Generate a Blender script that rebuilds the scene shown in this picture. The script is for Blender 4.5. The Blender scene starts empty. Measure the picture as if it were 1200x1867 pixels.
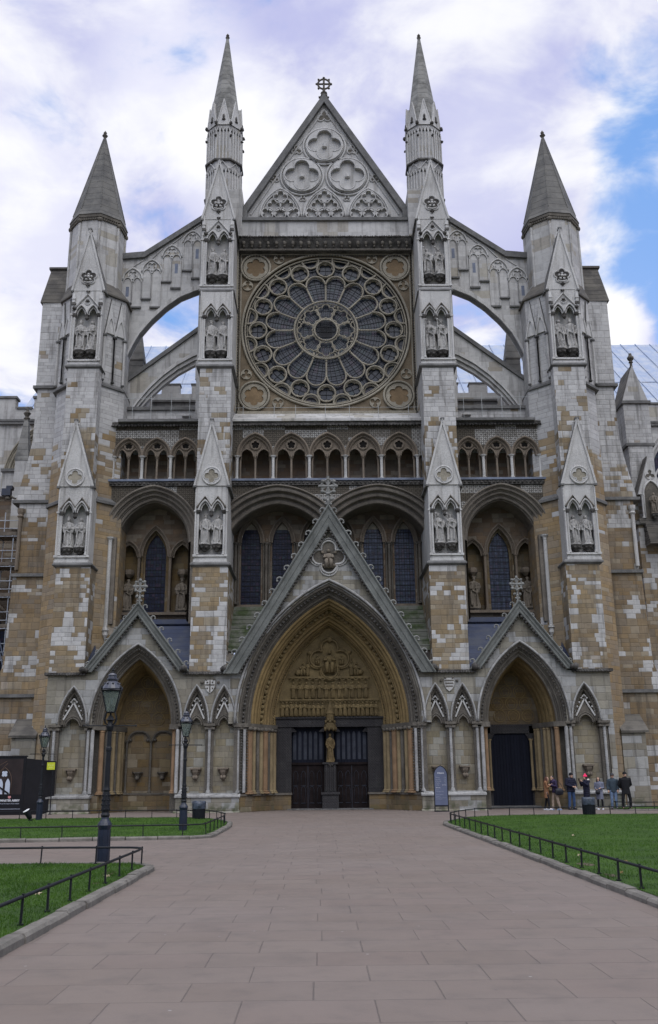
import bpy, math, random, bmesh
from mathutils import Vector, Matrix, noise
R = math.radians
random.seed(7)
scene = bpy.context.scene
COL = scene.collection

# ------------------------------------------------------------------ mesh builder
class MB:
    def __init__(s, sx=1):
        s.v = []; s.f = []; s.m = []; s.sm = []; s.sx = sx; s.mi = 0
    def add(s, vs, fs, smooth=False):
        b = len(s.v)
        s.v += [(s.sx*x, y, z) for x, y, z in vs]
        for f in fs:
            g = [b+i for i in f]
            if s.sx < 0: g.reverse()
            s.f.append(g); s.m.append(s.mi); s.sm.append(smooth)
        return s
    def box(s, x0, x1, y0, y1, z0, z1):
        if x0 > x1: x0, x1 = x1, x0
        v = [(x0,y0,z0),(x1,y0,z0),(x1,y1,z0),(x0,y1,z0),(x0,y0,z1),(x1,y0,z1),(x1,y1,z1),(x0,y1,z1)]
        return s.add(v, [(0,3,2,1),(4,5,6,7),(0,1,5,4),(1,2,6,5),(2,3,7,6),(3,0,4,7)])
    def hexa(s, v):
        return s.add(v, [(0,3,2,1),(4,5,6,7),(0,1,5,4),(1,2,6,5),(2,3,7,6),(3,0,4,7)])
    def prism(s, poly, y0, y1):           # polygon in XZ extruded in Y
        n = len(poly)
        v = [(x,y0,z) for x,z in poly]+[(x,y1,z) for x,z in poly]
        f = [tuple(range(n)), tuple(reversed(range(n,2*n)))]
        f += [(i,(i+1)%n+0,(i+1)%n+n,i+n)[::-1] for i in range(n)]
        return s.add(v, f)
    def prismx(s, poly, x0, x1):          # polygon in YZ extruded in X
        n = len(poly)
        v = [(x0,y,z) for y,z in poly]+[(x1,y,z) for y,z in poly]
        f = [tuple(range(n)), tuple(reversed(range(n,2*n)))]
        f += [(i,(i+1)%n,(i+1)%n+n,i+n)[::-1] for i in range(n)]
        return s.add(v, f)
    def prismz(s, poly, z0, z1, poly2=None):   # polygon in XY extruded in Z
        n = len(poly); p2 = poly2 or poly
        v = [(x,y,z0) for x,y in poly]+[(x,y,z1) for x,y in p2]
        f = [tuple(reversed(range(n))), tuple(range(n,2*n))]
        f += [(i,(i+1)%n,(i+1)%n+n,i+n) for i in range(n)]
        return s.add(v, f)
    def lathe(s, cx, cy, prof, n=12, ph=0.0, ey=1.0, smooth=False, caps=True):
        v = []; f = []
        for r, z in prof:
            for k in range(n):
                a = ph+2*math.pi*k/n
                v.append((cx+r*math.cos(a), cy+ey*r*math.sin(a), z))
        for i in range(len(prof)-1):
            for k in range(n):
                k2 = (k+1)%n
                f.append((i*n+k, i*n+k2, (i+1)*n+k2, (i+1)*n+k))
        if caps:
            f.append(tuple(reversed(range(n)))); f.append(tuple(range((len(prof)-1)*n, len(prof)*n)))
        return s.add(v, f, smooth)
    def tube(s, pts, r, n=6, closed=False, smooth=False, caps=True, ey=1.0):
        pts = [Vector(p) for p in pts]; m = len(pts)
        if m < 2: return s
        rr = r if isinstance(r, (list, tuple)) else [r]*m
        v = []; f = []
        up0 = None
        for i, p in enumerate(pts):
            a = pts[(i-1)%m] if (i > 0 or closed) else p
            b = pts[(i+1)%m] if (i < m-1 or closed) else p
            t = (b-a)
            if t.length < 1e-9: t = Vector((0,0,1))
            t.normalize()
            ref = up0 if up0 is not None else (Vector((0,1,0)) if abs(t.y) < .9 else Vector((1,0,0)))
            u = ref-t*ref.dot(t)
            if u.length < 1e-6: u = Vector((1,0,0))-t*t.x
            u.normalize(); up0 = u
            w = t.cross(u)
            for k in range(n):
                an = 2*math.pi*(k+.5)/n
                q = p+u*(rr[i]*math.cos(an)*ey)+w*(rr[i]*math.sin(an))
                v.append(tuple(q))
        L = m if closed else m-1
        for i in range(L):
            j = (i+1)%m
            for k in range(n):
                k2 = (k+1)%n
                f.append((i*n+k, i*n+k2, j*n+k2, j*n+k))
        if not closed and caps:
            f.append(tuple(reversed(range(n)))); f.append(tuple(range((m-1)*n, m*n)))
        return s.add(v, f, smooth)
    def strip(s, pa, pb, smooth=False):      # quads between two equal polylines
        n = len(pa)
        return s.add(list(pa)+list(pb), [(i,i+1,n+i+1,n+i) for i in range(n-1)], smooth)
    def curtain(s, xs, bot, top, y0, y1):    # solid wall between two height curves
        B = [bot(x) if callable(bot) else bot for x in xs]
        T = [top(x) if callable(top) else top for x in xs]
        n = len(xs)
        v = []
        for x, b, t in zip(xs, B, T):
            v += [(x,y0,b),(x,y0,t),(x,y1,t),(x,y1,b)]
        f = []
        for i in range(n-1):
            a = 4*i; c = a+4
            f += [(a,c,c+1,a+1),(a+1,c+1,c+2,a+2),(a+2,c+2,c+3,a+3),(a+3,c+3,c,a)]
        f += [(0,1,2,3),(4*n-1,4*n-2,4*n-3,4*n-4)]
        return s.add(v, f)
    def blob(s, x, y, z, r, rz=None, ry=None, jit=.0):
        rz = rz or r; ry = ry or r
        v = []; f = []
        t = [(0,0,1)]+[(math.cos(a)*.9, math.sin(a)*.9, .45) for a in [k*2*math.pi/5 for k in range(5)]] \
            +[(math.cos(a)*.9, math.sin(a)*.9, -.45) for a in [(k+.5)*2*math.pi/5 for k in range(5)]]+[(0,0,-1)]
        for a,b,c in t:
            j = 1+random.uniform(-jit, jit)
            v.append((x+a*r*j, y+b*ry*j, z+c*rz*j))
        for k in range(5):
            k2=(k+1)%5
            f += [(0,1+k,1+k2),(1+k,6+k,1+k2),(6+k,6+k2,1+k2),(11,6+k2,6+k)]
        return s.add(v, f, True)
    def build(s, name, mats, parent=None, label=None):
        me = bpy.data.meshes.new(name)
        me.from_pydata(s.v, [], s.f)
        if not isinstance(mats, (list, tuple)): mats = [mats]
        for m in mats: me.materials.append(m)
        me.polygons.foreach_set('material_index', s.m)
        me.polygons.foreach_set('use_smooth', s.sm)
        me.update()
        o = bpy.data.objects.new(name, me); COL.objects.link(o)
        if parent is not None: o.parent = parent
        if label: o['label'] = label
        return o

def thing(name, label, cat, loc=(0,0,0), rz=0, group=None, kind=None):
    o = bpy.data.objects.new(name, None); COL.objects.link(o)
    o.empty_display_size = .3
    o.location = loc; o.rotation_euler = (0,0,rz)
    tag(o, label, cat, group, kind); return o
def tag(o, label=None, cat=None, group=None, kind=None):
    if label: o['label'] = label
    if cat: o['category'] = cat
    if group: o['group'] = group
    if kind: o['kind'] = kind
    return o

# ------------------------------------------------------------------ pointed arch
class Arch:
    def __init__(s, c, spring, hw, rise):
        s.c=c; s.sp=spring; s.R=(hw*hw+rise*rise)/(2*hw); s.off=s.R-hw; s.hw=hw; s.rise=rise
    def inset(s, d):
        a = Arch.__new__(Arch); a.c=s.c; a.sp=s.sp; a.off=s.off; a.R=s.R-d
        a.hw=a.R-s.off; a.rise=math.sqrt(max(1e-6, a.R**2-s.off**2)) if a.R > s.off else .01
        return a
    def half(s, n=12):     # offsets dx,z from spring to apex
        tm = math.acos(min(1, max(-1, s.off/s.R)))
        return [(s.R*math.cos(tm*i/n)-s.off, s.sp+s.R*math.sin(tm*i/n)) for i in range(n+1)]
    def pts(s, n=12):
        h = s.half(n)
        return [(s.c-dx, z) for dx, z in h]+[(s.c+dx, z) for dx, z in reversed(h[:-1])]
    def z(s, x):
        dx = abs(x-s.c)
        if dx >= s.hw: return s.sp
        return s.sp+math.sqrt(max(0, s.R**2-(dx+s.off)**2))

def archwall(mb, x0, x1, arches, top, y0, y1, extra=()):
    """wall from the arches' curves up to top; solid down to each spring between openings"""
    base = min(a.sp for a in arches)
    xs = set([x0, x1]); xs.update(extra)
    for a in arches:
        for x, z in a.pts(10):
            if x0 <= x <= x1: xs.add(round(x, 5))
    xs = sorted(xs)
    def bot(x):
        for a in arches:
            if abs(x-a.c) <= a.hw+1e-4: return a.z(x)
        return base
    mb.curtain(xs, bot, top, y0, y1)

def clipx(p, a, b):
    out = []
    for i, q in enumerate(p):
        if i:
            r_ = p[i-1]
            for lim in ((a, b) if q[0] > r_[0] else (b, a)):
                if (r_[0]-lim)*(q[0]-lim) < 0:
                    t = (lim-r_[0])/(q[0]-r_[0]); out.append(tuple(u+(v-u)*t for u, v in zip(r_, q)))
        if a <= q[0] <= b: out.append(q)
    return out
def arch_sweep(mb, arch, prof, n=16, z0=None, sides=(-1,1), smooth=False, clip=None):
    """profile [(inset, y)] carried round the arch (and down its jambs to z0)"""
    rows = []
    for d, y in prof:
        p = [(x, y, z) for x, z in arch.inset(d).pts(n)]
        if z0 is not None: p = [(p[0][0], y, z0)]+p+[(p[-1][0], y, z0)]
        if clip:
            # resample between the clip limits so that rows match
            A_ = arch.inset(d); m_ = n*2; xa = max(clip[0], A_.c-A_.hw); xb = min(clip[1], A_.c+A_.hw)
            p = [(xa+(xb-xa)*i/m_, y, A_.z(xa+(xb-xa)*i/m_)) for i in range(m_+1)]
        rows.append(p)
    for a, b in zip(rows, rows[1:]): mb.strip(a, b, smooth)
def arch_tube(mb, arch, d, y, r, n=14, z0=None, k=6, ey=1.0):
    p = [(x, y, z) for x, z in arch.inset(d).pts(n)]
    if z0 is not None: p = [(p[0][0], y, z0)]+p+[(p[-1][0], y, z0)]
    mb.tube(p, r, k, smooth=True, ey=ey)
def along(pts, step):
    out = []; acc = step*.5
    for a, b in zip(pts, pts[1:]):
        a = Vector(a); b = Vector(b); L = (b-a).length
        while acc < L:
            out.append((a.lerp(b, acc/L), (b-a).normalized())); acc += step
        acc -= L
    return out
def arch_knobs(mb, arch, d, y, r, step, jit=.25, lo=None):
    for p, t in along([(x, y, z) for x, z in arch.inset(d).pts(24)], step):
        mb.blob(p.x, p.y, p.z, r*random.uniform(.8,1.15), jit=jit)

def reeds(d0, y0, d1, y1, widths, amp=.5, seg=4):
    """moulding profile: a row of rolls along the line (d0,y0)-(d1,y1)"""
    tot = sum(abs(w) for w in widths); L = math.hypot(d1-d0, y1-y0)
    ux, uy = (d1-d0)/L, (y1-y0)/L
    nx, ny = uy, -ux            # towards the opening / the viewer
    if ny > 0: nx, ny = -nx, -ny
    out = []; t = 0
    for w in widths:
        W = abs(w)/tot*L; sgn = 1 if w > 0 else -.6
        for i in range(seg+1):
            a = math.pi*i/seg
            s_ = t+W*(1-math.cos(a))/2; h = sgn*W*amp*math.sin(a)
            out.append((d0+ux*s_+nx*h, y0+uy*s_+ny*h))
        t += W
    return out

def foil_pts(cx, cz, n, dist, q, rot=0.0, m=10):
    """outline of an n-foil"""
    pts = []
    N = n*m
    for i in range(N):
        a = rot+2*math.pi*i/N
        best = 0
        for k in range(n):
            b = a-(rot+2*math.pi*k/n)
            b = (b+math.pi) % (2*math.pi)-math.pi
            sn = dist*math.sin(b)
            if abs(sn) < q and math.cos(b) > 0:
                best = max(best, dist*math.cos(b)+math.sqrt(q*q-sn*sn))
        if best == 0: best = dist*.55
        pts.append((cx+best*math.sin(a), cz+best*math.cos(a)))
    return pts
def ring_pts(cx, cz, r, N, rot=0.0, sz=1.0):
    return [(cx+r*math.sin(rot+2*math.pi*i/N), cz+sz*r*math.cos(rot+2*math.pi*i/N)) for i in range(N)]
def plate_ring(mb, outer, inner, y0, y1):
    n = len(outer)
    v = [(x,y0,z) for x,z in outer]+[(x,y0,z) for x,z in inner]+[(x,y1,z) for x,z in inner]+[(x,y1,z) for x,z in outer]
    f = []
    for i in range(n):
        j = (i+1)%n
        f += [(i,j,n+j,n+i),(n+i,n+j,2*n+j,2*n+i),(3*n+i,3*n+j,j,i)]
    mb.add(v, f)
def foil(mb, cx, cz, r, n, y0, y1, rot=0.0, dist=None, q=None, rim=.0, m=10):
    """circle plate pierced by an n-foil, with a raised rim"""
    dist = dist or r*.55; q = q or min(r*.40, dist*math.sin(math.pi/n)*1.12)
    inn = foil_pts(cx, cz, n, dist, q, rot, m); out = ring_pts(cx, cz, r, len(inn), rot)
    plate_ring(mb, out, inn, y0, y1)
    if rim: mb.tube([(x, y0, z) for x, z in ring_pts(cx, cz, r, 28)], rim, 6, closed=True, smooth=True)

def column(mb, x, y, z0, z1, r, cap=.22, base=.16, n=10, spread=1.7):
    mb.lathe(x, y, [(r*1.75,z0),(r*1.75,z0+base*.35),(r*1.35,z0+base*.5),(r*1.45,z0+base*.75),(r,z0+base),
                    (r,z1-cap),(r*1.2,z1-cap+.02),(r*1.02,z1-cap+.045),(r*1.2,z1-cap*.55),(r*spread,z1-cap*.2),(r*spread*1.05,z1)], n, smooth=False)

# ------------------------------------------------------------------ materials
def nt(name):
    m = bpy.data.materials.new(name); m.use_nodes = True
    n = m.node_tree; n.nodes.clear()
    out = n.nodes.new('ShaderNodeOutputMaterial'); b = n.nodes.new('ShaderNodeBsdfPrincipled')
    n.links.new(b.outputs[0], out.inputs[0])
    return m, n, b
class G:
    """small helper to write node maths"""
    def __init__(s, n): s.n = n
    def new(s, t, **k):
        x = s.n.nodes.new(t)
        for a, b in k.items(): setattr(x, a, b)
        return x
    def put(s, sock, v):
        if hasattr(v, 'node') or isinstance(v, bpy.types.NodeSocket): s.n.links.new(v, sock)
        else: sock.default_value = v
    def m(s, op, a, b=0.0, c=None, clamp=False):
        x = s.new('ShaderNodeMath', operation=op); x.use_clamp = clamp
        s.put(x.inputs[0], a); s.put(x.inputs[1], b)
        if c is not None: s.put(x.inputs[2], c)
        return x.outputs[0]
    def mix(s, f, a, b, mode='MIX'):
        x = s.new('ShaderNodeMix', data_type='RGBA', blend_type=mode)
        s.put(x.inputs[0], f)
        for i, v in ((6, a), (7, b)):
            if isinstance(v, (tuple, list)): v = tuple(v)+(1,) if len(v) == 3 else v
            s.put(x.inputs[i], v)
        return x.outputs[2]
    def xyz(s, x, y, z):
        c = s.new('ShaderNodeCombineXYZ'); s.put(c.inputs[0], x); s.put(c.inputs[1], y); s.put(c.inputs[2], z); return c.outputs[0]
    def noise(s, vec, scale, detail=3, rough=.55):
        x = s.new('ShaderNodeTexNoise'); s.put(x.inputs['Vector'], vec)
        x.inputs['Scale'].default_value = scale; x.inputs['Detail'].default_value = detail; x.inputs['Roughness'].default_value = rough
        return x.outputs['Fac']
    def white(s, vec):
        x = s.new('ShaderNodeTexWhiteNoise', noise_dimensions='3D'); s.put(x.inputs['Vector'], vec); return x
    def ramp(s, f, stops, interp='LINEAR'):
        x = s.new('ShaderNodeValToRGB'); s.put(x.inputs[0], f); cr = x.color_ramp; cr.interpolation = interp
        while len(cr.elements) < len(stops): cr.elements.new(.5)
        for e, (p, c) in zip(cr.elements, stops):
            e.position = p; e.color = tuple(c)+(1,) if len(c) == 3 else c
        return x.outputs[0]
    def smooth(s, v, a, b, lo=0.0, hi=1.0):
        x = s.new('ShaderNodeMapRange', interpolation_type='SMOOTHSTEP'); s.put(x.inputs[0], v)
        for i, q in zip((1,2,3,4), (a,b,lo,hi)): x.inputs[i].default_value = q
        return x.outputs[0]
    def pos(s): return s.new('ShaderNodeNewGeometry').outputs['Position']
    def sep(s, v):
        x = s.new('ShaderNodeSeparateXYZ'); s.put(x.inputs[0], v); return x.outputs
    def bump(s, b, h, strength=.4, dist=.02):
        x = s.new('ShaderNodeBump'); x.inputs['Strength'].default_value = strength; x.inputs['Distance'].default_value = dist
        s.put(x.inputs['Height'], h); s.put(b.inputs['Normal'], x.outputs[0])

def ashlar(name, old, pale, frac=.35, h=.31, w=.62, zbias=None, mort=.55, grime=.35, streak=.35, ochre_var=.35, dirt=(.05,.045,.04), bumpd=.018, moss=0, quoins=()):
    """coursed stone: weathered old blocks patched with clusters of pale new ones"""
    m, n, b = nt(name); g = G(n)
    geo = g.new('ShaderNodeNewGeometry'); P = geo.outputs['Position']; N = g.sep(geo.outputs['True Normal'])
    x, y, z = g.sep(P)
    isx = g.m('GREATER_THAN', g.m('ABSOLUTE', N[0]), .8)
    u = g.m('ADD', g.m('MULTIPLY', x, g.m('SUBTRACT', 1.0, isx)), g.m('MULTIPLY', y, isx))
    z = g.m('ADD', z, 40.0)
    wob = g.noise(P, 1.1, 2)
    zr = g.m('ADD', g.m('DIVIDE', z, h), g.m('MULTIPLY_ADD', g.m('SINE', g.m('MULTIPLY', z, 1.7)), .55, g.m('MULTIPLY', g.m('SINE', g.m('MULTIPLY', z, 4.1)), .2)))
    zr = g.m('ADD', zr, g.m('MULTIPLY', g.m('SUBTRACT', wob, .5), .22)); row = g.m('FLOOR', zr)
    rr = g.white(g.xyz(row, 3.1, 0)).outputs['Value']
    wv = g.m('MULTIPLY_ADD', g.white(g.xyz(row, 9.7, 2.0)).outputs['Value'], w*.6, w*.7)
    ur = g.m('ADD', g.m('DIVIDE', g.m('ADD', u, 50.0), wv), g.m('MULTIPLY', rr, 7.0))
    col = g.m('FLOOR', ur)
    wn = g.white(g.xyz(col, row, isx)); r1 = wn.outputs['Value']; rc = g.sep(wn.outputs['Color'])
    # cluster field sampled per block
    ccx = g.m('MULTIPLY', g.m('ADD', col, .5), wv)
    cl = g.noise(g.xyz(g.m('SUBTRACT', ccx, g.m('MULTIPLY', g.m('MULTIPLY', rr, 7.0), wv)), g.m('MULTIPLY', isx, 31.0), g.m('MULTIPLY', row, h)), .62, 2.5)
    fld = g.m('ADD', cl, g.m('MULTIPLY', g.m('SUBTRACT', r1, .5), .13))
    ax = g.m('ABSOLUTE', x)
    for qa, qb, qv in quoins:
        inb = g.m('MULTIPLY', g.m('GREATER_THAN', ax, qa), g.m('LESS_THAN', ax, qb))
        fld = g.m('MULTIPLY_ADD', g.m('MULTIPLY', inb, g.m('ADD', r1, -.15)), qv, fld)
    thr = .5+(.5-frac)*.34
    if zbias:
        thr = g.smooth(g.m('SUBTRACT', z, 40.0), zbias[0], zbias[1], thr, zbias[2])
    isp = g.smooth(g.m('SUBTRACT', fld, thr), -.004, .012)
    # old stone colour
    fine = g.noise(P, 1.3, 5, .62); fine2 = g.noise(P, 9.0, 4, .6)
    o1 = tuple(c*(1+ochre_var) for c in old); o2 = tuple(c*(1-ochre_var*.9) for c in old)
    oc = g.mix(g.m('MULTIPLY_ADD', fine, 1.3, g.m('MULTIPLY_ADD', rc[0], .45, -.42), clamp=True), o2, o1)
    big_ = g.noise(P, .21, 3, .5)
    oc = g.mix(g.smooth(big_, .42, .62, 0, .55), oc, (old[0]*.62, old[1]*.56, old[2]*.5))
    grey = sum(old)/3*.95
    oc = g.mix(g.m('MULTIPLY', rc[1], .5), oc, (grey*1.05, grey, grey*.93))
    crm = g.m('MULTIPLY', g.smooth(g.m('SUBTRACT', fld, thr), -.10, -.03), g.smooth(rc[1], .35, .65))
    oc = g.mix(g.m('MULTIPLY', crm, .75), oc, tuple(a*.45+b_*.45 for a, b_ in zip(old, (.40,.37,.30))))
    pc = g.mix(g.m('MULTIPLY_ADD', rc[2], .8, .1, clamp=True), tuple(c*.78 for c in pale), tuple(c*1.08 for c in pale))
    c = g.mix(isp, oc, pc)
    c = g.mix(g.smooth(g.noise(P, 4.5, 5, .7), .42, .72, 0, .38), c, g.mix(.5, c, dirt))
    # grime
    st = g.noise(g.xyz(g.m('MULTIPLY', x, 3.2), g.m('MULTIPLY', y, 3.2), g.m('MULTIPLY', z, .28)), 1.0, 4, .6)
    c = g.mix(g.smooth(st, .50, .70, 0, streak), c, dirt)
    gr = g.noise(P, .38, 4, .6)
    c = g.mix(g.smooth(gr, .5, .78, 0, grime), c, dirt)
    if moss:
        mz = g.smooth(g.m('SUBTRACT', z, 40.0), 0.0, .9, 1.0, 0.0)
        c = g.mix(g.m('MULTIPLY', g.m('MULTIPLY', mz, g.smooth(g.noise(P, 2.2, 4), .42, .62)), moss), c, (.055,.065,.03))
    # mortar
    fz = g.m('FRACT', zr); fu = g.m('FRACT', ur)
    ez = g.m('MINIMUM', fz, g.m('SUBTRACT', 1.0, fz)); eu = g.m('MINIMUM', fu, g.m('SUBTRACT', 1.0, fu))
    mo = g.m('MINIMUM', g.m('MULTIPLY', ez, h), g.m('MULTIPLY', eu, w))
    mf = g.smooth(mo, .006, .026, 1.0, 0.0)
    c = g.mix(g.m('MULTIPLY', g.m('MULTIPLY', mf, g.smooth(fine, .3, .65, .35, 1.0)), mort), c, (.085,.075,.06))
    g.put(b.inputs['Base Color'], c)
    g.put(b.inputs['Roughness'], .9); b.inputs['Specular IOR Level'].default_value = .25
    hgt = g.m('ADD', g.m('MULTIPLY', g.m('SUBTRACT', 1.0, mf), 1.0), g.m('ADD', g.m('MULTIPLY', fine2, .9), g.m('MULTIPLY', rc[2], .5)))
    g.bump(b, hgt, .6, bumpd)
    return m

def plain(name, col, var=.25, scale=2.0, rough=.85, dirt=None, dirtamt=.4, bump=.015, spec=.25, metal=0, streak=0, fs=14.0):
    m, n, b = nt(name); g = G(n); P = g.pos()
    a = g.noise(P, scale, 5, .62); f = g.noise(P, fs, 4, .6)
    c = g.mix(g.smooth(a, .3, .7), tuple(c*(1-var) for c in col), tuple(min(1,c*(1+var)) for c in col))
    if dirt:
        c = g.mix(g.smooth(g.m('MULTIPLY_ADD', f, .5, g.m('MULTIPLY', g.noise(P, scale*.5, 3), .5)), .45, .65, 0, dirtamt), c, dirt)
    if streak:
        x, y, z = g.sep(P)
        st = g.noise(g.xyz(g.m('MULTIPLY', x, 3.5), g.m('MULTIPLY', y, 3.5), g.m('MULTIPLY', z, .3)), 1.0, 4, .6)
        c = g.mix(g.smooth(st, .5, .72, 0, streak), c, dirt or (.04,.04,.04))
    g.put(b.inputs['Base Color'], c); b.inputs['Roughness'].default_value = rough
    b.inputs['Specular IOR Level'].default_value = spec; b.inputs['Metallic'].default_value = metal
    if bump: g.bump(b, g.m('ADD', f, g.m('MULTIPLY', a, .6)), .5, bump)
    return m
def flat(name, col, rough=.6, spec=.4, metal=0):
    m, n, b = nt(name); g = G(n)
    f = g.noise(g.pos(), 30.0, 2)
    g.put(b.inputs['Base Color'], g.mix(f, tuple(c*.9 for c in col), tuple(min(1,c*1.1) for c in col)))
    b.inputs['Roughness'].default_value = rough; b.inputs['Specular IOR Level'].default_value = spec; b.inputs['Metallic'].default_value = metal
    return m

def diaper(name, pale, dark, cell=.17):
    """carved diaper squares, each with a small flower, in blackened and clean patches"""
    m, n, b = nt(name); g = G(n); P = g.pos(); x, y, z = g.sep(P)
    u = g.m('DIVIDE', g.m('ADD', x, 50.0), cell); v = g.m('DIVIDE', z, cell)
    fu = g.m('SUBTRACT', g.m('FRACT', u), .5); fv = g.m('SUBTRACT', g.m('FRACT', v), .5)
    r = g.m('SQRT', g.m('ADD', g.m('MULTIPLY', fu, fu), g.m('MULTIPLY', fv, fv)))
    edge = g.m('MAXIMUM', g.m('ABSOLUTE', fu), g.m('ABSOLUTE', fv))
    flower = g.m('MULTIPLY', g.smooth(r, .20, .32, 1.0, 0.0), g.smooth(r, .05, .10))
    line = g.smooth(edge, .38, .46)
    bu = g.m('FLOOR', g.m('DIVIDE', g.m('ADD', x, 50.0), cell*5)); bv = g.m('FLOOR', g.m('DIVIDE', z, cell*2))
    blk = g.noise(g.xyz(g.m('MULTIPLY', bu, .55), g.m('MULTIPLY', bv, .5), 1.0), 1.0, 2)
    wn = g.white(g.xyz(bu, bv, 5.0)).outputs['Value']
    pal = g.smooth(g.m('MULTIPLY_ADD', g.m('SUBTRACT', wn, .5), .22, blk), .5, .56)
    base = g.mix(pal, dark, pale)
    base = g.mix(g.smooth(g.noise(P, 3.0, 5, .6), .3, .7, 0, .5), base, tuple(c*.6 for c in dark))
    c = g.mix(g.m('MULTIPLY', g.m('MAXIMUM', flower, line), .85), base, tuple(c*.35 for c in dark))
    g.put(b.inputs['Base Color'], c); b.inputs['Roughness'].default_value = .9
    g.bump(b, g.m('SUBTRACT', 1.0, g.m('MAXIMUM', flower, line)), .8, .03)
    return m

def glassmat(name, c1, c2, cell=(.22,.22), lead=.018, polar=None, spec=.5):
    """leaded stained glass seen from outside: dark panes with lead lines"""
    m, n, b = nt(name); g = G(n); P = g.pos(); x, y, z = g.sep(P)
    if polar:
        dx = x; dz = g.m('SUBTRACT', z, polar)
        rad = g.m('SQRT', g.m('ADD', g.m('MULTIPLY', dx, dx), g.m('MULTIPLY', dz, dz)))
        u = g.m('MULTIPLY', g.m('ADD', g.m('ARCTAN2', dx, dz), 3.14159), 64/6.28318); v = g.m('DIVIDE', rad, cell[1])
        cu = g.m('MULTIPLY', rad, 6.28318/64)
    else:
        u = g.m('DIVIDE', g.m('ADD', x, 50.0), cell[0]); v = g.m('DIVIDE', z, cell[1]); cu = cell[0]
    fu = g.m('FRACT', u); fv = g.m('FRACT', v)
    eu = g.m('MULTIPLY', g.m('MINIMUM', fu, g.m('SUBTRACT', 1.0, fu)), cu)
    ev = g.m('MULTIPLY', g.m('MINIMUM', fv, g.m('SUBTRACT', 1.0, fv)), cell[1])
    ld = g.smooth(g.m('MINIMUM', eu, ev), lead*.5, lead, 1.0, 0.0)
    wn = g.white(g.xyz(g.m('FLOOR', u), g.m('FLOOR', v), 1.0)); rc = g.sep(wn.outputs['Color'])
    c = g.mix(rc[0], c1, c2)
    c = g.mix(g.smooth(rc[1], .82, .9, 0, .5), c, (.03,.055,.06))
    c = g.mix(g.smooth(rc[2], .85, .92, 0, .5), c, (.06,.035,.06))
    c = g.mix(g.smooth(g.noise(P, 6.0, 3), .4, .7, 0, .5), c, tuple(q*.5 for q in c1))
    c = g.mix(ld, c, (.012,.012,.014))
    g.put(b.inputs['Base Color'], c); g.put(b.inputs['Roughness'], g.m('MULTIPLY_ADD', ld, .4, .32)); b.inputs['Specular IOR Level'].default_value = spec
    g.bump(b, g.m('ADD', g.m('MULTIPLY', rc[1], .8), g.m('MULTIPLY', g.noise(P, 8.0, 2), .6)), .5, .02)
    return m

def slats(name, col, pitch, axis='z', gapdark=.35, var=.25, rough=.6, patch=None, spec=.3):
    """courses of slabs or sheets with joint lines"""
    m, n, b = nt(name); g = G(n); P = g.pos(); x, y, z = g.sep(P)
    t = {'z':z,'x':x,'y':y}[axis]
    v = g.m('DIVIDE', g.m('ADD', t, 60.0), pitch); f = g.m('FRACT', v)
    ln = g.smooth(f, .0, .14, 1.0, 0.0)
    wn = g.white(g.xyz(g.m('FLOOR', v), 1.0, 1.0)).outputs['Value']
    a = g.noise(P, 1.5, 4)
    c = g.mix(g.m('MULTIPLY_ADD', wn, .4, g.m('MULTIPLY', a, .6)), tuple(q*(1-var) for q in col), tuple(q*(1+var) for q in col))
    if patch: c = g.mix(g.smooth(g.noise(P, 1.1, 5, .65), .4, .65), c, patch)
    c = g.mix(g.m('MULTIPLY', ln, 1-gapdark), c, tuple(q*gapdark for q in col))
    g.put(b.inputs['Base Color'], c); b.inputs['Roughness'].default_value = rough; b.inputs['Specular IOR Level'].default_value = spec
    g.bump(b, g.m('SUBTRACT', a, ln), .6, .03)
    return m

PALE = (.44,.433,.425); OCH = (.250,.188,.110)
M = {}
M['pier']   = ashlar('patched_ashlar', OCH, PALE, .36, quoins=((5.5,5.95,.16),(7.0,7.45,.16),(13.0,13.5,.18),(14.5,14.86,.10)), mort=.38, zbias=(17, 27, .32), grime=.28, streak=.5, h=.27, w=.5)
M['splay']  = ashlar('ochre_ashlar', (.30,.215,.115), PALE, .10, mort=.35, zbias=(17, 24, .25), grime=.15, streak=.2, h=.28)
M['butt']   = ashlar('buttress_ashlar', (.245,.178,.102), PALE, .30, mort=.38, zbias=(14, 25, .31), grime=.38, streak=.5, h=.28, w=.52)
M['pale']   = ashlar('pale_ashlar', (.37,.35,.31), (.44,.432,.42), .78, mort=.13, grime=.22, streak=.42, h=.4, w=.9, ochre_var=.12, bumpd=.006)
M['pale2']  = plain('pale_carved_stone', (.45,.443,.43), .14, 1.2, dirt=(.11,.10,.09), dirtamt=.42, streak=.45, bump=.008)
M['niche']  = plain('niche_stone', (.44,.433,.42), .14, .9, dirt=(.11,.10,.088), dirtamt=.4, streak=.5, bump=.006)
M['porch']  = ashlar('porch_ashlar', (.235,.218,.175), (.32,.318,.31), .42, mort=.3, grime=.3, streak=.5, h=.34, w=.8, ochre_var=.2, moss=.85)
M['panel']  = ashlar('panel_ashlar', (.27,.235,.16), (.33,.32,.28), .4, mort=.3, grime=.2, streak=.3, h=.3, w=.5, ochre_var=.15)
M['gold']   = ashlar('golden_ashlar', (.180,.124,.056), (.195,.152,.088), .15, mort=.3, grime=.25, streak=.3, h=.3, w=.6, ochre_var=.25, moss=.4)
M['goldm']  = plain('golden_moulding', (.215,.152,.068), .25, 1.2, dirt=(.05,.04,.03), dirtamt=.45, bump=.015)
M['orange'] = plain('orange_shaft_stone', (.21,.135,.078), .25, 1.5, dirt=(.08,.05,.03), dirtamt=.3, streak=.3, bump=.01)
M['yellow'] = plain('yellow_shaft_stone', (.225,.175,.10), .22, 1.5, dirt=(.08,.05,.03), dirtamt=.3, streak=.3, bump=.01)
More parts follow.
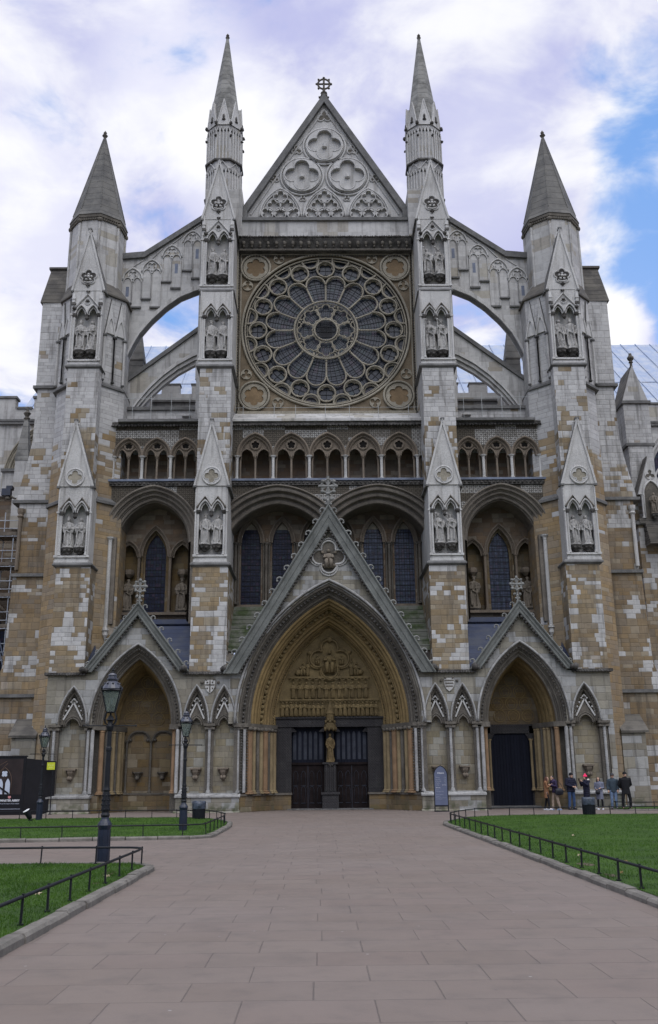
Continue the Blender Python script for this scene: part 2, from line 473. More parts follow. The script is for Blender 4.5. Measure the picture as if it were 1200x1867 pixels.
M['brown']  = ashlar('brown_wall_ashlar', (.165,.115,.075), (.19,.16,.125), .25, mort=.35, grime=.3, streak=.25, h=.3, w=.6, ochre_var=.25)
M['brownm'] = plain('brown_moulding', (.165,.135,.105), .25, 1.0, dirt=(.05,.042,.035), dirtamt=.45, bump=.015, streak=.25)
M['dark']   = plain('dark_moulding', (.115,.103,.086), .3, 1.3, dirt=(.035,.032,.03), dirtamt=.6, bump=.02, streak=.3)
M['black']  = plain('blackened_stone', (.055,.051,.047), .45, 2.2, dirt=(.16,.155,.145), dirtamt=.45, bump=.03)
M['cop']    = plain('weathered_coping', (.13,.128,.125), .3, 1.8, dirt=(.05,.05,.05), dirtamt=.5, bump=.012)
M['shaftw'] = plain('weathered_pale_shaft', (.30,.297,.29), .3, 1.6, dirt=(.07,.065,.06), dirtamt=.5, streak=.5, bump=.008)
M['archst'] = plain('grey_arch_moulding', (.165,.145,.122), .3, 1.0, dirt=(.045,.04,.035), dirtamt=.5, bump=.015, streak=.3)
M['green']  = plain('lichened_coping', (.135,.14,.132), .25, 1.6, dirt=(.05,.055,.05), dirtamt=.5, bump=.015, streak=.4)
M['crock']  = plain('crocket_stone', (.20,.20,.19), .25, 3.0, dirt=(.06,.06,.06), dirtamt=.5, bump=.02)
M['statue'] = plain('statue_stone', (.33,.32,.305), .28, 3.0, dirt=(.06,.055,.05), dirtamt=.75, bump=.03)
M['statue2']= plain('brown_statue_stone', (.17,.145,.115), .3, 3.0, dirt=(.05,.045,.04), dirtamt=.6, bump=.03)
M['gilt']   = plain('gilded_statue_stone', (.13,.092,.042), .35, 3.0, dirt=(.06,.045,.02), dirtamt=.6, bump=.02, spec=.3, rough=.75)
M['relief'] = plain('relief_stone', (.165,.122,.058), .3, 2.0, dirt=(.05,.04,.03), dirtamt=.5, bump=.02)
M['diaper'] = diaper('diaper_stone', (.40,.39,.37), (.10,.085,.065), .25)
M['diaperd']= diaper('dark_marble_diaper', (.06,.057,.058), (.045,.042,.045), .14)
M['rosest'] = plain('rose_tracery_stone', (.27,.245,.195), .22, 1.6, dirt=(.06,.055,.045), dirtamt=.5, bump=.012)
M['roseoch']= plain('rose_spandrel_stone', (.20,.14,.08), .25, 1.0, dirt=(.07,.05,.035), dirtamt=.5, bump=.01)
M['rglass'] = glassmat('rose_glass', (.022,.027,.043), (.042,.05,.068), (.25,.36), .022, polar=28.72, spec=.3)
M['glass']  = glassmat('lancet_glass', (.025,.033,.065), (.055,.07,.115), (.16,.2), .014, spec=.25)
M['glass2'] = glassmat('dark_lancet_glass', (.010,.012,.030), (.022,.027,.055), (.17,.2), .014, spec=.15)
M['rail']   = flat('grey_rail_paint', (.35,.36,.36), .5)
M['spire']  = slats('spire_stone', (.23,.225,.21), .42, 'z', .65, .3, .85, patch=(.12,.118,.11))
M['spired'] = slats('dark_spire_stone', (.135,.13,.12), .5, 'z', .7, .25, .85, patch=(.085,.083,.08))
M['slate']  = slats('stone_slab_roof', (.17,.175,.15), .31, 'z', .3, .25, .85, patch=(.06,.085,.035))
M['broof']  = slats('buttress_slab_roof', (.12,.11,.095), .3, 'z', .6, .35, .85, patch=(.07,.065,.06))
M['lead']   = slats('blue_lead_roof', (.055,.068,.115), .3, 'z', .45, .3, .6, patch=(.08,.09,.12), spec=.3)
M['naveroof']= slats('pale_lead_roof', (.25,.305,.42), 1.05, 'x', .72, .14, .6, patch=(.33,.36,.42))
M['leadcap']= plain('lead_flashing', (.12,.14,.19), .25, 2.0, rough=.5, bump=.005)
M['door']   = slats('blue_black_door', (.008,.0095,.017), .16, 'x', .5, .3, .7, spec=.12)
M['doorb']  = plain('brown_door_wood', (.013,.009,.009), .3, 3.0, rough=.7, spec=.1, bump=.01)
M['doorp']  = plain('blue_grey_door_panel', (.036,.040,.052), .25, 2.5, rough=.7, spec=.15, bump=.005)
M['iron']   = plain('black_iron', (.008,.009,.012), .25, 6.0, rough=.5, spec=.25, bump=.004)
M['ironb']  = plain('blue_black_iron', (.008,.012,.026), .3, 5.0, rough=.36, spec=.5, bump=.005)
M['rosewall'] = plain('rose_wall_stone', (.165,.13,.088), .3, 1.2, dirt=(.05,.04,.03), dirtamt=.5, bump=.012)
M['canopy'] = plain('dull_gilt_canopy', (.12,.088,.042), .35, 3.0, dirt=(.05,.04,.025), dirtamt=.5, bump=.02)
M['void']   = flat('dark_interior', (.012,.011,.010), .95, .1)  # near-black colour standing for unlit interiors and the shade in holes
SUNE = 1.2
EXPO = 0.0
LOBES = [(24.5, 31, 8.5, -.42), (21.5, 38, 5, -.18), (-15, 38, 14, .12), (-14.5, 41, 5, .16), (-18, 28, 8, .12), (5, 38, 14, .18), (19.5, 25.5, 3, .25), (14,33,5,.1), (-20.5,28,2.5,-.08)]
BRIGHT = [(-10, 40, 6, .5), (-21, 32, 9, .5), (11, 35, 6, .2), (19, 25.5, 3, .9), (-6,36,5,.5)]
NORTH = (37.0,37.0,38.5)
# ================================================================== CHURCH
church = thing('church', 'great gothic church front of pale and honey stone with rose window and four spires', 'church', (0,0,0))
def C_(mb, name, mat, parent=None, label=None): return mb.build(name, mat, parent or church, label)
def ns(cx, r, n=8, ph=0.0): return [(cx[0]+r*math.cos(ph+2*math.pi*k/n), cx[1]+r*math.sin(ph+2*math.pi*k/n)) for k in range(n)]
OCT = math.pi/8

def ledge(mb, x0, x1, y0, y1, z, h=.16, p=.13):
    """projecting drip moulding round a block, sloped above"""
    a = [(x0-p,y0-p),(x1+p,y0-p),(x1+p,y1),(x0-p,y1)]; b = [(x0-.02,y0-.02),(x1+.02,y0-.02),(x1+.02,y1),(x0-.02,y1)]
    mb.prismz(a, z-h*.45, z); mb.prismz(a, z+.002, z+h*.8, b); mb.prismz(b, z-h, z-h*.45-.002, [(x0-p*.8,y0-p*.8),(x1+p*.8,y0-p*.8),(x1+p*.8,y1),(x0-p*.8,y1)])

def niche_stage(s, par, xc, x0, x1, y0, yb, z0, z1, zf, zcap, topstyle, side='pale'):
    """one stage of a buttress with a two-light statue niche; returns nothing"""
    d = .5
    zb = z0+.42; hwn = .70
    body = MB(s); body.box(x0, x1, y0+d, yb, z0, z1); body.box(x0, xc-hwn, y0, y0+d+.003, z0, z1); body.box(xc+hwn, x1, y0, y0+d+.003, z0, z1)
    body.box(xc-hwn+.001, xc+hwn-.001, y0+.004, y0+d+.002, z0, zb)
    a1 = Arch(xc-hwn/2, zcap, hwn/2-.02, .62); a2 = Arch(xc+hwn/2, zcap, hwn/2-.02, .62)
    archwall(body, xc-hwn+.001, xc+hwn-.001, [a1, a2], z1-.001, y0+.004, y0+d+.002)
    C_(body, 'niche', M['niche'], par)
    t = MB(s)
    for a in (a1, a2):
        arch_tube(t, a, -.02, y0-.03, .055); arch_tube(t, a, .08, y0+.08, .04)
    for q in (-1, 1): column(t, xc+q*(hwn+.02), y0+.0, zb, zcap+.05, .055, n=8, spread=2.2)
    # sill
    t.box(xc-hwn-.16, xc+hwn+.16, y0-.07, y0+.05, zb-.12, zb-.02)
    t.box(x0-.03, x1+.03, y0-.06, y0+.4, z0+.0, z0+.14)
    # corner shafts
    for xx in (x0+.04, x1-.04): t.tube([(xx, y0-.02, z0+.35), (xx, y0-.02, z1-.05)], .05, 6); t.box(xx-.09, xx+.09, y0-.1, y0+.02, zcap-.03, zcap+.06); t.box(xx-.09, xx+.09, y0-.1, y0+.02, z0+.3, z0+.42)
    # pendant boss
    k = MB(s); k.lathe(xc, y0+.06, [(.02,zcap-.34),(.12,zcap-.22),(.09,zcap-.08),(.13,zcap+.02)], 8)
    for q in (-1, 1): k.lathe(xc+q*(hwn+.02), y0, [(.07,zcap-.16),(.14,zcap-.04),(.16,zcap+.06)], 8)
    if topstyle == 'zig':
        za = zcap+.62
        zz = [(xc-hwn-.1,zcap+.22),(xc-hwn/2,za+.22),(xc,zcap+.3),(xc+hwn/2,za+.22),(xc+hwn+.1,zcap+.22)]
        t2 = MB(s); t2.tube([(x_, y0-.05, z_) for x_, z_ in zz], .06, 5)
        C_(t2, 'niche_hood', M['dark'], par)
    else:
        zt = zcap+1.35
        t.tube([(xc-hwn-.05,y0-.05,zcap+.45),(xc,y0-.05,zt),(xc+hwn+.05,y0-.05,zcap+.45)], .055, 5)
        for q in (-1, 1): k.blob(xc+q*(hwn+.05), y0-.08, zcap+.42, .14, jit=.2)
        k.lathe(xc, y0-.06, [(.0,zcap+.86),(.1,zcap+.87),(.1,zcap+.96),(.0,zcap+.97)], 8)
        foil(t, xc, zcap+.82, .17, 5, y0-.04, y0, 0)
        k.tube([(xc, y0-.05, zt-.02), (xc, y0-.05, zt+.22)], .05, 5); k.blob(xc-.07, y0-.05, zt+.2, .06); k.blob(xc+.07, y0-.05, zt+.2, .06)
        for xx in (x0+.12, x1-.12):
            t.lathe(xx, y0-.02, [(.09,zcap+.3),(.09,zcap+1.0),(.14,zcap+1.02),(.02,zcap+1.7)], 4, OCT*2)
            k.box(xx-.12, xx+.12, y0-.14, y0+.02, zcap+.62, zcap+.78)
    C_(t, 'niche_shafts', M['pale2'], par); C_(k, 'niche_capitals', M['black'], par)

def gablet(s, par, xc, hw, y0, yb, z0, z1, rnd, xt=None):
    xt = xc if xt is None else xt
    g = MB(s); g.prism([(xc-hw,z0),(xc+hw,z0),(xt,z1-.12)], y0, y0+.25)
    C_(g, 'gablet', M['niche'], par)
    r = MB(s); r.prism([(xc-hw-.1,z0-.02),(xc+hw+.1,z0-.02),(xt,z1+.05)], y0+.252, yb)
    C_(r, 'gablet_roof', M['cop'], par)
    c = MB(s)
    c.tube([(xc-hw-.03,y0-.02,z0-.05),(xt,y0-.02,z1-.05)], .075, 4); c.tube([(xc+hw+.03,y0-.02,z0-.05),(xt,y0-.02,z1-.05)], .075, 4)
    c.tube([(xt,y0+.0,z1-.2),(xt,y0,z1+.05)], [.1,.13], 5)
    C_(c, 'coping', M['pale2'], par)
    k = MB(s)
    k.box(xt-.11, xt+.11, y0-.12, y0+.22, z1+.02, z1+.12)
    for q in (-1, 1): k.box(xc+q*(hw-.12), xc+q*(hw+.08), y0-.1, y0+.1, z0-.1, z0)
    C_(k, 'finial', M['cop'], par)
    zc, rr, kind = rnd
    f = MB(s)
    if kind == 'quatre':
        f.tube([(x,y0-.03,z) for x,z in ring_pts(xt*.3+xc*.7, zc, rr, 24)], .055, 6, closed=True, smooth=True)
        foil(f, xt*.3+xc*.7, zc, rr-.02, 4, y0-.04, y0+.01, 0, dist=rr*.46, q=rr*.38)
        f.tube([(x,y0-.045,z) for x,z in foil_pts(xt*.3+xc*.7, zc, 4, rr*.46, rr*.38)], .03, 4, closed=True)
        C_(f, 'roundel', M['pale2'], par)
        b = MB(s); b.prism(ring_pts(xt*.3+xc*.7, zc, rr-.03, 20), y0-.012, y0+.02); C_(b, 'roundel_ground', M['rosest'], par)
    else:
        xx = xt*.3+xc*.7
        p = foil_pts(xx, zc, 5, rr*.62, rr*.46, 0)
        f.tube([(x,y0-.03,z) for x,z in p], .045, 5, closed=True)
        for q in range(5):
            a = q*2*math.pi/5; f.blob(xx+math.sin(a)*rr*.4, y0-.06, zc-.03+math.cos(a)*rr*.4, rr*.2, jit=.2)
        f.blob(xx, y0-.08, zc, rr*.24); f.tube([(xx-rr*.6,y0-.05,zc-rr*.7),(xx,y0-.07,zc-rr*.85),(xx+rr*.6,y0-.05,zc-rr*.7)], .05, 5)
        C_(f, 'roundel', M['pale2'], par)
        b = MB(s); b.prism(p, y0-.012, y0+.02); C_(b, 'roundel_ground', M['black'], par)  # near-black disc set on the face, coloured to read as a shaded recess
        f2 = MB(s); f2.tube([(xx,y0-.04,zc-rr-.22),(xx,y0-.04,zc-rr)], .05, 5); f2.blob(xx-.08,y0-.05,zc-rr-.08,.07); f2.blob(xx+.08,y0-.05,zc-rr-.08,.07); C_(f2, 'boss', M['black'], par)

STAT = []      # (x, y, z, h, variant, label)
side_word = {-1: 'left', 1: 'right'}

for s in (-1, 1):
    # ---------------- inner buttress beside the rose window
    bt = bpy.data.objects.new('buttress', None); COL.objects.link(bt); bt.parent = church
    bt['label'] = 'buttress flanking the rose window on its '+side_word[s]
    w = MB(s)
    w.box(5.50, 7.45, .1, 4.6, 7.1, 12.98); C_(w, 'buttress_shaft', M['pier'], bt); w = MB(s)
    w.box(5.58, 7.42, .42, 4.6, 17.42, 24.9)
    C_(w, 'buttress_shaft', M['pier'], bt)
    niche_stage(s, bt, 6.5, 5.60, 7.40, .12, 4.6, 13.06, 17.42, 14.05, 15.95, 'zig')
    gablet(s, bt, 6.5, .95, .06, .6, 17.43, 21.3, (18.0,.50,'quatre'), 6.58)
    niche_stage(s, bt, 6.53, 5.58, 7.52, .5, 4.6, 24.96, 29.84, 25.85, 28.1, 'zig')
    niche_stage(s, bt, 6.6, 5.64, 7.60, .8, 4.8, 29.96, 34.9, 31.1, 33.45, 'gable')
    gablet(s, bt, 6.62, 1.0, .78, 4.2, 34.9, 39.1, (36.0,.48,'cinq'), 6.64)
    for q in ((5.50,7.45,.1,4.5,12.96),(5.55,7.50,.42,4.5,24.88),(5.60,7.57,.56,4.5,29.86,.14,.09)):
        l = MB(s); ledge(l, *q); C_(l, 'string_course', M['cop'], bt)
    l = MB(s)
    # sloping drip beside the gablets
    for z_ in (17.3,): l.box(7.40, 7.56, .1, 4.4, z_, z_+.12); l.box(5.44, 5.60, .1, 4.4, z_, z_+.12)
    l.box(5.52,5.64,.8,4.6,34.75,34.9); l.box(7.6,7.72,.8,4.6,34.75,34.9)
    C_(l, 'string_course', M['cop'], bt)
    w = MB(s); w.box(7.45, 8.0, 3.2, 4.6, 20, 35.8); w.box(7.98,8.1,3.4,4.4,25.4,26.6); C_(w, 'buttress_return', M['pale'], bt)
    # block under the spire
    w = MB(s); w.prismz([(5.35,2.6),(7.7,2.6),(7.9,5.9),(5.35,5.9)], 34.9, 38.3)
    C_(w, 'spire_base', M['pale'], bt)
    # ---------------- inner spire turret
    tu = bpy.data.objects.new('turret', None); COL.objects.link(tu); tu.parent = church
    tu['label'] = 'slender gabled spire turret on the %s of the central gable' % side_word[s]
    cx, cy = 6.75, 4.5
    t = MB(s); t.prismz(ns((cx,cy),1.22,8,OCT), 37.8, 38.5); t.prismz(ns((cx,cy),1.18,8,OCT), 38.5, 44.3)
    C_(t, 'turret_body', M['pale'], tu)
    sh = MB(s); dk = MB(s)
    for k in range(8):
        a = OCT+k*math.pi/4; b_ = a+math.pi/4
        p = Vector((cx+1.18*math.cos(a), cy+1.18*math.sin(a), 0)); q = Vector((cx+1.18*math.cos(b_), cy+1.18*math.sin(b_), 0))
        nrm = Vector((math.cos((a+b_)/2), math.sin((a+b_)/2), 0))
        for f_ in (0.0, .25, .5, .75):
            c = p.lerp(q, f_)+nrm*.03
            sh.tube([(c.x,c.y,38.55),(c.x,c.y,40.3)], .055, 5); sh.tube([(c.x,c.y,41.2),(c.x,c.y,43.45)], .06, 5)
        for z0_, hh in ((40.2,.55),(43.35,.6)):
            for f_ in (.125,.375,.625,.875):
                u0 = p.lerp(q, f_-.11)+nrm*.05; u1 = p.lerp(q, f_)+nrm*.05; u2 = p.lerp(q, f_+.11)+nrm*.05
                sh.tube([(u0.x,u0.y,z0_),(u1.x,u1.y,z0_+.33),(u2.x,u2.y,z0_)], .04, 4)
                c = p.lerp(q, f_)+nrm*.012
                dk.blob(c.x, c.y, z0_+.12, .07, .16)
        # gablets with dark roofs
        g0 = p+nrm*.07; g1 = q+nrm*.07; gm = p.lerp(q,.5)-nrm*.02
        sh.add([(g0.x,g0.y,43.85),(g1.x,g1.y,43.85),(gm.x,gm.y,45.9),(cx,cy,45.9)], [(0,1,2),(0,2,3),(1,3,2)])
        sh.tube([(g0.x,g0.y,43.85),(gm.x,gm.y,45.95)], .045, 4); sh.tube([(g1.x,g1.y,43.85),(gm.x,gm.y,45.95)], .045, 4)
        c = p.lerp(q,.5)+nrm*.05; dk.blob(c.x,c.y,44.5,.09,.24); dk.blob(c.x,c.y,44.25,.15,.07)
        cc = p+(p-Vector((cx,cy,0))).normalized()*.12
        dk.blob(cc.x,cc.y,43.95,.13,.17,jit=.3); dk.blob(cc.x,cc.y,42.95,.10,.12,jit=.3)
        # low gablets under the string
        g0 = p+nrm*.06; g1 = q+nrm*.06; gm = p.lerp(q,.5)+nrm*.07
        sh.tube([(g0.x,g0.y,40.4),(gm.x,gm.y,41.0),(g1.x,g1.y,40.4)], .035, 4)
    C_(sh, 'turret_arcading', M['pale2'], tu)
    rg = MB(s); rg.prismz(ns((cx,cy),1.34,8,OCT), 41.05, 41.17); rg.prismz(ns((cx,cy),1.34,8,OCT), 38.4, 38.5)
    dk.v += rg.v; off = len(dk.v)-len(rg.v); dk.f += [[i+off for i in f] for f in rg.f]; dk.m += rg.m; dk.sm += rg.sm
    C_(dk, 'turret_carving', M['black'], tu)
    sp = MB(s); sp.lathe(cx, cy, [(1.12,44.2),(1.0,45.4),(.11,51.75),(.06,51.9)], 8, OCT)
    so = C_(sp, 'spire', M['spire'], tu)
    fi = MB(s); fi.lathe(cx, cy, [(.05,51.7),(.16,51.95),(.05,52.02),(.13,52.12),(.02,52.3)], 6); C_(fi, 'finial', M['dark'], so)

    # ---------------- outer buttress tower
    bt = bpy.data.objects.new('buttress', None); COL.objects.link(bt); bt.parent = church
    bt['label'] = 'outermost buttress tower on the %s of the front' % side_word[s]
    w = MB(s); w.box(13.0, 14.86, .1, 1.6, 7.1, 13.0); C_(w, 'buttress_shaft', M['pier'], bt); w = MB(s); w.box(13.28, 15.12, .42, 1.6, 17.42, 24.9)
    C_(w, 'buttress_shaft', M['pier'], bt)
    niche_stage(s, bt, 14.05, 13.16, 15.0, .12, 1.6, 13.06, 17.42, 13.9, 15.9, 'zig')
    gablet(s, bt, 14.1, .95, .06, .6, 17.43, 21.3, (17.95,.50,'quatre'), 14.3)
    niche_stage(s, bt, 14.27, 13.36, 15.2, .6, 1.8, 25.0, 29.9, 26.0, 28.3, 'gable')
    gablet(s, bt, 14.27, .95, .58, 1.9, 29.9, 34.0, (30.8,.46,'cinq'), 14.4)
    for q in ((13.04,14.95,.1,1.5,12.98),(13.3,15.15,.44,1.5,24.9)):
        l = MB(s); ledge(l, *q); C_(l, 'string_course', M['cop'], bt)
    l = MB(s)
    l = MB(s); l.prismz(ns((14.3,3.1),2.32,8,OCT), 24.0, 24.12); l.prismz(ns((14.3,3.1),2.32,8,OCT), 24.12, 24.3, ns((14.3,3.1),2.14,8,OCT)); C_(l, 'string_course', M['cop'], bt); l = MB(s)
    l.prismz(ns((14.1,3.3),2.45,8,OCT), 16.85, 17.0); l.prismz(ns((14.1,3.3),2.45,8,OCT), 17.002, 17.25, ns((14.1,3.3),2.2,8,OCT))
    C_(l, 'string_course', M['cop'], bt)
    w = MB(s); w.prismz(ns((14.1,3.3),2.30,8,OCT), 0, 17.0); w.prismz(ns((14.2,3.2),2.2,8,OCT), 17.0, 24.1)
    w.prismz(ns((14.3,3.1),2.12,8,OCT), 24.1, 30.0)
    C_(w, 'tower_splay', M['splay'], bt)
    # shafted gablets on the splays
    for sgn in (-1, 1):
        sh = MB(s); dk = MB(s)
        a0 = -math.pi/2+sgn*OCT; a1 = a0+sgn*math.pi/4
        cx, cy = 14.3, 3.1
        p = Vector((cx+2.14*math.cos(a0), cy+2.14*math.sin(a0), 0)); q = Vector((cx+2.14*math.cos(a1), cy+2.14*math.sin(a1), 0))
        am = (a0+a1)/2; nrm = Vector((math.cos(am), math.sin(am), 0))
        for f0, f1 in ((.12,.55),(.55,.98)):
            u0 = p.lerp(q,f0)+nrm*.1; u1 = p.lerp(q,f1)+nrm*.1; um = (u0+u1)/2; ub = um-nrm*.25
            sh.add([(u0.x,u0.y,27.5),(u1.x,u1.y,27.5),(um.x,um.y,29.7),(u0.x-nrm.x*.2,u0.y-nrm.y*.2,27.5),(u1.x-nrm.x*.2,u1.y-nrm.y*.2,27.5),(um.x-nrm.x*.2,um.y-nrm.y*.2,29.7)], [(0,1,2),(3,5,4),(0,2,5,3),(1,4,5,2),(0,3,4,1)])
            dk.add([(um.x-nrm.x*.03,um.y-nrm.y*.03,29.85),(ub.x-nrm.x*.3,ub.y-nrm.y*.3,29.85),(u1.x-nrm.x*.3,u1.y-nrm.y*.3,27.5),(u1.x+nrm.x*.02,u1.y+nrm.y*.02,27.5),(u0.x-nrm.x*.3,u0.y-nrm.y*.3,27.5),(u0.x+nrm.x*.02-.0,u0.y+nrm.y*.02,27.5)], [(0,3,2,1),(0,1,4,5)])
            for u in (u0, u1):
                sh.tube([(u.x,u.y,24.4),(u.x,u.y,27.3)], .075, 6); dk.blob(u.x,u.y,27.3,.16,.14); dk.blob(u.x,u.y,24.4,.12,.1)
            ap = [(u0.lerp(u1,t_).x+nrm.x*.03, u0.lerp(u1,t_).y+nrm.y*.03, 27.35+1.15*(1-abs(2*t_-1)**1.8)) for t_ in [i/10 for i in range(11)]]
            sh.tube(ap, .055, 5)
        C_(sh, 'tower_arcading', M['pale2'], bt); C_(dk, 'tower_arcading_caps', M['cop'], bt)
    w = MB(s); w.prismz(ns((14.3,3.1),2.26,8,OCT), 30.0, 30.12); w.prismz(ns((14.3,3.1),2.26,8,OCT), 30.122, 31.1, ns((14.5,3.1),1.72,8,OCT))
    C_(w, 'weathering', M['broof'], bt)
    # octagon turret
    tu = bpy.data.objects.new('turret', None); COL.objects.link(tu); tu.parent = church
    tu['label'] = 'plain octagonal turret with dark cone roof at the far '+side_word[s]
    cx, cy = 14.55, 3.1; PH = OCT+.12
    t = MB(s); t.prismz(ns((cx,cy),1.66,8,PH), 30.1, 35.6)
    for k in range(8):
        a = PH+k*math.pi/4; t.tube([(cx+1.68*math.cos(a), cy+1.68*math.sin(a), 30.6),(cx+1.68*math.cos(a), cy+1.68*math.sin(a), 35.4)], .09, 6)
    C_(t, 'turret_body', M['pale'], tu)
    d = MB(s)
    for k in range(8):
        a = PH+k*math.pi/4; d.blob(cx+1.72*math.cos(a), cy+1.72*math.sin(a), 35.35, .17, .2)
        b_ = a+math.pi/4
        for i in range(1, 9):
            f_ = i/9; x_ = (1-f_)*math.cos(a)+f_*math.cos(b_); y_ = (1-f_)*math.sin(a)+f_*math.sin(b_)
            d.box(cx+1.70*x_-.06, cx+1.70*x_+.06, cy+1.70*y_-.06, cy+1.70*y_+.06, 35.38, 35.55)
    d.prismz(ns((cx,cy),1.80,8,PH), 35.55, 35.75)
    C_(d, 'eave', M['dark'], tu)
    sp = MB(s); sp.lathe(cx, cy, [(1.84,35.76),(1.64,36.3),(.07,42.55)], 8, PH)
    for k in range(8):
        a = PH+k*math.pi/4; sp.tube([(cx+1.65*math.cos(a),cy+1.65*math.sin(a),36.3),(cx+.08*math.cos(a),cy+.08*math.sin(a),42.5)], .035, 4)
    so = C_(sp, 'spire', M['spired'], tu)
    fi = MB(s); fi.lathe(cx, cy, [(.06,42.4),(.09,42.6),(.2,42.75),(.07,42.85),(.13,42.95),(.01,43.15)], 6); C_(fi, 'finial', M['dark'], so)

    # ---------------- lateral buttress beyond the tower
    lb = bpy.data.objects.new('side_buttress', None); COL.objects.link(lb); lb.parent = church
    w = MB(s)
    Yl = 3.0
    for pts in ([(15.8,0),(19.6,0),(19.6,6.1),(15.8,6.1)],
                [(15.8,6.25),(19.3,6.25),(18.6,6.9),(18.3,7.8),(18.15,12.95),(15.8,12.95)],
                [(15.8,13.05),(18.05,13.05),(18.1,17.3),(15.8,17.3)],
                [(15.8,17.5),(18.35,17.5),(17.9,19.6),(17.65,21.2),(17.6,24.6),(15.8,24.6)],
                [(15.8,24.75),(17.72,24.75),(17.72,30.4),(15.8,30.4)]):
        w = MB(s); w.prism(pts, Yl, Yl+2.5); C_(w, 'side_buttress_shaft', M['butt'], lb)
    for x1, z_ in ((19.7,6.17),(18.25,13.0),(18.5,17.4),(17.85,24.67)):
        w = MB(s); w.box(15.75, x1, Yl-.16, Yl+2.6, z_-.09, z_+.09); C_(w, 'string_course', M['cop'], lb)
    w = MB(s); w.hexa([(15.9,Yl,30.41),(17.86,Yl-.08,30.41),(17.86,Yl+2.5,30.41),(15.9,Yl+2.5,30.41),(15.9,Yl+.5,33.0),(17.5,Yl+.5,33.0),(17.5,Yl+2.3,33.0),(15.9,Yl+2.3,33.0)])
    w.box(15.8, 17.62, Yl+.4, Yl+2.4, 33.01, 33.16)
    C_(w, 'buttress_roof', M['broof'], lb)
    w = MB(s); w.box(15.8, 17.1, 1.9, 3.0, 0, 4.0); C_(w, 'lean_to', M['porch'], lb)
    w = MB(s); w.prismx([(1.75,3.98),(3.0,4.9),(3.0,4.6),(1.75,3.86)], 15.75, 17.25); C_(w, 'lean_to_roof', M['broof'], lb)
    w = MB(s); w.tube([(17.95,Yl-.1,13.3),(17.95,Yl-.1,16.9)], .11, 8); w.lathe(17.95,Yl-.1,[(.12,16.4),(.2,16.5),(.14,16.6),(.2,16.75),(.22,16.95)],8); C_(w, 'corner_shaft', M['pale2'] if s > 0 else M['brownm'], lb)

    # ---------------- flying buttresses
    fb = bpy.data.objects.new('flying_buttress', None); COL.objects.link(fb); fb.parent = church
    def lerp_tab(tab):
        def f(x):
            for (a, za), (b, zb) in zip(tab, tab[1:]):
                if a <= x <= b: return za+(zb-za)*(x-a)/(b-a)
            return tab[-1][1] if x > tab[-1][0] else tab[0][1]
        return f
    top = lerp_tab([(7.5,36.95),(11.6,33.95),(13.2,33.8)])
    bot = lerp_tab([(7.5,31.75),(8.3,31.45),(9.2,31.05),(10.1,30.35),(11.0,29.4),(11.7,28.45),(12.2,27.4),(12.6,26.2),(12.61,28),(13.2,28)])
    xs = [7.5+.19*i for i in range(31)]
    w = MB(s); w.curtain(xs, bot, top, 3.5, 4.0); C_(w, 'flyer_wall', M['pale'], fb)
    w = MB(s); w.curtain([7.5,11.6,13.0], lambda x: top(x)-.12, lambda x: top(x)+.28, 3.3, 4.2); C_(w, 'coping', M['cop'], fb)
    w = MB(s); w.curtain(xs, bot, lambda x: bot(x)+.34, 3.38, 4.12); C_(w, 'arch_ring', M['niche'], fb)
    # blind tracery stepping down
    tr = MB(s); bk = MB(s); sl = MB(s); dd = MB(s)
    for xc, zt, lens, slit in ((8.55,34.95,(2.0,2.55),1),(9.85,33.9,(1.75,2.2),1),(11.1,32.85,(1.9,2.5),None),(12.3,32.25,(1.6,1.9),0)):
        A = Arch(xc, zt-.0, .62, .85); arch_tube(tr, A, 0, 3.46, .06, 10)
        tr.tube([(xc-.66,3.46,top(xc-.66)-.25),(xc,3.46,zt+.98 if zt+.98<top(xc)-.2 else top(xc)-.25)], .03, 4)
        foil(tr, xc, zt+.36, .3, 4, 3.42, 3.5, math.pi/4)
        for q in (-1, 1):
            a = Arch(xc+q*.3, zt-.15, .27, .34); arch_tube(tr, a, 0, 3.46, .04, 6)
            zb = zt-lens[0 if q > 0 else 1]
            if slit is None: zb = zt-lens[0 if q > 0 else 1]
            tr.tube([(xc+q*.3-.29,3.46,zb),(xc+q*.3-.29,3.46,zt-.1)], .035, 4); tr.tube([(xc+q*.3+.29,3.46,zb),(xc+q*.3+.29,3.46,zt-.1)], .035, 4)
            dd.box(xc+q*.3-.33, xc+q*.3+.33, 3.36, 3.5, zb-.1, zb)
            if slit is not None and ((q > 0) == (slit == 0)): sl.box(xc+q*.3-.1, xc+q*.3+.1, 3.492, 3.6, zt-1.15, zt-.45)
    C_(tr, 'blind_tracery', M['pale2'], fb); C_(sl, 'slit', M['leadcap'], fb); C_(dd, 'blind_tracery_sills', M['cop'], fb)
    fb = bpy.data.objects.new('flying_buttress', None); COL.objects.link(fb); fb.parent = church
    fb['label'] = 'lower ringed flying buttress arch on the '+side_word[s]
    top = lerp_tab([(7.5,29.45),(12.9,25.1)])
    b0 = [(7.5,26.95),(8.3,26.7),(9.3,26.1),(10.2,25.35),(11.0,24.5),(11.6,23.7),(12.1,22.9),(12.6,21.8)]
    bot = lerp_tab(b0)
    w = MB(s); w.curtain([7.5+.18*i for i in range(31)], lambda x: bot(x)+.55, top, 4.0, 4.5); C_(w, 'flyer_wall', M['pale'], fb)
    w = MB(s); w.curtain([7.5,12.9], lambda x: top(x)-.1, lambda x: top(x)+.18, 3.85, 4.65); w.curtain([7.5,12.9], lambda x: top(x)+.182, lambda x: top(x)+.34, 4.05, 4.45); C_(w, 'coping', M['cop'], fb)
    w = MB(s)
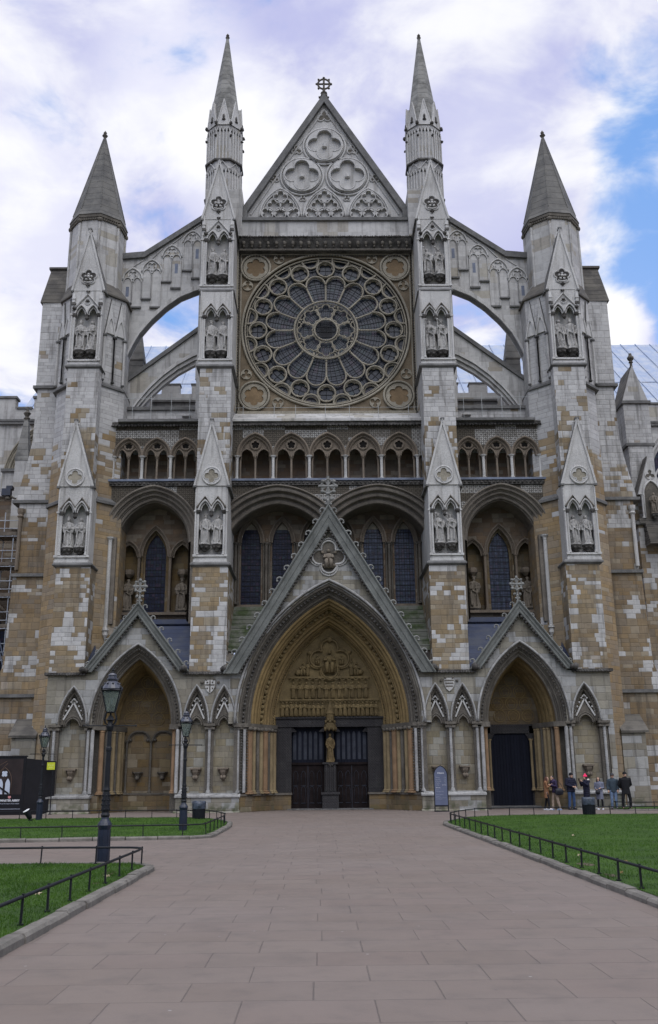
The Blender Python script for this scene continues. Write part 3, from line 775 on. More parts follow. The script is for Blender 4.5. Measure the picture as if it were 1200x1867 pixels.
    for i, (o, y_) in enumerate(((0,4.25),(.26,4.08),(.52,3.94))): w.curtain([7.5+.18*i for i in range(29)], lambda x: bot(x)+o, lambda x: bot(x)+o+.24, y_, 4.6-.01*i)
    C_(w, 'arch_ring', M['pale2'], fb)
    # sloped wall, parapet rail and posts behind the side gallery
    w = MB(s); w.box(7.45, 12.6, 3.4, 4.0, 20.5, 23.3); C_(w, 'parapet_wall', M['butt'], church)
    w = MB(s); w.box(7.45, 12.5, 3.25, 4.1, 23.3, 23.5); w.box(7.45, 12.3, 1.6, 3.4, 21.9, 22.05); C_(w, 'parapet_coping', M['cop'], church)

# ------------------------------------------------------------------ statues
def fig_points():
    pass
# ================================================================== CENTRE: gable, cornice, rose
gb = bpy.data.objects.new('gable', None); COL.objects.link(gb); gb.parent = church; gb['label'] = 'central triangular gable with blind roundels and pointed arches'
GZ = lambda x: 45.85-abs(x)*(45.85-36.9)/5.35
w = MB(); w.prism([(-5.3,36.3),(5.3,36.3),(5.3,36.95),(0,45.7),(-5.3,36.95)], 3.5, 4.3); C_(w, 'gable_wall', M['niche'], gb)
w = MB()
for s in (-1, 1):
    w.prism([(s*5.75,36.45),(s*5.75,37.25),(s*5.45,37.25),(0,46.25),(0,45.55),(s*5.05,37.1),(s*5.05,36.45)][::s], 3.2, 4.5)
C_(w, 'coping', M['cop'], gb)
w = MB()
for s in (-1, 1): w.tube([(s*4.85,3.46,37.0),(0,3.46,45.1)], .05, 5)
for cx, cz in ((0,42.17),(-1.5,39.85),(1.5,39.85)):
    w.tube([(x,3.44,z) for x,z in ring_pts(cx,cz,1.40,40)], .075, 6, closed=True, smooth=True)
    w.tube([(x,3.42,z) for x,z in ring_pts(cx,cz,1.24,40)], .045, 6, closed=True, smooth=True)
    foil(w, cx, cz, 1.22, 4, 3.24, 3.5, 0, dist=.62, q=.52)
    w.tube([(x,3.24,z) for x,z in foil_pts(cx,cz,4,.62,.52)], .04, 5, closed=True)
    w.lathe(cx, 3.4, [(.0,cz-.16),(.17,cz-.1),(.17,cz+.1),(.0,cz+.16)], 7)
for cx in (-2.9,-.03,2.86):
    A = Arch(cx, 36.8, 1.36, 2.15)
    arch_tube(w, A, 0, 3.44, .075); arch_tube(w, A, .13, 3.42, .04)
    for fx, fz, r in ((0,1.42,.42),(-.42,.78,.42),(.42,.78,.42),(-.84,.2,.38),(0,.2,.38),(.84,.2,.38)):
        foil(w, cx+fx, 36.8+fz, r*1.1, 4, 3.28, 3.5, 0 if fz > .5 else math.pi/4)
        w.tube([(x,3.28,z) for x,z in ring_pts(cx+fx,36.8+fz,r*1.08,18)], .03, 4, closed=True)
for x_, z_, r in ((0,44.55,.3),(-1.85,41.9,.22),(1.85,41.9,.22),(-3.3,39.7,.18),(3.3,39.7,.18),(-1.45,38.2,.14),(1.45,38.2,.14)):
    w.tube([(a,3.46,b) for a,b in foil_pts(x_,z_,3,r*.9,r*.75)], .045, 5, closed=True)
C_(w, 'gable_tracery', M['pale2'], gb)
w = MB()
for cx, cz in ((0,42.17),(-1.5,39.85),(1.5,39.85)): w.prism(ring_pts(cx,cz,1.2,28), 3.488, 3.51)
C_(w, 'roundel_ground', M['niche'], gb)
w = MB()
for x_, z_, r in ((0,44.55,.3),(-1.85,41.9,.22),(1.85,41.9,.22),(-3.3,39.7,.18),(3.3,39.7,.18),(-1.45,38.2,.12),(1.45,38.2,.12)):
    w.prism(foil_pts(x_,z_,3,r*.8,r*.6), 3.47, 3.52)
C_(w, 'trefoil_ground', M['dark'], gb)
w = MB(); w.lathe(0, 3.8, [(.35,45.7),(.16,46.3),(.28,46.4),(.12,46.5),(.24,46.7),(.1,46.8),(.1,47.0)], 8)
for k in range(6): w.blob(.27*math.cos(k*1.05), 3.8+.27*math.sin(k*1.05), 46.35, .11, jit=.2)
w.tube([(x,3.8,z) for x,z in ring_pts(0,47.45,.40,24)], .07, 6, closed=True)
w.tube([(-.5,3.8,47.45),(.5,3.8,47.45)], .07, 6); w.tube([(0,3.8,46.9),(0,3.8,48.0)], .07, 6)
for k in range(8):
    a = k*math.pi/4; w.blob(.5*math.sin(a), 3.8, 47.45+.5*math.cos(a), .09, jit=.2)
C_(w, 'gable_cross', M['dark'], gb)

co = bpy.data.objects.new('cornice', None); COL.objects.link(co); co.parent = church
w = MB(); w.box(-5.5,5.5,3.0,4.4,35.0,36.2); C_(w, 'parapet', M['pale'], co)
w = MB(); w.box(-5.62,5.62,2.85,4.4,36.2,36.42); w.box(-5.55,5.55,2.95,4.4,34.98,35.06)
C_(w, 'parapet_coping', M['cop'], co)
w = MB(); w.box(-5.5,5.5,2.75,4.4,34.78,34.95); w.prismx([(2.75,34.775),(3.2,34.775),(3.2,34.2),(3.05,34.2)], -5.5, 5.5); w.box(-5.5,5.5,2.95,3.4,34.02,34.2)
random.seed(3)
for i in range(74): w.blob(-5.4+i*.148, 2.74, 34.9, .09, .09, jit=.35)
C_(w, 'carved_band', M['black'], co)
for i in range(21):
    w = MB(); x_ = -5.2+i*.52; w.blob(x_, 2.85, 34.5, .12, .2, jit=.25); w.blob(x_, 2.88, 34.3, .08, .1, jit=.25); C_(w, 'corbel', M['dark'], co)
w = MB(); w.box(-5.46,5.46,2.94,3.0,34.04,34.16)
for i in range(80): w.box(-5.45+i*.137, -5.45+i*.137+.07, 2.9, 2.96, 34.05, 34.15)
C_(w, 'dentils', M['dark'], co)

rw = bpy.data.objects.new('rose_window', None); COL.objects.link(rw); rw.parent = church
rw['label'] = 'huge round rose window in a square frame'
RC = 28.72; Y0 = 3.55
w = MB()
sq = []; ci = ring_pts(0, RC, 5.22, 96)
for x, z in ci:
    k = 5.5/max(abs(x), abs(z-RC)); sq.append((x*k, RC+(z-RC)*k))
plate_ring(w, sq, ci, Y0-.12, Y0+.5)
C_(w, 'spandrel_wall', M['rosewall'], rw)
for s in (-1, 1):
    for zc in (RC+4.33, RC-4.5):
        w = MB(); w.prism(ring_pts(s*4.45, zc, .76, 24), Y0-.128, Y0-.1); C_(w, 'roundel_ground', M['roseoch'], rw)
w = MB(); w.box(-7.4,7.4,4.45,4.6,16,36); C_(w, 'back_wall', M['rosest'], rw)
g = MB(); g.prism(ring_pts(0, RC, 5.2, 64), Y0+.22, Y0+.24); C_(g, 'glass', M['rglass'], rw)
w = MB()
def ring(r, y, th_, cx=0, cz=RC, N=48, k=6): w.tube([(a,y,b) for a,b in ring_pts(cx,cz,r,N)], th_*.8, k, closed=True, smooth=True)
ring(5.27, Y0-.2, .10, N=96); ring(5.08, Y0-.08, .075, N=96); ring(4.95, Y0+.02, .05, N=96)
ring(1.98, Y0-.10, .085, N=64); ring(1.84, Y0-.0, .05, N=64)
ring(.72, Y0-.08, .07, N=32); 
for k in range(8):
    a = k*math.pi/4; cx = 1.27*math.sin(a); cz = RC+1.27*math.cos(a)
    p = foil_pts(cx, cz, 5, .30, .23, a)
    w.tube([(x,Y0-.02,z) for x,z in p], .045, 5, closed=True)
    b = a+math.pi/8
    foil(w, 1.68*math.sin(b), RC+1.68*math.cos(b), .17, 3, Y0-.02, Y0+.1, b)
    w.tube([(.74*math.sin(b),Y0-.02,RC+.74*math.cos(b)),(1.52*math.sin(b),Y0-.02,RC+1.52*math.cos(b))], .05, 5)
for k in range(16):
    a = k*math.pi/8; sa, ca = math.sin(a), math.cos(a)
    # mullion between petals
    w.tube([(2.0*sa,Y0-.02,RC+2.0*ca),(3.3*sa,Y0-.02,RC+3.3*ca)], .062, 6)
    w.blob(2.1*sa, Y0-.06, RC+2.1*ca, .09); w.blob(3.22*sa, Y0-.06, RC+3.22*ca, .09)
    # circle above each mullion
    cx, cz = 4.28*sa, RC+4.28*ca
    ring(.55, Y0-.06, .075, cx, cz, 28); foil(w, cx, cz, .54, 5, Y0+.08, Y0+.2, a+math.pi, dist=.275, q=.215)
    # petal head
    b = a+math.pi/16*2/2; b = a+math.pi/16
    b = a+math.pi/16+0.0
    b = a+math.radians(11.25)
    sb, cb = math.sin(b), math.cos(b)
    px, pz = 3.22*sb, RC+3.22*cb
    arc = []
    for i in range(13):
        t = -math.pi/2-.15+(math.pi+.3)*i/12
        arc.append((px+.60*(math.sin(t)*cb+math.cos(t)*sb), pz+.60*(math.cos(t)*cb-math.sin(t)*sb)))
    inn = [(px+.46*(math.sin(t)*cb+math.cos(t)*sb), pz+.46*(math.cos(t)*cb-math.sin(t)*sb)) for t in [-math.pi/2-.15+(math.pi+.3)*i/12 for i in range(13)]]
    w.tube([(x,Y0-.06,z) for x,z in arc], .055, 6, smooth=True)
    cus = []
    for i, (x, z) in enumerate(arc):
        f = 1.0-.18*(1 if i in (3,9) else (.55 if i in (2,4,8,10) else .12)); cus.append((px+(x-px)*f, pz+(z-pz)*f))
    v = [(x,Y0+.06,z) for x,z in arc]+[(x,Y0+.06,z) for x,z in cus]+[(x,Y0+.18,z) for x,z in cus]
    n = 13
    w.add(v, [(i,i+1,n+i+1,n+i) for i in range(12)]+[(n+i,n+i+1,2*n+i+1,2*n+i) for i in range(12)])
    # outer scallops cut by the frame
    ox, oz = 4.97*sb, RC+4.97*cb
    pts = [(x,z) for x,z in ring_pts(ox, oz, .53, 40, b+math.pi)]
    seg = [(x,Y0-.04,z) for x,z in pts if math.hypot(x,z-RC) < 5.1]
    # start at the gap
    idx = next((i for i in range(40) if math.hypot(pts[i][0],pts[i][1]-RC) >= 5.1 and math.hypot(pts[(i+1)%40][0],pts[(i+1)%40][1]-RC) < 5.1), None)
    if idx is not None:
        seg = []
        j = (idx+1)%40
        while math.hypot(pts[j][0],pts[j][1]-RC) < 5.1 and len(seg) < 40:
            seg.append((pts[j][0],Y0-.04,pts[j][1])); j = (j+1)%40
        w.tube(seg, .065, 6, smooth=True)
        w.tube([(ox+(x-ox)*.8,Y0+.1,oz+(z-oz)*.8) for x,_,z in seg], .05, 5)
C_(w, 'tracery', M['rosest'], rw)
w = MB()
for r in (2.35,2.72,3.08,3.4): ring(r, Y0+.19, .016, N=96, k=4)
for x_ in (-.35,0,.35): w.tube([(x_,Y0+.19,RC-.6),(x_,Y0+.19,RC+.6)], .014, 4); w.tube([(-.6,Y0+.19,RC+x_),(.6,Y0+.19,RC+x_)], .014, 4)
for r in (4.0,4.3,4.6): ring(r, Y0+.19, .013, N=96, k=4)
for k in range(16):
    b = (k+.5)*math.pi/8; w.tube([(1.95*math.sin(b),Y0+.19,RC+1.95*math.cos(b)),(3.75*math.sin(b),Y0+.19,RC+3.75*math.cos(b))], .014, 4)
    a = k*math.pi/8; w.tube([(3.7*math.sin(a),Y0+.19,RC+3.7*math.cos(a)),(5.1*math.sin(a),Y0+.19,RC+5.1*math.cos(a))], .012, 4)
C_(w, 'window_bars', M['iron'], rw)
# frame mouldings and corner roundels
w = MB()
for s in (-1, 1):
    for zc in (RC+4.33, RC-4.5):
        cx = s*4.45
        w.tube([(a,Y0-.22,b) for a,b in ring_pts(cx,zc,.92,36)], .075, 6, closed=True, smooth=True)
        w.tube([(a,Y0-.18,b) for a,b in ring_pts(cx,zc,.78,36)], .04, 5, closed=True, smooth=True)
        foil(w, cx, zc, .76, 6, Y0-.2, Y0-.13, 0, dist=.40, q=.235)
    for q in (-1, 1):
        zc = RC+q*4.95
        foil(w, s*2.98, zc, .34, 3, Y0-.2, Y0-.12, 0 if q > 0 else math.pi)
        foil(w, s*4.95, RC+q*3.05, .34, 3, Y0-.2, Y0-.12, 0)
    for x_, y_, th in ((5.38,3.38,.05),(5.62,3.25,.09)): w.tube([(s*x_,y_,23.1),(s*x_,y_,34.2)], th, 6)
w.tube([(-5.4,3.35,34.0),(5.4,3.35,34.0)], .05, 5)
w.box(-5.45,5.45,3.1,3.5,22.9,23.12)
C_(w, 'frame', M['rosest'], rw)
w = MB()
for s in (-1, 1):
    for i in range(62): w.blob(s*5.5, 3.3, 23.2+i*.178, .055, .06)
for i in range(60): w.blob(-5.3+i*.18, 3.3, 33.86, .055, .06)
C_(w, 'carved_beads', M['black'], rw)
w = MB()
for s in (-1, 1): w.box(s*5.55, s*5.75, 3.3, 4.5, 22.5, 35)
C_(w, 'reveal', M['pier'], rw)

# sloped ledge under the rose
w = MB(); w.prismx([(1.75,21.95),(1.75,22.1),(3.2,23.0),(4.4,23.0),(4.4,21.95)], -5.6, 5.6); C_(w, 'sloped_ledge', M['pale'], church)
w = MB()
for i in range(7):
    x_ = -4.9+i*1.6+random.uniform(-.2,.2); w.tube([(x_,1.9,22.15),(x_,1.9,23.0)], .014, 5)
w.tube([(-5.5,1.9,22.85),(5.5,1.9,22.85)], .01, 5)
C_(w, 'safety_rail', M['rail'], church)
for s in (-1, 1):
    w = MB(s)
    for x_ in (8.2,9.3,10.5,11.6): w.tube([(x_,2.2,22.0),(x_,2.2,23.9)], .018, 5)
    w.tube([(7.9,2.2,23.6),(12.2,2.2,23.6)], .016, 5)
    C_(w, 'safety_rail', M['rail'], church)
    w = MB(s); w.box(8.3,8.8,3.1,3.4,22.85,22.97); C_(w, 'light_fitting', M['pale2'], church)

# ================================================================== gallery arcades
def arcade(s, x0, x1, bays, wd, par_label):
    ar = bpy.data.objects.new('arcade', None); COL.objects.link(ar); ar.parent = church; ar['label'] = par_label
    spring = 19.86; arcs = [Arch(c, spring, wd/2-.0, wd*.64+.06) for c in bays]
    w = MB(s); archwall(w, x0, x1, arcs, 21.75, 2.05, 2.5); C_(w, 'spandrel', M['diaper'], ar)
    w = MB(s); w.box(x0-.02, x1+.02, 1.85, 2.6, 21.752, 21.95); 
    for i in range(int((x1-x0)/.19)): w.blob(x0+.1+i*.19, 1.84, 21.72, .095, .08, jit=.35)
    C_(w, 'carved_cornice', M['black'], ar)
    w = MB(s); k = MB(s); d = MB(s)
    for a in arcs:
        arch_sweep(w, a, reeds(-.04,1.93,.24,2.25,(.1,.06,.1,.06),.55), 12)
        # inner plate with two lights and a pierced rosette
        l, r_ = Arch(a.c-wd*.235, spring, wd*.19, .5), Arch(a.c+wd*.235, spring, wd*.19, .5)
        ain = a.inset(.2)
        xs = set()
        for q in (l, r_): xs.update(round(x,4) for x,z in q.pts(7))
        xs.update(round(x,4) for x,z in ain.pts(10)); xs.add(a.c)
        xs = sorted(x for x in xs if abs(x-a.c) <= ain.hw)
        def bot(x):
            for q in (l, r_):
                if abs(x-q.c) <= q.hw+1e-4: return q.z(x)
            return spring
        w.curtain(xs, bot, lambda x: max(ain.z(x), bot(x)+.005), 2.22, 2.36)
        for q in (l, r_): arch_tube(w, q, 0, 2.2, .05, 8)
        w.tube([(x,2.19,z) for x,z in ring_pts(a.c, spring+.74, .30, 20)], .045, 5, closed=True)
        foil(w, a.c, spring+.74, .29, 5, 2.14, 2.225, 0, dist=.14, q=.10)
        d.prism(ring_pts(a.c, spring+.74, .28, 16), 2.205, 2.23)  # dark disc puts the shade of the pierced holes into colour
        column(k, a.c, 2.3, 18.42, spring+.02, .065, n=8, spread=2.0)
    edges = sorted(set([round(c-wd/2,3) for c in bays]+[round(c+wd/2,3) for c in bays]))
    e2 = []
    for e in edges:
        if not e2 or e-e2[-1] > .3: e2.append(e)
    pl = MB(s)
    for e in e2:
        pl = MB(s); column(pl, e, 2.08, 18.42, spring+.02, .085, n=8, spread=2.0); C_(pl, 'pale_shaft', M['pale2'], ar)
        column(k, e-.17, 2.34, 18.42, spring+.02, .06, n=8, spread=1.6); column(k, e+.17, 2.34, 18.42, spring+.02, .06, n=8, spread=1.6)
        w.box(e-.24, e+.24, 2.1, 2.5, spring, spring+.12)
    C_(w, 'arcade_mouldings', M['brownm'], ar); C_(k, 'brown_shafts', M['brownm'], ar); C_(d, 'rosette_hole_shade', M['void'], ar)
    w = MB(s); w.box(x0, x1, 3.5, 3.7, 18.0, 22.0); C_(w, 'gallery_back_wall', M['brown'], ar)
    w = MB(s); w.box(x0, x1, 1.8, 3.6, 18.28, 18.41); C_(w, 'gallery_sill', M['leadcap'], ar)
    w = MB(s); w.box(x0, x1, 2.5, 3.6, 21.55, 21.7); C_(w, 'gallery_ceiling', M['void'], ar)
    w = MB(s); w.box(x0, x1, 1.88, 2.2, 18.02, 18.279)
    for i in range(int((x1-x0)/.24)): w.blob(x0+.12+i*.24, 1.88, 18.15, .09, .08, jit=.3)
    C_(w, 'carved_string', M['black'], ar)
arcade(1, -5.6, 5.6, [-4.24,-2.12,0,2.12,4.24], 2.12, 'middle five-bay open gallery arcade under the rose window')
for s in (-1, 1): arcade(s, 7.4, 12.75, [8.35,10.02,11.69], 1.67, 'three-bay open gallery arcade on the '+side_word[s])

# ================================================================== window stage
w = MB(); arc = [Arch(-2.9,13.5,4.2,4.47), Arch(2.9,13.5,4.2,4.47)]
w.curtain([-5.65+i*.1413 for i in range(81)], lambda x: arc[0 if x < 0 else 1].z(x), 18.02, 2.0, 2.6)
C_(w, 'diaper_spandrel', M['diaper'], church)
w = MB()
for a in arc:
    cl_ = (-5.7,-.001) if a.c < 0 else (.001,5.7)
    arch_sweep(w, a, reeds(-.1,1.86,.86,2.75,(.08,-.1,.2,-.12,.22,-.12,.26),.55), 24, clip=cl_)
    arch_sweep(w, a, [(.86,2.75),(.86,4.5)], 24, clip=cl_)
w.box(-.3,.3,2.3,4.4,11,15.3)
C_(w, 'window_arch_mouldings', M['archst'], church)
w = MB(); ls = []
for c in (-4.57,-2.72,-.87,.87,2.72,4.57): ls.append(Arch(c, 15.15, .60, 1.28))
archwall(w, -5.6, 5.6, ls, 18.3, 4.3, 4.6); 
for a, b in ((-5.6,-5.17),(-3.97,-3.32),(-2.12,-1.47),(-.27,.27),(1.47,2.12),(3.32,3.97),(5.17,5.6)): w.box(a, b, 4.3, 4.6, 11.4, 15.151)
w.box(-5.6,5.6,4.3,4.6,10.8,11.399)
C_(w, 'window_wall', M['brown'], church)
w = MB(); w.box(-5.6,5.6,4.15,4.4,11.28,11.42); C_(w, 'window_sill', M['brownm'], church)
sh = MB()
for e in (-5.45,-3.64,-1.79,0,1.79,3.64,5.45): sh = MB(); column(sh, e, 4.05, 11.42, 15.1, .085, n=8, spread=1.9); column(sh, e-.16, 4.2, 11.42, 15.1, .06, n=6, spread=1.9); column(sh, e+.16, 4.2, 11.42, 15.1, .06, n=6, spread=1.9); C_(sh, 'window_shaft', M['dark'], church)
for i, c in enumerate((-4.57,-2.72,-.87,.87,2.72,4.57)):
    lw = bpy.data.objects.new('lancet_window', None); COL.objects.link(lw); lw.parent = church
    w = MB(); A = Arch(c, 15.15, .80, 1.62); arch_sweep(w, A, reeds(-.02,4.1,.24,4.3,(.1,.06,.1),.6), 12); C_(w, 'lancet_arch', M['brownm'], lw)
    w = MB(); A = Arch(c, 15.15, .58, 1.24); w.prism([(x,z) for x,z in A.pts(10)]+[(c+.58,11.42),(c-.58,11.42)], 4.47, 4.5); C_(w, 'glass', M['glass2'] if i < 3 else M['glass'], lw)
    w = MB(); arch_sweep(w, A, [(-.02,4.3),(0,4.47)], 12, z0=11.42)
    C_(w, 'lancet_reveal', M['brownm'], lw)
    w = MB()
    for j in range(14): w.box(c-.57, c+.57, 4.44, 4.46, 11.6+j*.32, 11.62+j*.32)
    for j in (-1,0,1): w.box(c+j*.29-.01, c+j*.29+.01, 4.44, 4.46, 11.42, 15.9)
    C_(w, 'window_bars', M['iron'], lw)
# sloped slab roof behind the great gable
w = MB()
for i in range(9):
    z_ = 8.3+i*.33; y_ = 1.0+i*.36; xi = max(.02, 3.3-.6*i)
    w.box(-5.5, -xi, y_, y_+.7, z_, z_+.31); w.box(xi, 5.5, y_, y_+.7, z_, z_+.31)
C_(w, 'slab_roof', M['slate'], church)

for s in (-1, 1):
    # side bays
    w = MB(s); A = Arch(10.1, 14.81, 2.75, 3.17)
    archwall(w, 7.4, 12.85, [A], 18.02, 2.0, 2.6); C_(w, 'diaper_spandrel', M['diaper'], church)
    w = MB(s); arch_sweep(w, A, reeds(-.1,1.86,.72,2.7,(.1,.07,.14,.08,.14,.08,.16,.08),.55), 24, clip=(7.4,12.9)); arch_sweep(w, A, [(.72,2.7),(.72,4.6)], 20, z0=10.3)
    w.box(12.1, 12.9, 2.05, 4.5, 10, 15.0); w.box(7.4, 7.85, 2.05, 4.5, 10, 15.0)
    C_(w, 'window_arch_mouldings', M['archst'], church)
    w = MB(s); column(w, 12.42, 1.9, 9.6, 14.95, .11, cap=.3, spread=1.9); w.lathe(12.42, 1.9, [(.02,9.1),(.15,9.35),(.12,9.6)], 8)
    C_(w, 'bay_shaft', M['niche'], church)
    cs = [(8.62,.60,14.25,.95),(10.23,.85,14.35,1.75),(11.78,.60,14.25,.95)]
    AA = [Arch(c, sp_, h_, r_) for c, h_, sp_, r_ in cs]
    w = MB(s); archwall(w, 7.5, 12.8, AA, 18.3, 4.1, 4.5)
    w.box(11.1,11.18,4.1,4.5,10.9,14.36); w.box(9.24,9.38,4.1,4.5,10.9,14.36); w.box(7.5,8.02,4.1,4.5,10.9,14.36); w.box(12.38,12.8,4.1,4.5,10.9,14.36); w.box(7.5,12.8,4.1,4.5,10.2,10.9)
    C_(w, 'bay_wall', M['brown'], church)
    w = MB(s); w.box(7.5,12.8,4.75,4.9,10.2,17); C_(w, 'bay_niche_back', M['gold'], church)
    w = MB(s)
    for A_ in AA: arch_sweep(w, A_, reeds(-.12,3.98,.12,4.2,(.1,.07,.1),.6), 14)
    for e in (7.95,9.3,11.14,12.42): column(w, e, 4.0, 10.95, 14.3, .08, n=8, spread=1.9)
    w.box(7.5,12.8,3.8,4.12,10.8,10.95)
    for c in (8.62,11.78): w.lathe(c, 4.5, [(.1,13.1),(.3,13.3),(.32,13.45),(.25,13.6)], 6)
    C_(w, 'bay_mouldings', M['brownm'], church)
    lw = bpy.data.objects.new('lancet_window', None); COL.objects.link(lw); lw.parent = church
    lw['label'] = 'tall single lancet above the side portal on the '+side_word[s]
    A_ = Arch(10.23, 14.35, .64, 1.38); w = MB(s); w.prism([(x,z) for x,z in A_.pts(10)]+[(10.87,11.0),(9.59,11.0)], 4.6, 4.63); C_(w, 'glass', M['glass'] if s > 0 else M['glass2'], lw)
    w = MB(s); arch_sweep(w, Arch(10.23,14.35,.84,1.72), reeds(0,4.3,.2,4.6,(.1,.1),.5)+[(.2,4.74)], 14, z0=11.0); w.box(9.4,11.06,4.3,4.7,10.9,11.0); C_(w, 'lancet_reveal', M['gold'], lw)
    w = MB(s)
    for j in range(13): w.box(9.6, 10.86, 4.57, 4.59, 11.2+j*.34, 11.22+j*.34)
    for j in (-1,0,1): w.box(10.23+j*.32-.01, 10.23+j*.32+.01, 4.57, 4.59, 11.0, 15.3)
    C_(w, 'window_bars', M['iron'], lw)
    # lead roof behind the side gable
    w = MB(s); w.add([(7.45,.3,7.3),(7.7,.3,7.3),(10.2,3.9,10.3),(7.45,3.9,10.3)], [(0,1,2,3)]); w.add([(12.8,.3,7.3),(13.1,.3,7.3),(12.75,2.0,9.3),(12.2,3.9,10.3),(10.2,3.9,10.3)], [(0,1,2,3,4)])
    w.box(7.45,12.3,3.6,4.1,10.2,10.5)
    C_(w, 'lead_roof', M['lead'], church)

# ================================================================== PORTAL STAGE
def crockets(s, par, p0, p1, n, size, y=-.3):
    """curled leaf hooks along the outer edge of a gable"""
    d = Vector((p1[0]-p0[0], p1[1]-p0[1])); L = d.length; d.normalize()
    nn = Vector((-d.y, d.x)) if d.x < 0 else Vector((d.y*-1, d.x))
    if nn.y < 0: nn = -nn
    for i in range(n):
        t = (i+.6)/n*L
        b = Vector(p0)+d*t
        pts = []
        for j in range(8):
            a = j/7*4.2
            rr = size*(.55-.045*j)
            c = b+nn*size*.55
            q = c+(-nn*math.cos(a)*rr+d*math.sin(a)*rr*1.0)
            pts.append((q.x, y, q.y))
        mb = MB(s); mb.tube(pts, [size*.22-.012*j*size*2 for j in range(8)], 5)
        mb.blob(pts[-1][0], y, pts[-1][2], size*.18); C_(mb, 'crocket', M['crock'], par)
def steep_gable(s, par, c, hw, zf, za, wid, y0, y1, ncr, csz, mat='green'):
    g = MB(s)
    for q in (-1, 1):
        dx = hw; dz = za-zf; L = math.hypot(dx, dz); nx, nz = dz/L, dx/L
        # rake as a thick board
        p = [(c+q*hw, zf), (c, za), (c, za-wid*L/dx), (c+q*(hw-0), zf-wid*.9), ]
        i0 = (c+q*(hw-wid/nx), zf)
        poly = [(c+q*hw, zf), (c, za), (c, za-wid/nz), i0]
        g.prism(poly if q < 0 else poly[::-1], y0, y1)
        # upper roll + lower roll
        g.tube([(c+q*hw,y0-.03,zf),(c,y0-.03,za)], .06, 5)
        g.tube([(i0[0],y0-.02,i0[1]),(c,y0-.02,za-wid/nz)], .05, 5)
        g.tube([(c+q*(hw-wid/nx*.5),y0-.01,zf),(c,y0-.01,za-wid/nz*.5)], .04, 4)
    C_(g, 'gable_coping', M[mat], par)
    k = MB(s)
    for q in (-1, 1):
        dx = hw; dz = za-zf; L = math.hypot(dx, dz); nx, nz = dz/L, dx/L
        a0 = (c+q*(hw-wid/nx-.08), y0+.06, zf+.02); a1 = (c, y0+.06, za-wid/nz-.12)
        for p, t in along([a0, a1], .2): k.blob(p.x, p.y, p.z, .095*random.uniform(.8,1.2), jit=.3)
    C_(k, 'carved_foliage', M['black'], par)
    crockets(s, par, (c+hw,zf), (c,za), ncr, csz, y=(y0+y1)/2); crockets(s, par, (c-hw,zf), (c,za), ncr, csz, y=(y0+y1)/2)
def finial(s, par, x, y, z0, z1, mat):
    h = z1-z0; w = MB(s)
    w.lathe(x, y, [(.16*h/2,z0-.25),(.07*h/2,z0+.1*h),(.12*h/2,z0+.25*h),(.06*h/2,z0+.3*h),(.05*h/2,z1-.1)], 8)
    zc = z0+.68*h; r = .2*h
    w.tube([(a,y,b) for a,b in ring_pts(x,zc,r,20)], .032*h, 5, closed=True)
    w.tube([(x-r*1.15,y,zc),(x+r*1.15,y,zc)], .04*h, 5); w.tube([(x,y,zc-r),(x,y,z1)], .04*h, 5)
    for k in range(8):
        a = k*math.pi/4; w.blob(x+math.sin(a)*r*1.15, y, zc+math.cos(a)*r*1.15, .065*h, jit=.3)
        a += .39; w.tube([(x+math.sin(a)*r*.15,y,zc+math.cos(a)*r*.15),(x+math.sin(a)*r*.9,y,zc+math.cos(a)*r*.9)], .02*h, 4)
    for q in (-1,1): w.blob(x+q*.1*h, y, z0+.3*h, .07*h, jit=.3); w.blob(x+q*.06*h, y, z0+.14*h, .05*h, jit=.3)
    C_(w, 'finial', M[mat], par)

# ---- centre portal
po = bpy.data.objects.new('portal', None); COL.objects.link(po); po.parent = church; po['label'] = 'great central portal with sculpted tympanum under a crocketed gable'
PA = Arch(0, 4.4, 4.82, 7.42)
GT = lambda x: 15.45-abs(x)*(15.45-7.1)/5.3
w = MB(); archwall(w, -5.3, 5.3, [PA], lambda x: max(GT(x), 7.0), -.1, .6, extra=(0,)); C_(w, 'gable_wall', M['porch'], po)
steep_gable(1, po, 0, 5.55, 6.95, 16.1, .6, -.45, .75, 14, .40)
finial(1, po, 0, -.1, 16.0, 17.9, 'crock')
w = MB(); arch_sweep(w, PA, reeds(-.16,-.16,.62,.62,(.1,.07,.16,.09,.13,.09,.16,.09),.5), 30); C_(w, 'outer_archivolt', M['dark'], po)
w = MB(); arch_tube(w, PA, -.14, -.2, .07, 30); C_(w, 'hood_mould', M['shaftw'], po)
w = MB(); arch_sweep(w, PA, reeds(.62,.62,1.78,2.9,(.2,-.08,.24,-.1,.2,-.1,.12,-.26,.12,-.08,.2,-.1,.26,-.1,.2,-.08,.12,-.18,.12),.62,4), 30); C_(w, 'inner_archivolt', M['goldm'], po)
w = MB(); random.seed(11)
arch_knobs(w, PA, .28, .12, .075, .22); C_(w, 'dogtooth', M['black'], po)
w = MB(); arch_knobs(w, PA, 1.12, 1.62, .13, .27, .4); arch_knobs(w, PA, 1.70, 2.72, .07, .13, .35); C_(w, 'carved_foliage', M['relief'], po)
w = MB(); plate = PA.inset(1.7)
w.prism([(x,z) for x,z in plate.pts(20)], 2.95, 3.2); C_(w, 'tympanum', M['relief'], po)
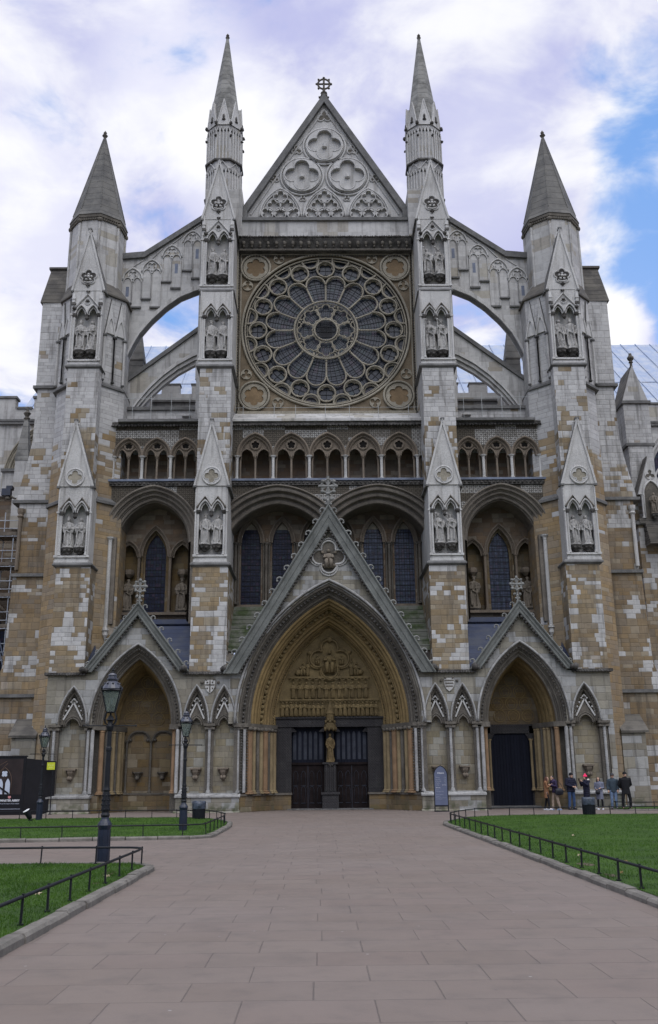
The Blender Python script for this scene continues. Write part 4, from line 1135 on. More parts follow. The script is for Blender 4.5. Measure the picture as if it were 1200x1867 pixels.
# jambs: stepped wall, shafts, capitals, plinth
jam = [(4.82,-.1),(4.62,.1),(4.2,.62),(3.8,1.3),(3.4,2.0),(3.02,2.75),(2.95,3.1)]
for s in (-1, 1):
    w = MB(s); poly = [(x-.0,y) for x,y in jam]+[(5.0,3.1),(5.0,-.1)]
    w.prismz(poly[::-1], .85, 4.4); C_(w, 'jamb_wall', M['dark'], po)
    w = MB(s); pp = [(4.7,-.3),(4.05,.45),(3.0,2.35),(2.1,2.5),(2.1,3.2),(5,3.2),(5,-.3)]
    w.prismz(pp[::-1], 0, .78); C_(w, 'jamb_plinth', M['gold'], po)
    w = MB(s); pp2 = [(4.7,-.36),(3.98,.40),(2.95,2.28),(2.05,2.42),(2.05,3.2),(5,3.2),(5,-.36)]
    w.prismz(pp2[::-1], .78, .88); C_(w, 'jamb_plinth_cap', M['dark'], po)
    n = 8
    mats = ['orange','yellow','dark','yellow','orange','dark','yellow','gold']
    rad = [.17,.12,.11,.13,.19,.11,.14,.14]
    pos = [(4.22,.30),(4.02,.62),(3.84,.98),(3.68,1.20),(3.50,1.55),(3.33,1.95),(3.20,2.2),(3.05,2.55)]
    for i in range(n):
        w = MB(s); column(w, pos[i][0], pos[i][1], .88, 4.12, rad[i], cap=.1, base=.16, n=12, spread=1.15); C_(w, 'shaft', M['yellow' if mats[i]=='gold' else mats[i]], po)
    w = MB(s)
    cp = [(4.72,-.12),(4.35,.05),(2.92,2.55),(2.92,3.1),(5.0,3.1),(5.0,-.12)]
    w.prismz(cp[::-1], 4.1, 4.22); w.prismz([(4.78,-.2),(4.3,-.02),(2.86,2.5),(2.86,3.1),(5.0,3.1),(5,-.2)][::-1], 4.222, 4.42)
    for x_, y_ in pos: w.blob(x_-.05, y_-.1, 4.14, .16, .12, jit=.3)
    C_(w, 'capital_band', M['dark'], po)
    # pierced white shaft at the outer edge
    w = MB(s); w.tube([(4.45,.02,.95),(4.45,.02,4.1)], .085, 8); C_(w, 'shaft', M['shaftw'], po, 'pale outer shaft')
    w = MB(s)
    for j in range(22): w.blob(4.60, -.05, 1.05+j*.14, .05, .06); w.blob(4.31, .02, 1.05+j*.14, .045, .05)
    C_(w, 'dogtooth', M['black'], po)
    w = MB(s); w.box(2.1, 2.95, 3.0, 3.5, .0, 4.4); C_(w, 'door_jamb', M['diaperd'], po)
w = MB(); w.box(-2.95,2.95,2.92,3.5,4.36,4.84); w.box(-3.0,3.0,2.84,3.0,4.8,4.9); C_(w, 'lintel', M['diaperd'], po)
w = MB(); w.box(-.30,.34,2.7,3.5,.9,2.4); w.box(-.2,.24,3.0,3.5,2.4,4.4); w.box(-.42,.46,2.55,3.5,.0,.78); w.box(-.48,.52,2.48,3.5,.78,.9); w.box(-.4,.44,2.6,3.4,2.36,2.46)
for x_ in (-.2,.02,.24): w.tube([(x_,2.66,.95),(x_,2.66,2.3)], .05, 6)
C_(w, 'trumeau', M['diaperd'], po)
w = MB()
w.lathe(.03, 2.75, [(.3,4.2),(.34,4.3),(.3,4.5),(.22,4.55),(.22,5.0),(.26,5.05),(.1,5.5),(.02,5.75)], 8)
for k in range(7): w.blob(.03+.3*math.cos(k*.9), 2.72-.3*abs(math.sin(k*.9)), 4.22, .08, .14, jit=.2)
for k in range(5): w.blob(.03-.24+.12*k, 2.55, 4.6+.1*(k%2), .08, .1, jit=.2)
C_(w, 'trumeau_canopy', M['canopy'], po)
# doors
for s in (-1, 1):
    dr = bpy.data.objects.new('door', None); COL.objects.link(dr); dr.parent = church
    dr['label'] = 'dark double door on the %s of the central portal' % side_word[s]
    x0, x1 = .30, 2.1
    w = MB(s); w.box(x0, x1, 3.3, 3.4, .05, 2.34); w.box(x0,x1,3.22,3.42,2.34,2.46); C_(w, 'door_leaves', M['doorb'], dr)
    w = MB(s); w.box(x0, x1, 3.34, 3.44, 2.46, 4.4); C_(w, 'overdoor', M['door'], dr)
    w = MB(s)
    for i in range(6):
        c = x0+.18+i*.29; A = Arch(c, 3.95, .085, .2); w.prism([(x,z) for x,z in A.pts(4)]+[(c+.085,2.62),(c-.085,2.62)], 3.325, 3.345)
    C_(w, 'overdoor_panels', M['doorp'], dr)
    w = MB(s)
    for i in range(4):
        c = x0+.27+i*.42+(.04 if i > 1 else 0)
        for zb, zt in ((.35,1.0),(1.25,1.8)):
            arch_tube(w, Arch(c, zt, .12, .22), 0, 3.29, .014, 5, z0=zb, k=4); w.box(c-.13, c+.13, 3.27, 3.3, zb-.03, zb)
    w.box((x0+x1)/2-.015, (x0+x1)/2+.015, 3.285, 3.3, .08, 2.3)
    C_(w, 'door_panels', M['doorp'], dr)
    w = MB(s); w.box((x0+x1)/2+.05,(x0+x1)/2+.09,3.24,3.3,1.1,1.2); C_(w, 'door_handle', M['iron'], dr)
    w = MB(s)
    for i in range(6):      # shoulder corbels in the corners of the opening
        w.box(x1-.06-.05*i, x1, 3.02, 3.3, 4.34-.05*i-.05, 4.36-.05*i) if i < 5 else None
        w.box(x0, x0+.05*(5-i)+.02, 3.02, 3.3, 4.1+.05*i, 4.15+.05*i)
    C_(w, 'door_shoulders', M['diaperd'], po)
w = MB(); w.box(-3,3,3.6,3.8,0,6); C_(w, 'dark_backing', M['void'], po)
w = MB(); w.box(-2.3,2.3,2.3,3.4,0.004,.06); C_(w, 'threshold', M['cop'], po)

# ---- side portals
for s in (-1, 1):
    po2 = bpy.data.objects.new('portal', None); COL.objects.link(po2); po2.parent = church; po2['label'] = ('right side portal with a closed dark door' if s > 0 else 'left side portal with a blind arcaded back wall')
    A = Arch(10.15, 4.4, 2.30, 4.05)
    w = MB(s); archwall(w, 7.7, 12.6, [A], lambda x: min(10.05, max(10.15-abs(x-10.15)*1.22, 7.0)), -.02, .5, extra=(10.15,)); C_(w, 'gable_wall', M['porch'], po2)
    steep_gable(s, po2, 10.22, 2.78, 7.1, 10.75, .36, -.3, .55, 6, .30)
    finial(s, po2, 10.2, -.1, 10.7, 12.15, 'crock')
    w = MB(s); arch_sweep(w, A, reeds(-.12,-.1,.5,.55,(.1,.07,.14,.08,.12,.08,.14),.5), 24); C_(w, 'outer_archivolt', M['dark'], po2)
    w = MB(s); arch_tube(w, A, -.12, -.14, .06, 24); C_(w, 'hood_mould', M['shaftw'], po2)
    w = MB(s); arch_knobs(w, A, .1, .0, .055, .19); C_(w, 'dogtooth', M['black'], po2)
    w = MB(s); arch_sweep(w, A, [(.5,.55),(.5,1.0)]+reeds(.5,1.0,.8,2.9,(.2,.1,.2,.1,.2,.1,.2),.35), 22); C_(w, 'inner_archivolt', M['goldm'], po2)
    w = MB(s); arch_knobs(w, A, .62, 1.7, .1, .3, .4); C_(w, 'carved_foliage', M['relief'], po2)
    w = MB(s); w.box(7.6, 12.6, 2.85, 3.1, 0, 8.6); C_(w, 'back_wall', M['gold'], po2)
    # medallions
    w = MB(s)
    for j in range(5):
        z_ = 4.85+j*.66; hw = A.inset(.8).hw*(1-j*.17)
        n = int(hw*2/.78); 
        for i in range(n):
            x_ = 10.1+(i-(n-1)/2)*.78+(.0 if j%2 else .1)
            w.tube([(a,2.82,b) for a,b in ring_pts(x_, z_, .33, 18)], .028, 4, closed=True)
            w.tube([(a,2.83,b) for a,b in foil_pts(x_, z_, 5, .13, .09)], .02, 4, closed=True)
        w.tube([(8.3,2.84,z_+.335),(12,2.84,z_+.335)], .015, 4)
    C_(w, 'medallions', M['goldm'], po2)
    # outer splay with reeded shafts
    w = MB(s); w.prismz([(12.05,.5),(11.35,2.6),(11.25,2.86),(12.6,2.86),(12.6,.5)][::-1], .85, 4.4); C_(w, 'jamb_wall', M['dark'], po2); w = MB(s); w.prismz([(8.3,.5),(8.3,2.86),(7.7,2.86),(7.7,.5)][::-1], 0, 4.4); C_(w, 'jamb_wall', M['dark'], po2)
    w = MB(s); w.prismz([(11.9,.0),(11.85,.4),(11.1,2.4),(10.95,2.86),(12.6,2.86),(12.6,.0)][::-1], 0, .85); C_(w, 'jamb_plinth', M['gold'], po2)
    for i, (x_, y_) in enumerate([(11.98,.3),(11.86,.72),(11.74,1.05),(11.63,1.38),(11.52,1.7),(11.42,2.05),(11.33,2.4)]):
        w = MB(s); column(w, x_-.08, y_, .9, 4.12, (.13,.09,.12,.14,.09,.14,.1)[i], cap=.1, n=10, spread=1.1); C_(w, 'shaft', M[('orange','dark','yellow','yellow','dark','yellow','yellow')[i]], po2)
    w = MB(s); w.prismz([(12.2,-.1),(11.75,.3),(11.15,2.5),(11.1,2.86),(12.6,2.86),(12.6,-.1)][::-1], 4.14, 4.4); w.box(7.7,8.35,-.1,2.8,4.14,4.4); C_(w, 'capital_band', M['dark'], po2)
    w = MB(s); column(w, 8.12, .18, .95, 4.15, .11, cap=.1); C_(w, 'shaft', M['orange'], po2)
    for xx in (12.32, 7.92):
        w = MB(s); w.tube([(xx,-.02,.95),(xx,-.02,4.15)], .095, 8); C_(w, 'shaft', M['shaftw'], po2, 'pale outer shaft')
    if s > 0:
        w = MB(s); w.box(8.3, 8.8, 2.6, 2.9, 0, 4.3); w.box(10.95, 11.3, 2.6, 2.9, 0, 4.3); w.box(8.3,11.3,2.6,2.9,3.9,4.38)
        for i in range(4): w.box(8.8, 8.98-.05*i+.04, 2.62, 2.9, 3.9-.08*(i+1), 3.9-.08*i); w.box(10.77+.05*i-.04, 10.95, 2.62, 2.9, 3.9-.08*(i+1), 3.9-.08*i)
        C_(w, 'door_jamb', M['diaperd'], po2)
        w = MB(s); column(w, 8.72, 2.5, .9, 3.6, .07, n=8); column(w, 10.98, 2.5, .9, 3.6, .07, n=8); C_(w, 'shaft', M['yellow'], po2)
        dr = bpy.data.objects.new('door', None); COL.objects.link(dr); dr.parent = church; dr['label'] = 'tall blue-black closed door in the right portal'
        w = MB(s); w.box(8.8, 9.868, 2.72, 2.8, .12, 3.95); w.box(9.882, 10.95, 2.72, 2.8, .12, 3.95); C_(w, 'door_leaves', M['door'], dr)
        w = MB(s)
        for j in range(8):
            for i in range(6): w.tube([(a,2.715,b) for a,b in foil_pts(8.98+i*.36, .5+j*.44, 4, .08, .06)], .012, 4, closed=True)
        C_(w, 'door_tracery', M['door'], dr)
        w = MB(s); w.box(9.96,10.0,2.66,2.72,1.4,1.55); C_(w, 'door_handle', M['iron'], dr)
        w = MB(s); w.box(8.5, 11.2, 1.9, 2.9, 0.004, .12); C_(w, 'threshold', M['cop'], po2)
    else:
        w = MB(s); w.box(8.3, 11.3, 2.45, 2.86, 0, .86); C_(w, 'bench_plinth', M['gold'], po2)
        w = MB(s)
        w.box(8.3,11.3,2.4,2.6,.862,.95)
        for c in (9.08, 10.42):
            B = Arch(c, 3.66, .60, .52); arch_sweep(w, B, reeds(-.04,2.7,.1,2.85,(.1,.08),.6), 10)
            for q in (-1,1): w.blob(c+q*.47, 2.78, 3.72, .1)
            w.lathe(c, 2.72, [(.06,1.6),(.16,1.8),(.2,1.9),(.3,1.98),(.3,2.04)], 6)
            w.blob(c, 2.6, 1.72, .13, .12, jit=.2)
        for e in (8.42, 9.75, 11.06): column(w, e, 2.72, .95, 3.7, .06, n=8, spread=2.0)
        C_(w, 'blind_arcade', M['dark'], po2)

# ---- blind bays on the buttress bases
def blind_bay(s, par, c, hw):
    A = Arch(c, 4.42, hw, 1.88)
    w = MB(s); arch_sweep(w, A, reeds(-.06,-.1,.2,.28,(.08,.06,.1,.06),.6), 14); C_(w, 'blind_arch', M['dark'], par)
    w = MB(s); arch_tube(w, A, -.06, -.12, .05, 14); C_(w, 'hood_mould', M['shaftw'], par)
    w = MB(s); arch_knobs(w, A, .06, -.04, .04, .15)
    zt = 5.55; 
    B = Arch(c, 4.3, hw-.32, .45)
    # inner gablet in pale stone, knobs, trefoil
    k = MB(s)
    for q in (-1, 1):
        k.tube([(c+q*(hw-.2),.08,4.42+.25),(c,.08,zt)], .055, 4)
        for i in range(4):
            t = (i+.4)/4; x_ = c+q*((hw-.2)*(1-t)); z_ = 4.67+(zt-4.67)*t
            k.blob(x_+q*.07, .12, z_+.16, .065)
    k.blob(c, .1, zt+.17, .07); k.blob(c-.08,.1,zt+.12,.05); k.blob(c+.08,.1,zt+.12,.05)
    C_(k, 'pale_gablet', M['niche'], par)
    g = MB(s)
    xs = sorted(set([round(x,4) for x,z in B.pts(6)]+[c-hw+.19,c+hw-.19,c]))
    g.curtain(xs, lambda x: B.z(x) if abs(x-c) <= B.hw+1e-4 else 4.3, lambda x: 4.68+(zt-.06-4.68)*max(0,1-abs(x-c)/(hw-.18))+.0, .12, .3)
    arch_tube(g, B, 0, .1, .05, 8); arch_tube(g, B, -.1, .12, .04, 8)
    C_(g, 'trefoil_head', M['dark'], par)
    C_(w, 'dogtooth', M['black'], par)
    cb = MB(s); cb.box(c-.28, c+.28, .1, .45, 2.12, 2.2); cb.lathe(c, .36, [(.05,1.55),(.12,1.7),(.16,1.85),(.25,2.0),(.26,2.12)], 6); cb.blob(c-.06,.15,1.72,.11,.12,jit=.2); cb.blob(c+.07,.16,1.72,.1,.12,jit=.2)
    C_(cb, 'corbel', M['brownm'], par)
def shaft_pair(s, par, x, wide):
    w = MB(s); w.box(x-wide, x+wide, .02, .5, .95, 4.12); C_(w, 'pier_strip', M['dark'], par)
    w = MB(s); column(w, x, -.02, .95, 4.14, .075, n=8, cap=.06); C_(w, 'shaft', M['shaftw'], par)
    for q in (-1, 1):
        w = MB(s); column(w, x+q*wide, .1, .95, 4.14, .05, n=8, cap=.06); C_(w, 'shaft', M['dark'], par)
    w = MB(s)
    for j in range(26):
        w.blob(x-wide*.55, -.0, 1.05+j*.12, .035, .045); w.blob(x+wide*.55, -.0, 1.05+j*.12, .035, .045)
    w.box(x-wide-.1, x+wide+.1, -.1, .4, 4.12, 4.24)
    w.lathe(x, .05, [(wide*.7,4.14),(wide+.1,4.3)], 8); w.box(x-wide-.14, x+wide+.14, -.14, .4, 4.3, 4.42)
    C_(w, 'capital', M['dark'], par)
for s in (-1, 1):
    for (xa, xb, cs, shafts, wl, wr) in ((4.8,7.75,((5.55,.60),(6.98,.60)),((4.78,.13),(6.27,.16),(7.66,.13)),4.82,7.72),(12.4,14.85,((13.42,.70),),((12.55,.12),(14.32,.17)),12.4,14.82)):
        bs = bpy.data.objects.new('buttress_base', None); COL.objects.link(bs); bs.parent = church
        w = MB(s); AA = [Arch(c, 4.42, h_, 1.88) for c, h_ in cs]
        archwall(w, xa if xa > 5 else 4.78, xb, AA, 7.05, -.03 if xa < 5 else -.025, .5)
        C_(w, 'base_wall', M['porch'], bs)
        w = MB(s); w.box(xa, xb, .45, 1.2, 0, 7.0); C_(w, 'blind_panel', M['panel'], bs)
        if xa > 5: 
            w = MB(s); w.box(14.12+.42, 14.85, -.02, .5, .9, 4.42); C_(w, 'corner', M['porch'], bs)
        for c, h_ in cs: blind_bay(s, bs, c, h_)
        for x_, wd in shafts: shaft_pair(s, bs, x_, wd)
        w = MB(s); w.box(xa-.15, xb+.12, -.42, .6, .12, .74); w.prismx([(-.42,.1),(-.55,.0),(.6,0),(.6,.1)], xa-.2, xb+.2); C_(w, 'plinth', M['porch'], bs)
        w = MB(s); w.prismx([(-.5,.74),(-.5,.82),(-.25,.9),(.6,.9),(.6,.74)], xa-.2, xb+.17); w.prismx([(-.2,.902),(-.2,.95),(.5,.95),(.5,.902)], xa-.05, xb+.05); C_(w, 'plinth_cap', M['shaftw'], bs)
        x2 = (5.35,7.75) if xa < 5 else (12.85,15.0)
        w = MB(s); w.box(x2[0], x2[1], -.2, .3, 6.95, 7.1)
        for i in range(int((x2[1]-x2[0])/.15)): w.blob(x2[0]+.07+i*.15, -.2, 6.97, .07, jit=.3)
        if xa < 5:
            for q in (5.5, 7.65): w.blob(q, -.35, 7.25, .2, .2, jit=.2); w.blob(q+.16, -.3, 7.2, .14, jit=.2)
        else: w.blob(13.0, -.35, 7.22, .2, jit=.2); w.blob(12.8,-.3,7.2,.15,jit=.2)
        C_(w, 'carved_string', M['black'], bs)
        if xa < 5:
            w = MB(s); c = 6.3; zc = 6.35
            w.prism([(c-.27,zc+.3),(c+.27,zc+.3),(c+.27,zc),(c+.16,zc-.25),(c,zc-.38),(c-.16,zc-.25),(c-.27,zc)][::-1], -.12, -.02)
            C_(w, 'shield', M['niche'], bs)
            w = MB(s)
            if s < 0: w.box(c-.03,c+.03,-.14,-.12,zc-.32,zc+.28); w.box(c-.25,c+.25,-.14,-.12,zc+.02,zc+.08); [w.blob(c+a*.14,-.13,zc+b,.05) for a in (-1,1) for b in (-.12,.18)]
            else: [w.box(c-.24+.03*j,c+.24-.03*j,-.14,-.12,zc+.16-j*.15,zc+.22-j*.15) for j in range(3)]
            for q in (-1,1): w.blob(c+q*.42,-.1,zc+.18,.09,.08,jit=.3); w.blob(c+q*.2,-.12,zc+.33,.07)
            C_(w, 'shield_arms', M['dark'], bs)

# quatrefoil with seated figure in the great gable, tympanum reliefs
w = MB(); p = foil_pts(0, 13.25, 4, .50, .40, 0, 12)
w.tube([(x,-.16,z) for x,z in p], .06, 6, closed=True); w.tube([(x,-.13,z) for x,z in foil_pts(0,13.25,4,.56,.48,0,12)], .045, 5, closed=True); C_(w, 'quatrefoil', M['niche'], po)
w = MB(); w.prism(p, -.115, -.05); C_(w, 'quatrefoil_ground', M['dark'], po)
def seated(mb, x, y, z, h):
    mb.blob(x, y, z+.88*h, .085*h, .11*h); mb.lathe(x, y+.02, [(.1*h,z+.74*h),(.2*h,z+.68*h),(.17*h,z+.4*h)], 10, ey=.6, smooth=True)
    for q in (-1, 1):
        mb.tube([(x+q*.09*h,y,z+.42*h),(x+q*.12*h,y-.14*h,z+.38*h),(x+q*.1*h,y-.1*h,z+.02*h)], [.1*h,.1*h,.09*h], 7, smooth=True)
        mb.tube([(x+q*.18*h,y,z+.68*h),(x+q*.24*h,y-.05*h,z+.52*h),(x+q*.12*h,y-.15*h,z+.55*h)], .05*h, 6, smooth=True)
    mb.lathe(x, y+.03, [(.26*h,z),(.22*h,z+.12*h),(.18*h,z+.4*h)], 10, ey=.5, smooth=True)
def standing(mb, x, y, z, h, k=0):
    r = random.uniform; lean = r(-.03,.03)*h
    mb.lathe(x, y, [(.15*h,z),(.13*h,z+.25*h),(.12*h,z+.5*h),(.15*h,z+.72*h),(.12*h,z+.8*h),(.04*h,z+.83*h)], 8, r(0,1), .7, smooth=True)
    mb.blob(x+lean, y-.02*h, z+.92*h, .075*h, .09*h)
    q = r(-1,1)
    for sg in (-1, 1): mb.tube([(x+sg*.13*h,y,z+.74*h),(x+sg*.16*h,y-.05*h,z+.58*h),(x+sg*r(-.02,.1)*h,y-.13*h,z+r(.52,.68)*h)], .035*h, 5, smooth=True)
    for j in range(3): mb.tube([(x+(j-1)*.07*h,y-.11*h,z+.5*h),(x+(j-1)*.08*h+.02*h,y-.12*h,z+.02*h)], .02*h, 4)
w = MB(); seated(w, 0, -.2, 12.62, 1.1)
for q in (-1,1): w.blob(q*.28,-.16,12.75,.14,.1,jit=.3); w.blob(q*.34,-.15,13.5,.11,jit=.3)
C_(w, 'seated_relief', M['statue2'], po)
random.seed(5)
w = MB()
for i in range(22):
    x_ = -2.6+i*.247
    if abs(x_-.03) > .2: standing(w, x_, 2.86, 4.93, .78*random.uniform(.92,1.03))
w.box(-2.75,2.75,2.8,3.0,5.78,5.86)
for i in range(28): w.tube([(-2.68+i*.192,2.8,5.78),(-2.58+i*.192,2.8,5.68),(-2.49+i*.192,2.8,5.78)], .022, 4)
C_(w, 'lower_frieze', M['relief'], po)
w = MB()
for i in range(12):
    x_ = -2.0+i*.367; standing(w, x_, 2.86, 5.9, .9)
for i in range(12):
    x_ = -2.0+i*.367; w.tube([(x_-.18,2.76,6.88),(x_,2.76,7.02),(x_+.18,2.76,6.88)], .035, 4)
w.box(-2.25,2.25,2.8,3.0,7.0,7.1)
C_(w, 'upper_frieze', M['relief'], po)
w = MB(); p = foil_pts(.03, 8.08, 4, .62, .46, 0, 12)
w.tube([(x,2.82,z) for x,z in p], .06, 6, closed=True); w.tube([(x,2.84,z) for x,z in foil_pts(.03,8.08,4,.66,.54,0,12)], .04, 5, closed=True)
seated(w, .03, 2.8, 7.3, 1.3)
for q in (-1,1):
    seated(w, .03+q*.68, 2.88, 7.75, .55); seated(w, .03+q*1.5, 2.88, 7.15, .75); standing(w, .03+q*1.22, 2.88, 7.15, .8); w.blob(.03+q*1.75,2.88,7.35,.2,.2,jit=.3); w.blob(.03+q*1.1,2.88,8.4,.16,.16,jit=.3)
w.blob(.03,2.88,9.2,.16,.2,jit=.3)
C_(w, 'christ_relief'.replace('christ','seated_figure'), M['relief'], po)
# ================================================================== distant nave, side walls
nr = MB(); 
nr.add([(-23.6,17.0,28.2),(60,17.0,28.2),(60,30.4,40.7),(-23.6,30.4,40.7)], [(0,1,2,3)]); nr.add([(-23.6,30.4,40.7),(60,30.4,40.7),(60,44,28),(-23.6,44,28)], [(0,1,2,3)])
C_(nr, 'nave_roof', M['naveroof'], church, 'long pale blue lead roof behind the front')
w = MB()
for i in range(60):
    x_ = -23.0+i*1.38
    w.tube([(x_,17.0,28.26),(x_,30.4,40.76)], .05, 4)
w.tube([(-23.6,22.6,33.48),(60,22.6,33.48)], .03, 4)
C_(w, 'roof_seams', M['naveroof'], church)
def battlement(mb, x0, x1, y, z0, z1, zc, pitch, off=0):
    mb.box(x0, x1, y, y+.6, z0, zc)
    x = x0+off
    while x < x1:
        mb.box(max(x,x0), min(x+pitch*.6,x1), y, y+.6, zc+.001, z1); x += pitch
w = MB(); battlement(w, 17.7, 45, 16, 0, 28.72, 28.0, 2.9, .9); C_(w, 'side_wall', M['pale'], church, 'pale embattled wall beyond the right tower')
w = MB(); w.box(17.7,45,15.8,16.7,26.95,27.15); w.box(17.7,45,15.75,16.7,27.16,27.3)
x = 18.6
while x < 45: w.box(x-.1, x+1.84, 15.9, 16.7, 28.73, 28.88); w.box(x+1.85,x+2.75,15.9,16.7,28.002,28.12); x += 2.9
C_(w, 'wall_coping', M['cop'], church)
w = MB()
for c in (26.0,):
    A = Arch(c, 23.0, 2.2, 3.7); arch_sweep(w, A, reeds(-.1,15.7,.6,16.2,(.1,.1,.2,.1,.2),.5), 16, z0=18)
    foil(w, c-0, 24.6, .9, 6, 15.9, 16.0); arch_tube(w, Arch(c-.8,22.6,.75,1.2),0,15.9,.09,8,z0=18); arch_tube(w, Arch(c+.8,22.6,.75,1.2),0,15.9,.09,8,z0=18)
C_(w, 'side_window_tracery', M['pale2'], church)
w = MB(); A = Arch(26.0,23.0,1.7,3.0); w.prism([(x,z) for x,z in A.pts(8)]+[(27.7,18),(24.3,18)], 15.93, 15.99); C_(w, 'side_window_glass', M['glass2'], church)
# low ground-level walls of the aisles either side
w = MB(); w.box(19.4, 45, 4.2, 5.2, 0, 6.1); w.prismx([(3.9,.0),(3.9,.9),(4.2,1.3),(4.2,0)],16.2,45); C_(w, 'aisle_wall', M['butt'], church)
# pinnacled buttress on the right
for (bx0, bx1, by, zt, zr, lbl, ph) in ((19.85, 21.55, 8, 25.5, 28.3, 'gabled pinnacle buttress beyond the right tower', 1),):
    pb = bpy.data.objects.new('pinnacle_buttress', None); COL.objects.link(pb); pb.parent = church; pb['label'] = lbl
    w = MB(); w.box(bx0, bx1, by, by+2.4, 22.7, zt); w.box(bx0+.05, bx1-.05, by-.05, by+3.2, 17.0, 22.5); w.box(bx0-.1, bx1+2.5, by-.8, by+6, 0, 17.0); C_(w, 'buttress_shaft', M['butt'], pb)
    w = MB(); w.box(bx0-.12, bx1+.12, by-.14, by+2.5, zt+.002, zt+.2); w.box(bx0-.1, bx1+.1, by-.12, by+2.6, 22.5, 22.69); w.box(bx0-.3, bx1+2.7, by-1.0, by+2.6, 16.9, 17.1); C_(w, 'string_course', M['cop'], pb)
    cx = (bx0+bx1)/2
    w = MB(); w.prism([(bx0,zt+.21),(bx1,zt+.21),(cx,zr)], by, by+.2); C_(w, 'gablet', M['pale'], pb)
    w = MB(); w.prism([(bx0-.06,zt+.205),(bx1+.06,zt+.205),(cx,zr+.08)], by+.202, by+2.4); C_(w, 'gablet_roof', M['broof'], pb)
    w = MB(); w.lathe(cx, by+.1, [(.1,zr-.1),(.09,zr+.2),(.16,zr+.25),(.1,zr+.35),(.22,zr+.5),(.24,zr+.6),(.12,zr+.75),(.1,zr+.9)], 8); C_(w, 'finial', M['dark'], pb)
    # gableted niche
    w = MB(); nx = 20.75
    w.prism([(nx-.85,18.9),(nx+.85,18.9),(nx,21.4)], by-1.0, by-.8); C_(w, 'niche_gablet', M['niche'], pb)
    w = MB(); w.prism([(nx-.95,18.88),(nx+.95,18.88),(nx,21.55)], by-.799, by+1.0); w.box(nx-.95,nx+.95,by-1.05,by,16.95,17.3)
    for k in range(5): w.box(bx0+.25, bx1+2.4, by-1.2-.12*k, by-.8, 16.7-.3*k, 16.72-.3*k+.24)
    C_(w, 'gablet_roof', M['broof'], pb)
    w = MB(); A = Arch(nx, 18.9, .55, .9); arch_tube(w, A, 0, by-1.05, .07, 8, z0=17.3); foil(w, nx, 20.2, .32, 3, by-1.06, by-.99); column(w, nx-.62, by-1.0, 17.3, 18.9, .07); column(w, nx+.62, by-1.0, 17.3, 18.9, .07); C_(w, 'niche_mouldings', M['pale2'], pb)
    w = MB(); w.prism([(x,z) for x,z in A.pts(6)]+[(nx+.55,17.3),(nx-.55,17.3)], by-1.02, by-.99); w.prism(foil_pts(nx,20.2,3,.2,.15),by-1.02,by-.99); C_(w, 'niche_ground', M['dark'], pb)
STAT.append((20.75, 6.75, 17.55, 1.45, 3, 'weathered brown statue in the lone gabled niche at the far right edge', 'statue2'))
for s in (-1, 1):
    pb = bpy.data.objects.new('pinnacle', None); COL.objects.link(pb); pb.parent = church; pb['label'] = 'thin dark pinnacle seen through the %s flying buttress' % side_word[s]
    w = MB(s); w.lathe(13.5, 12, [(.75,28.0),(.7,30.4),(.78,30.5),(.14,33.7)], 4, math.pi/4); C_(w, 'pinnacle_cap', M['spired'], pb)
    w = MB(s); w.lathe(13.5, 12, [(.12,33.6),(.2,33.8),(.09,33.95),(.22,34.15),(.1,34.3),(.03,34.6)], 6); C_(w, 'finial', M['dark'], pb)
    w = MB(s); w.box(12.5,14.5,11,13,16,28.0); C_(w, 'pinnacle_shaft', M['pale'], pb)
    w = MB(s); battlement(w, 7.9, 17.7, 14, 10, 29.6, 28.9, 2.2, .6); C_(w, 'clerestory_wall', M['pale'], church)
    w = MB(s); w.box(7.9,17.7,13.8,14.7,28.2,28.35); x = 8.5
    while x < 17: w.box(x-.06, x+1.38, 13.95, 14.65, 29.61, 29.73); x += 2.2
    C_(w, 'wall_coping', M['cop'], church)
# left: choir side
w = MB(); battlement(w, -45, -17.7, 12, 0, 27.75, 26.95, 3.3, 1.25); C_(w, 'side_wall', M['pale'], church, 'pale embattled wall beyond the left tower')
w = MB(); w.box(-45,-17.7,11.8,12.7,25.75,25.95); w.box(-45,-17.7,11.75,12.7,25.96,26.1)
x = -43.75
while x < -17.7: w.box(x-.1, min(x+2.08,-17.7), 11.9, 12.7, 27.76, 27.92); w.box(x+2.1,min(x+3.18,-17.7),11.9,12.7,26.952,27.1) if x+2.1 < -17.8 else None; x += 3.3
C_(w, 'wall_coping', M['cop'], church)
w = MB(); A = Arch(-19.9, 21.6, 2.3, 3.9); arch_sweep(w, A, reeds(-.1,11.5,.7,12.0,(.12,.1,.2,.12,.2,.1),.5), 16, z0=20.5); foil(w, -19.9, 23.4, .95, 6, 11.7, 11.8); C_(w, 'side_window_tracery', M['rosest'], church)
w = MB(); A = Arch(-19.9,21.6,1.7,3.1); w.prism([(x,z) for x,z in A.pts(8)]+[(-18.2,20.5),(-21.6,20.5)], 11.8, 11.99); C_(w, 'side_window_glass', M['glass2'], church)
w = MB(); w.box(-45,-18.0,8.6,11.9,0,19.4); C_(w, 'aisle_wall', M['brown'], church)
w = MB(); w.box(-45,-19.7,8.3,11.9,19.402,19.7); w.box(-21.2,-19.9,8.5,9.5,19.75,21.1); w.box(-45,-19.9,9.6,10.6,19.75,20.3); C_(w, 'aisle_parapet', M['pale'], church)
w = MB(); w.box(-21.3,-19.75,8.35,9.6,21.102,21.3); C_(w, 'wall_coping', M['cop'], church)
pb = bpy.data.objects.new('pinnacle', None); COL.objects.link(pb); pb.parent = church; pb['label'] = 'slim grey pinnacle beside the traceried window at the far left'
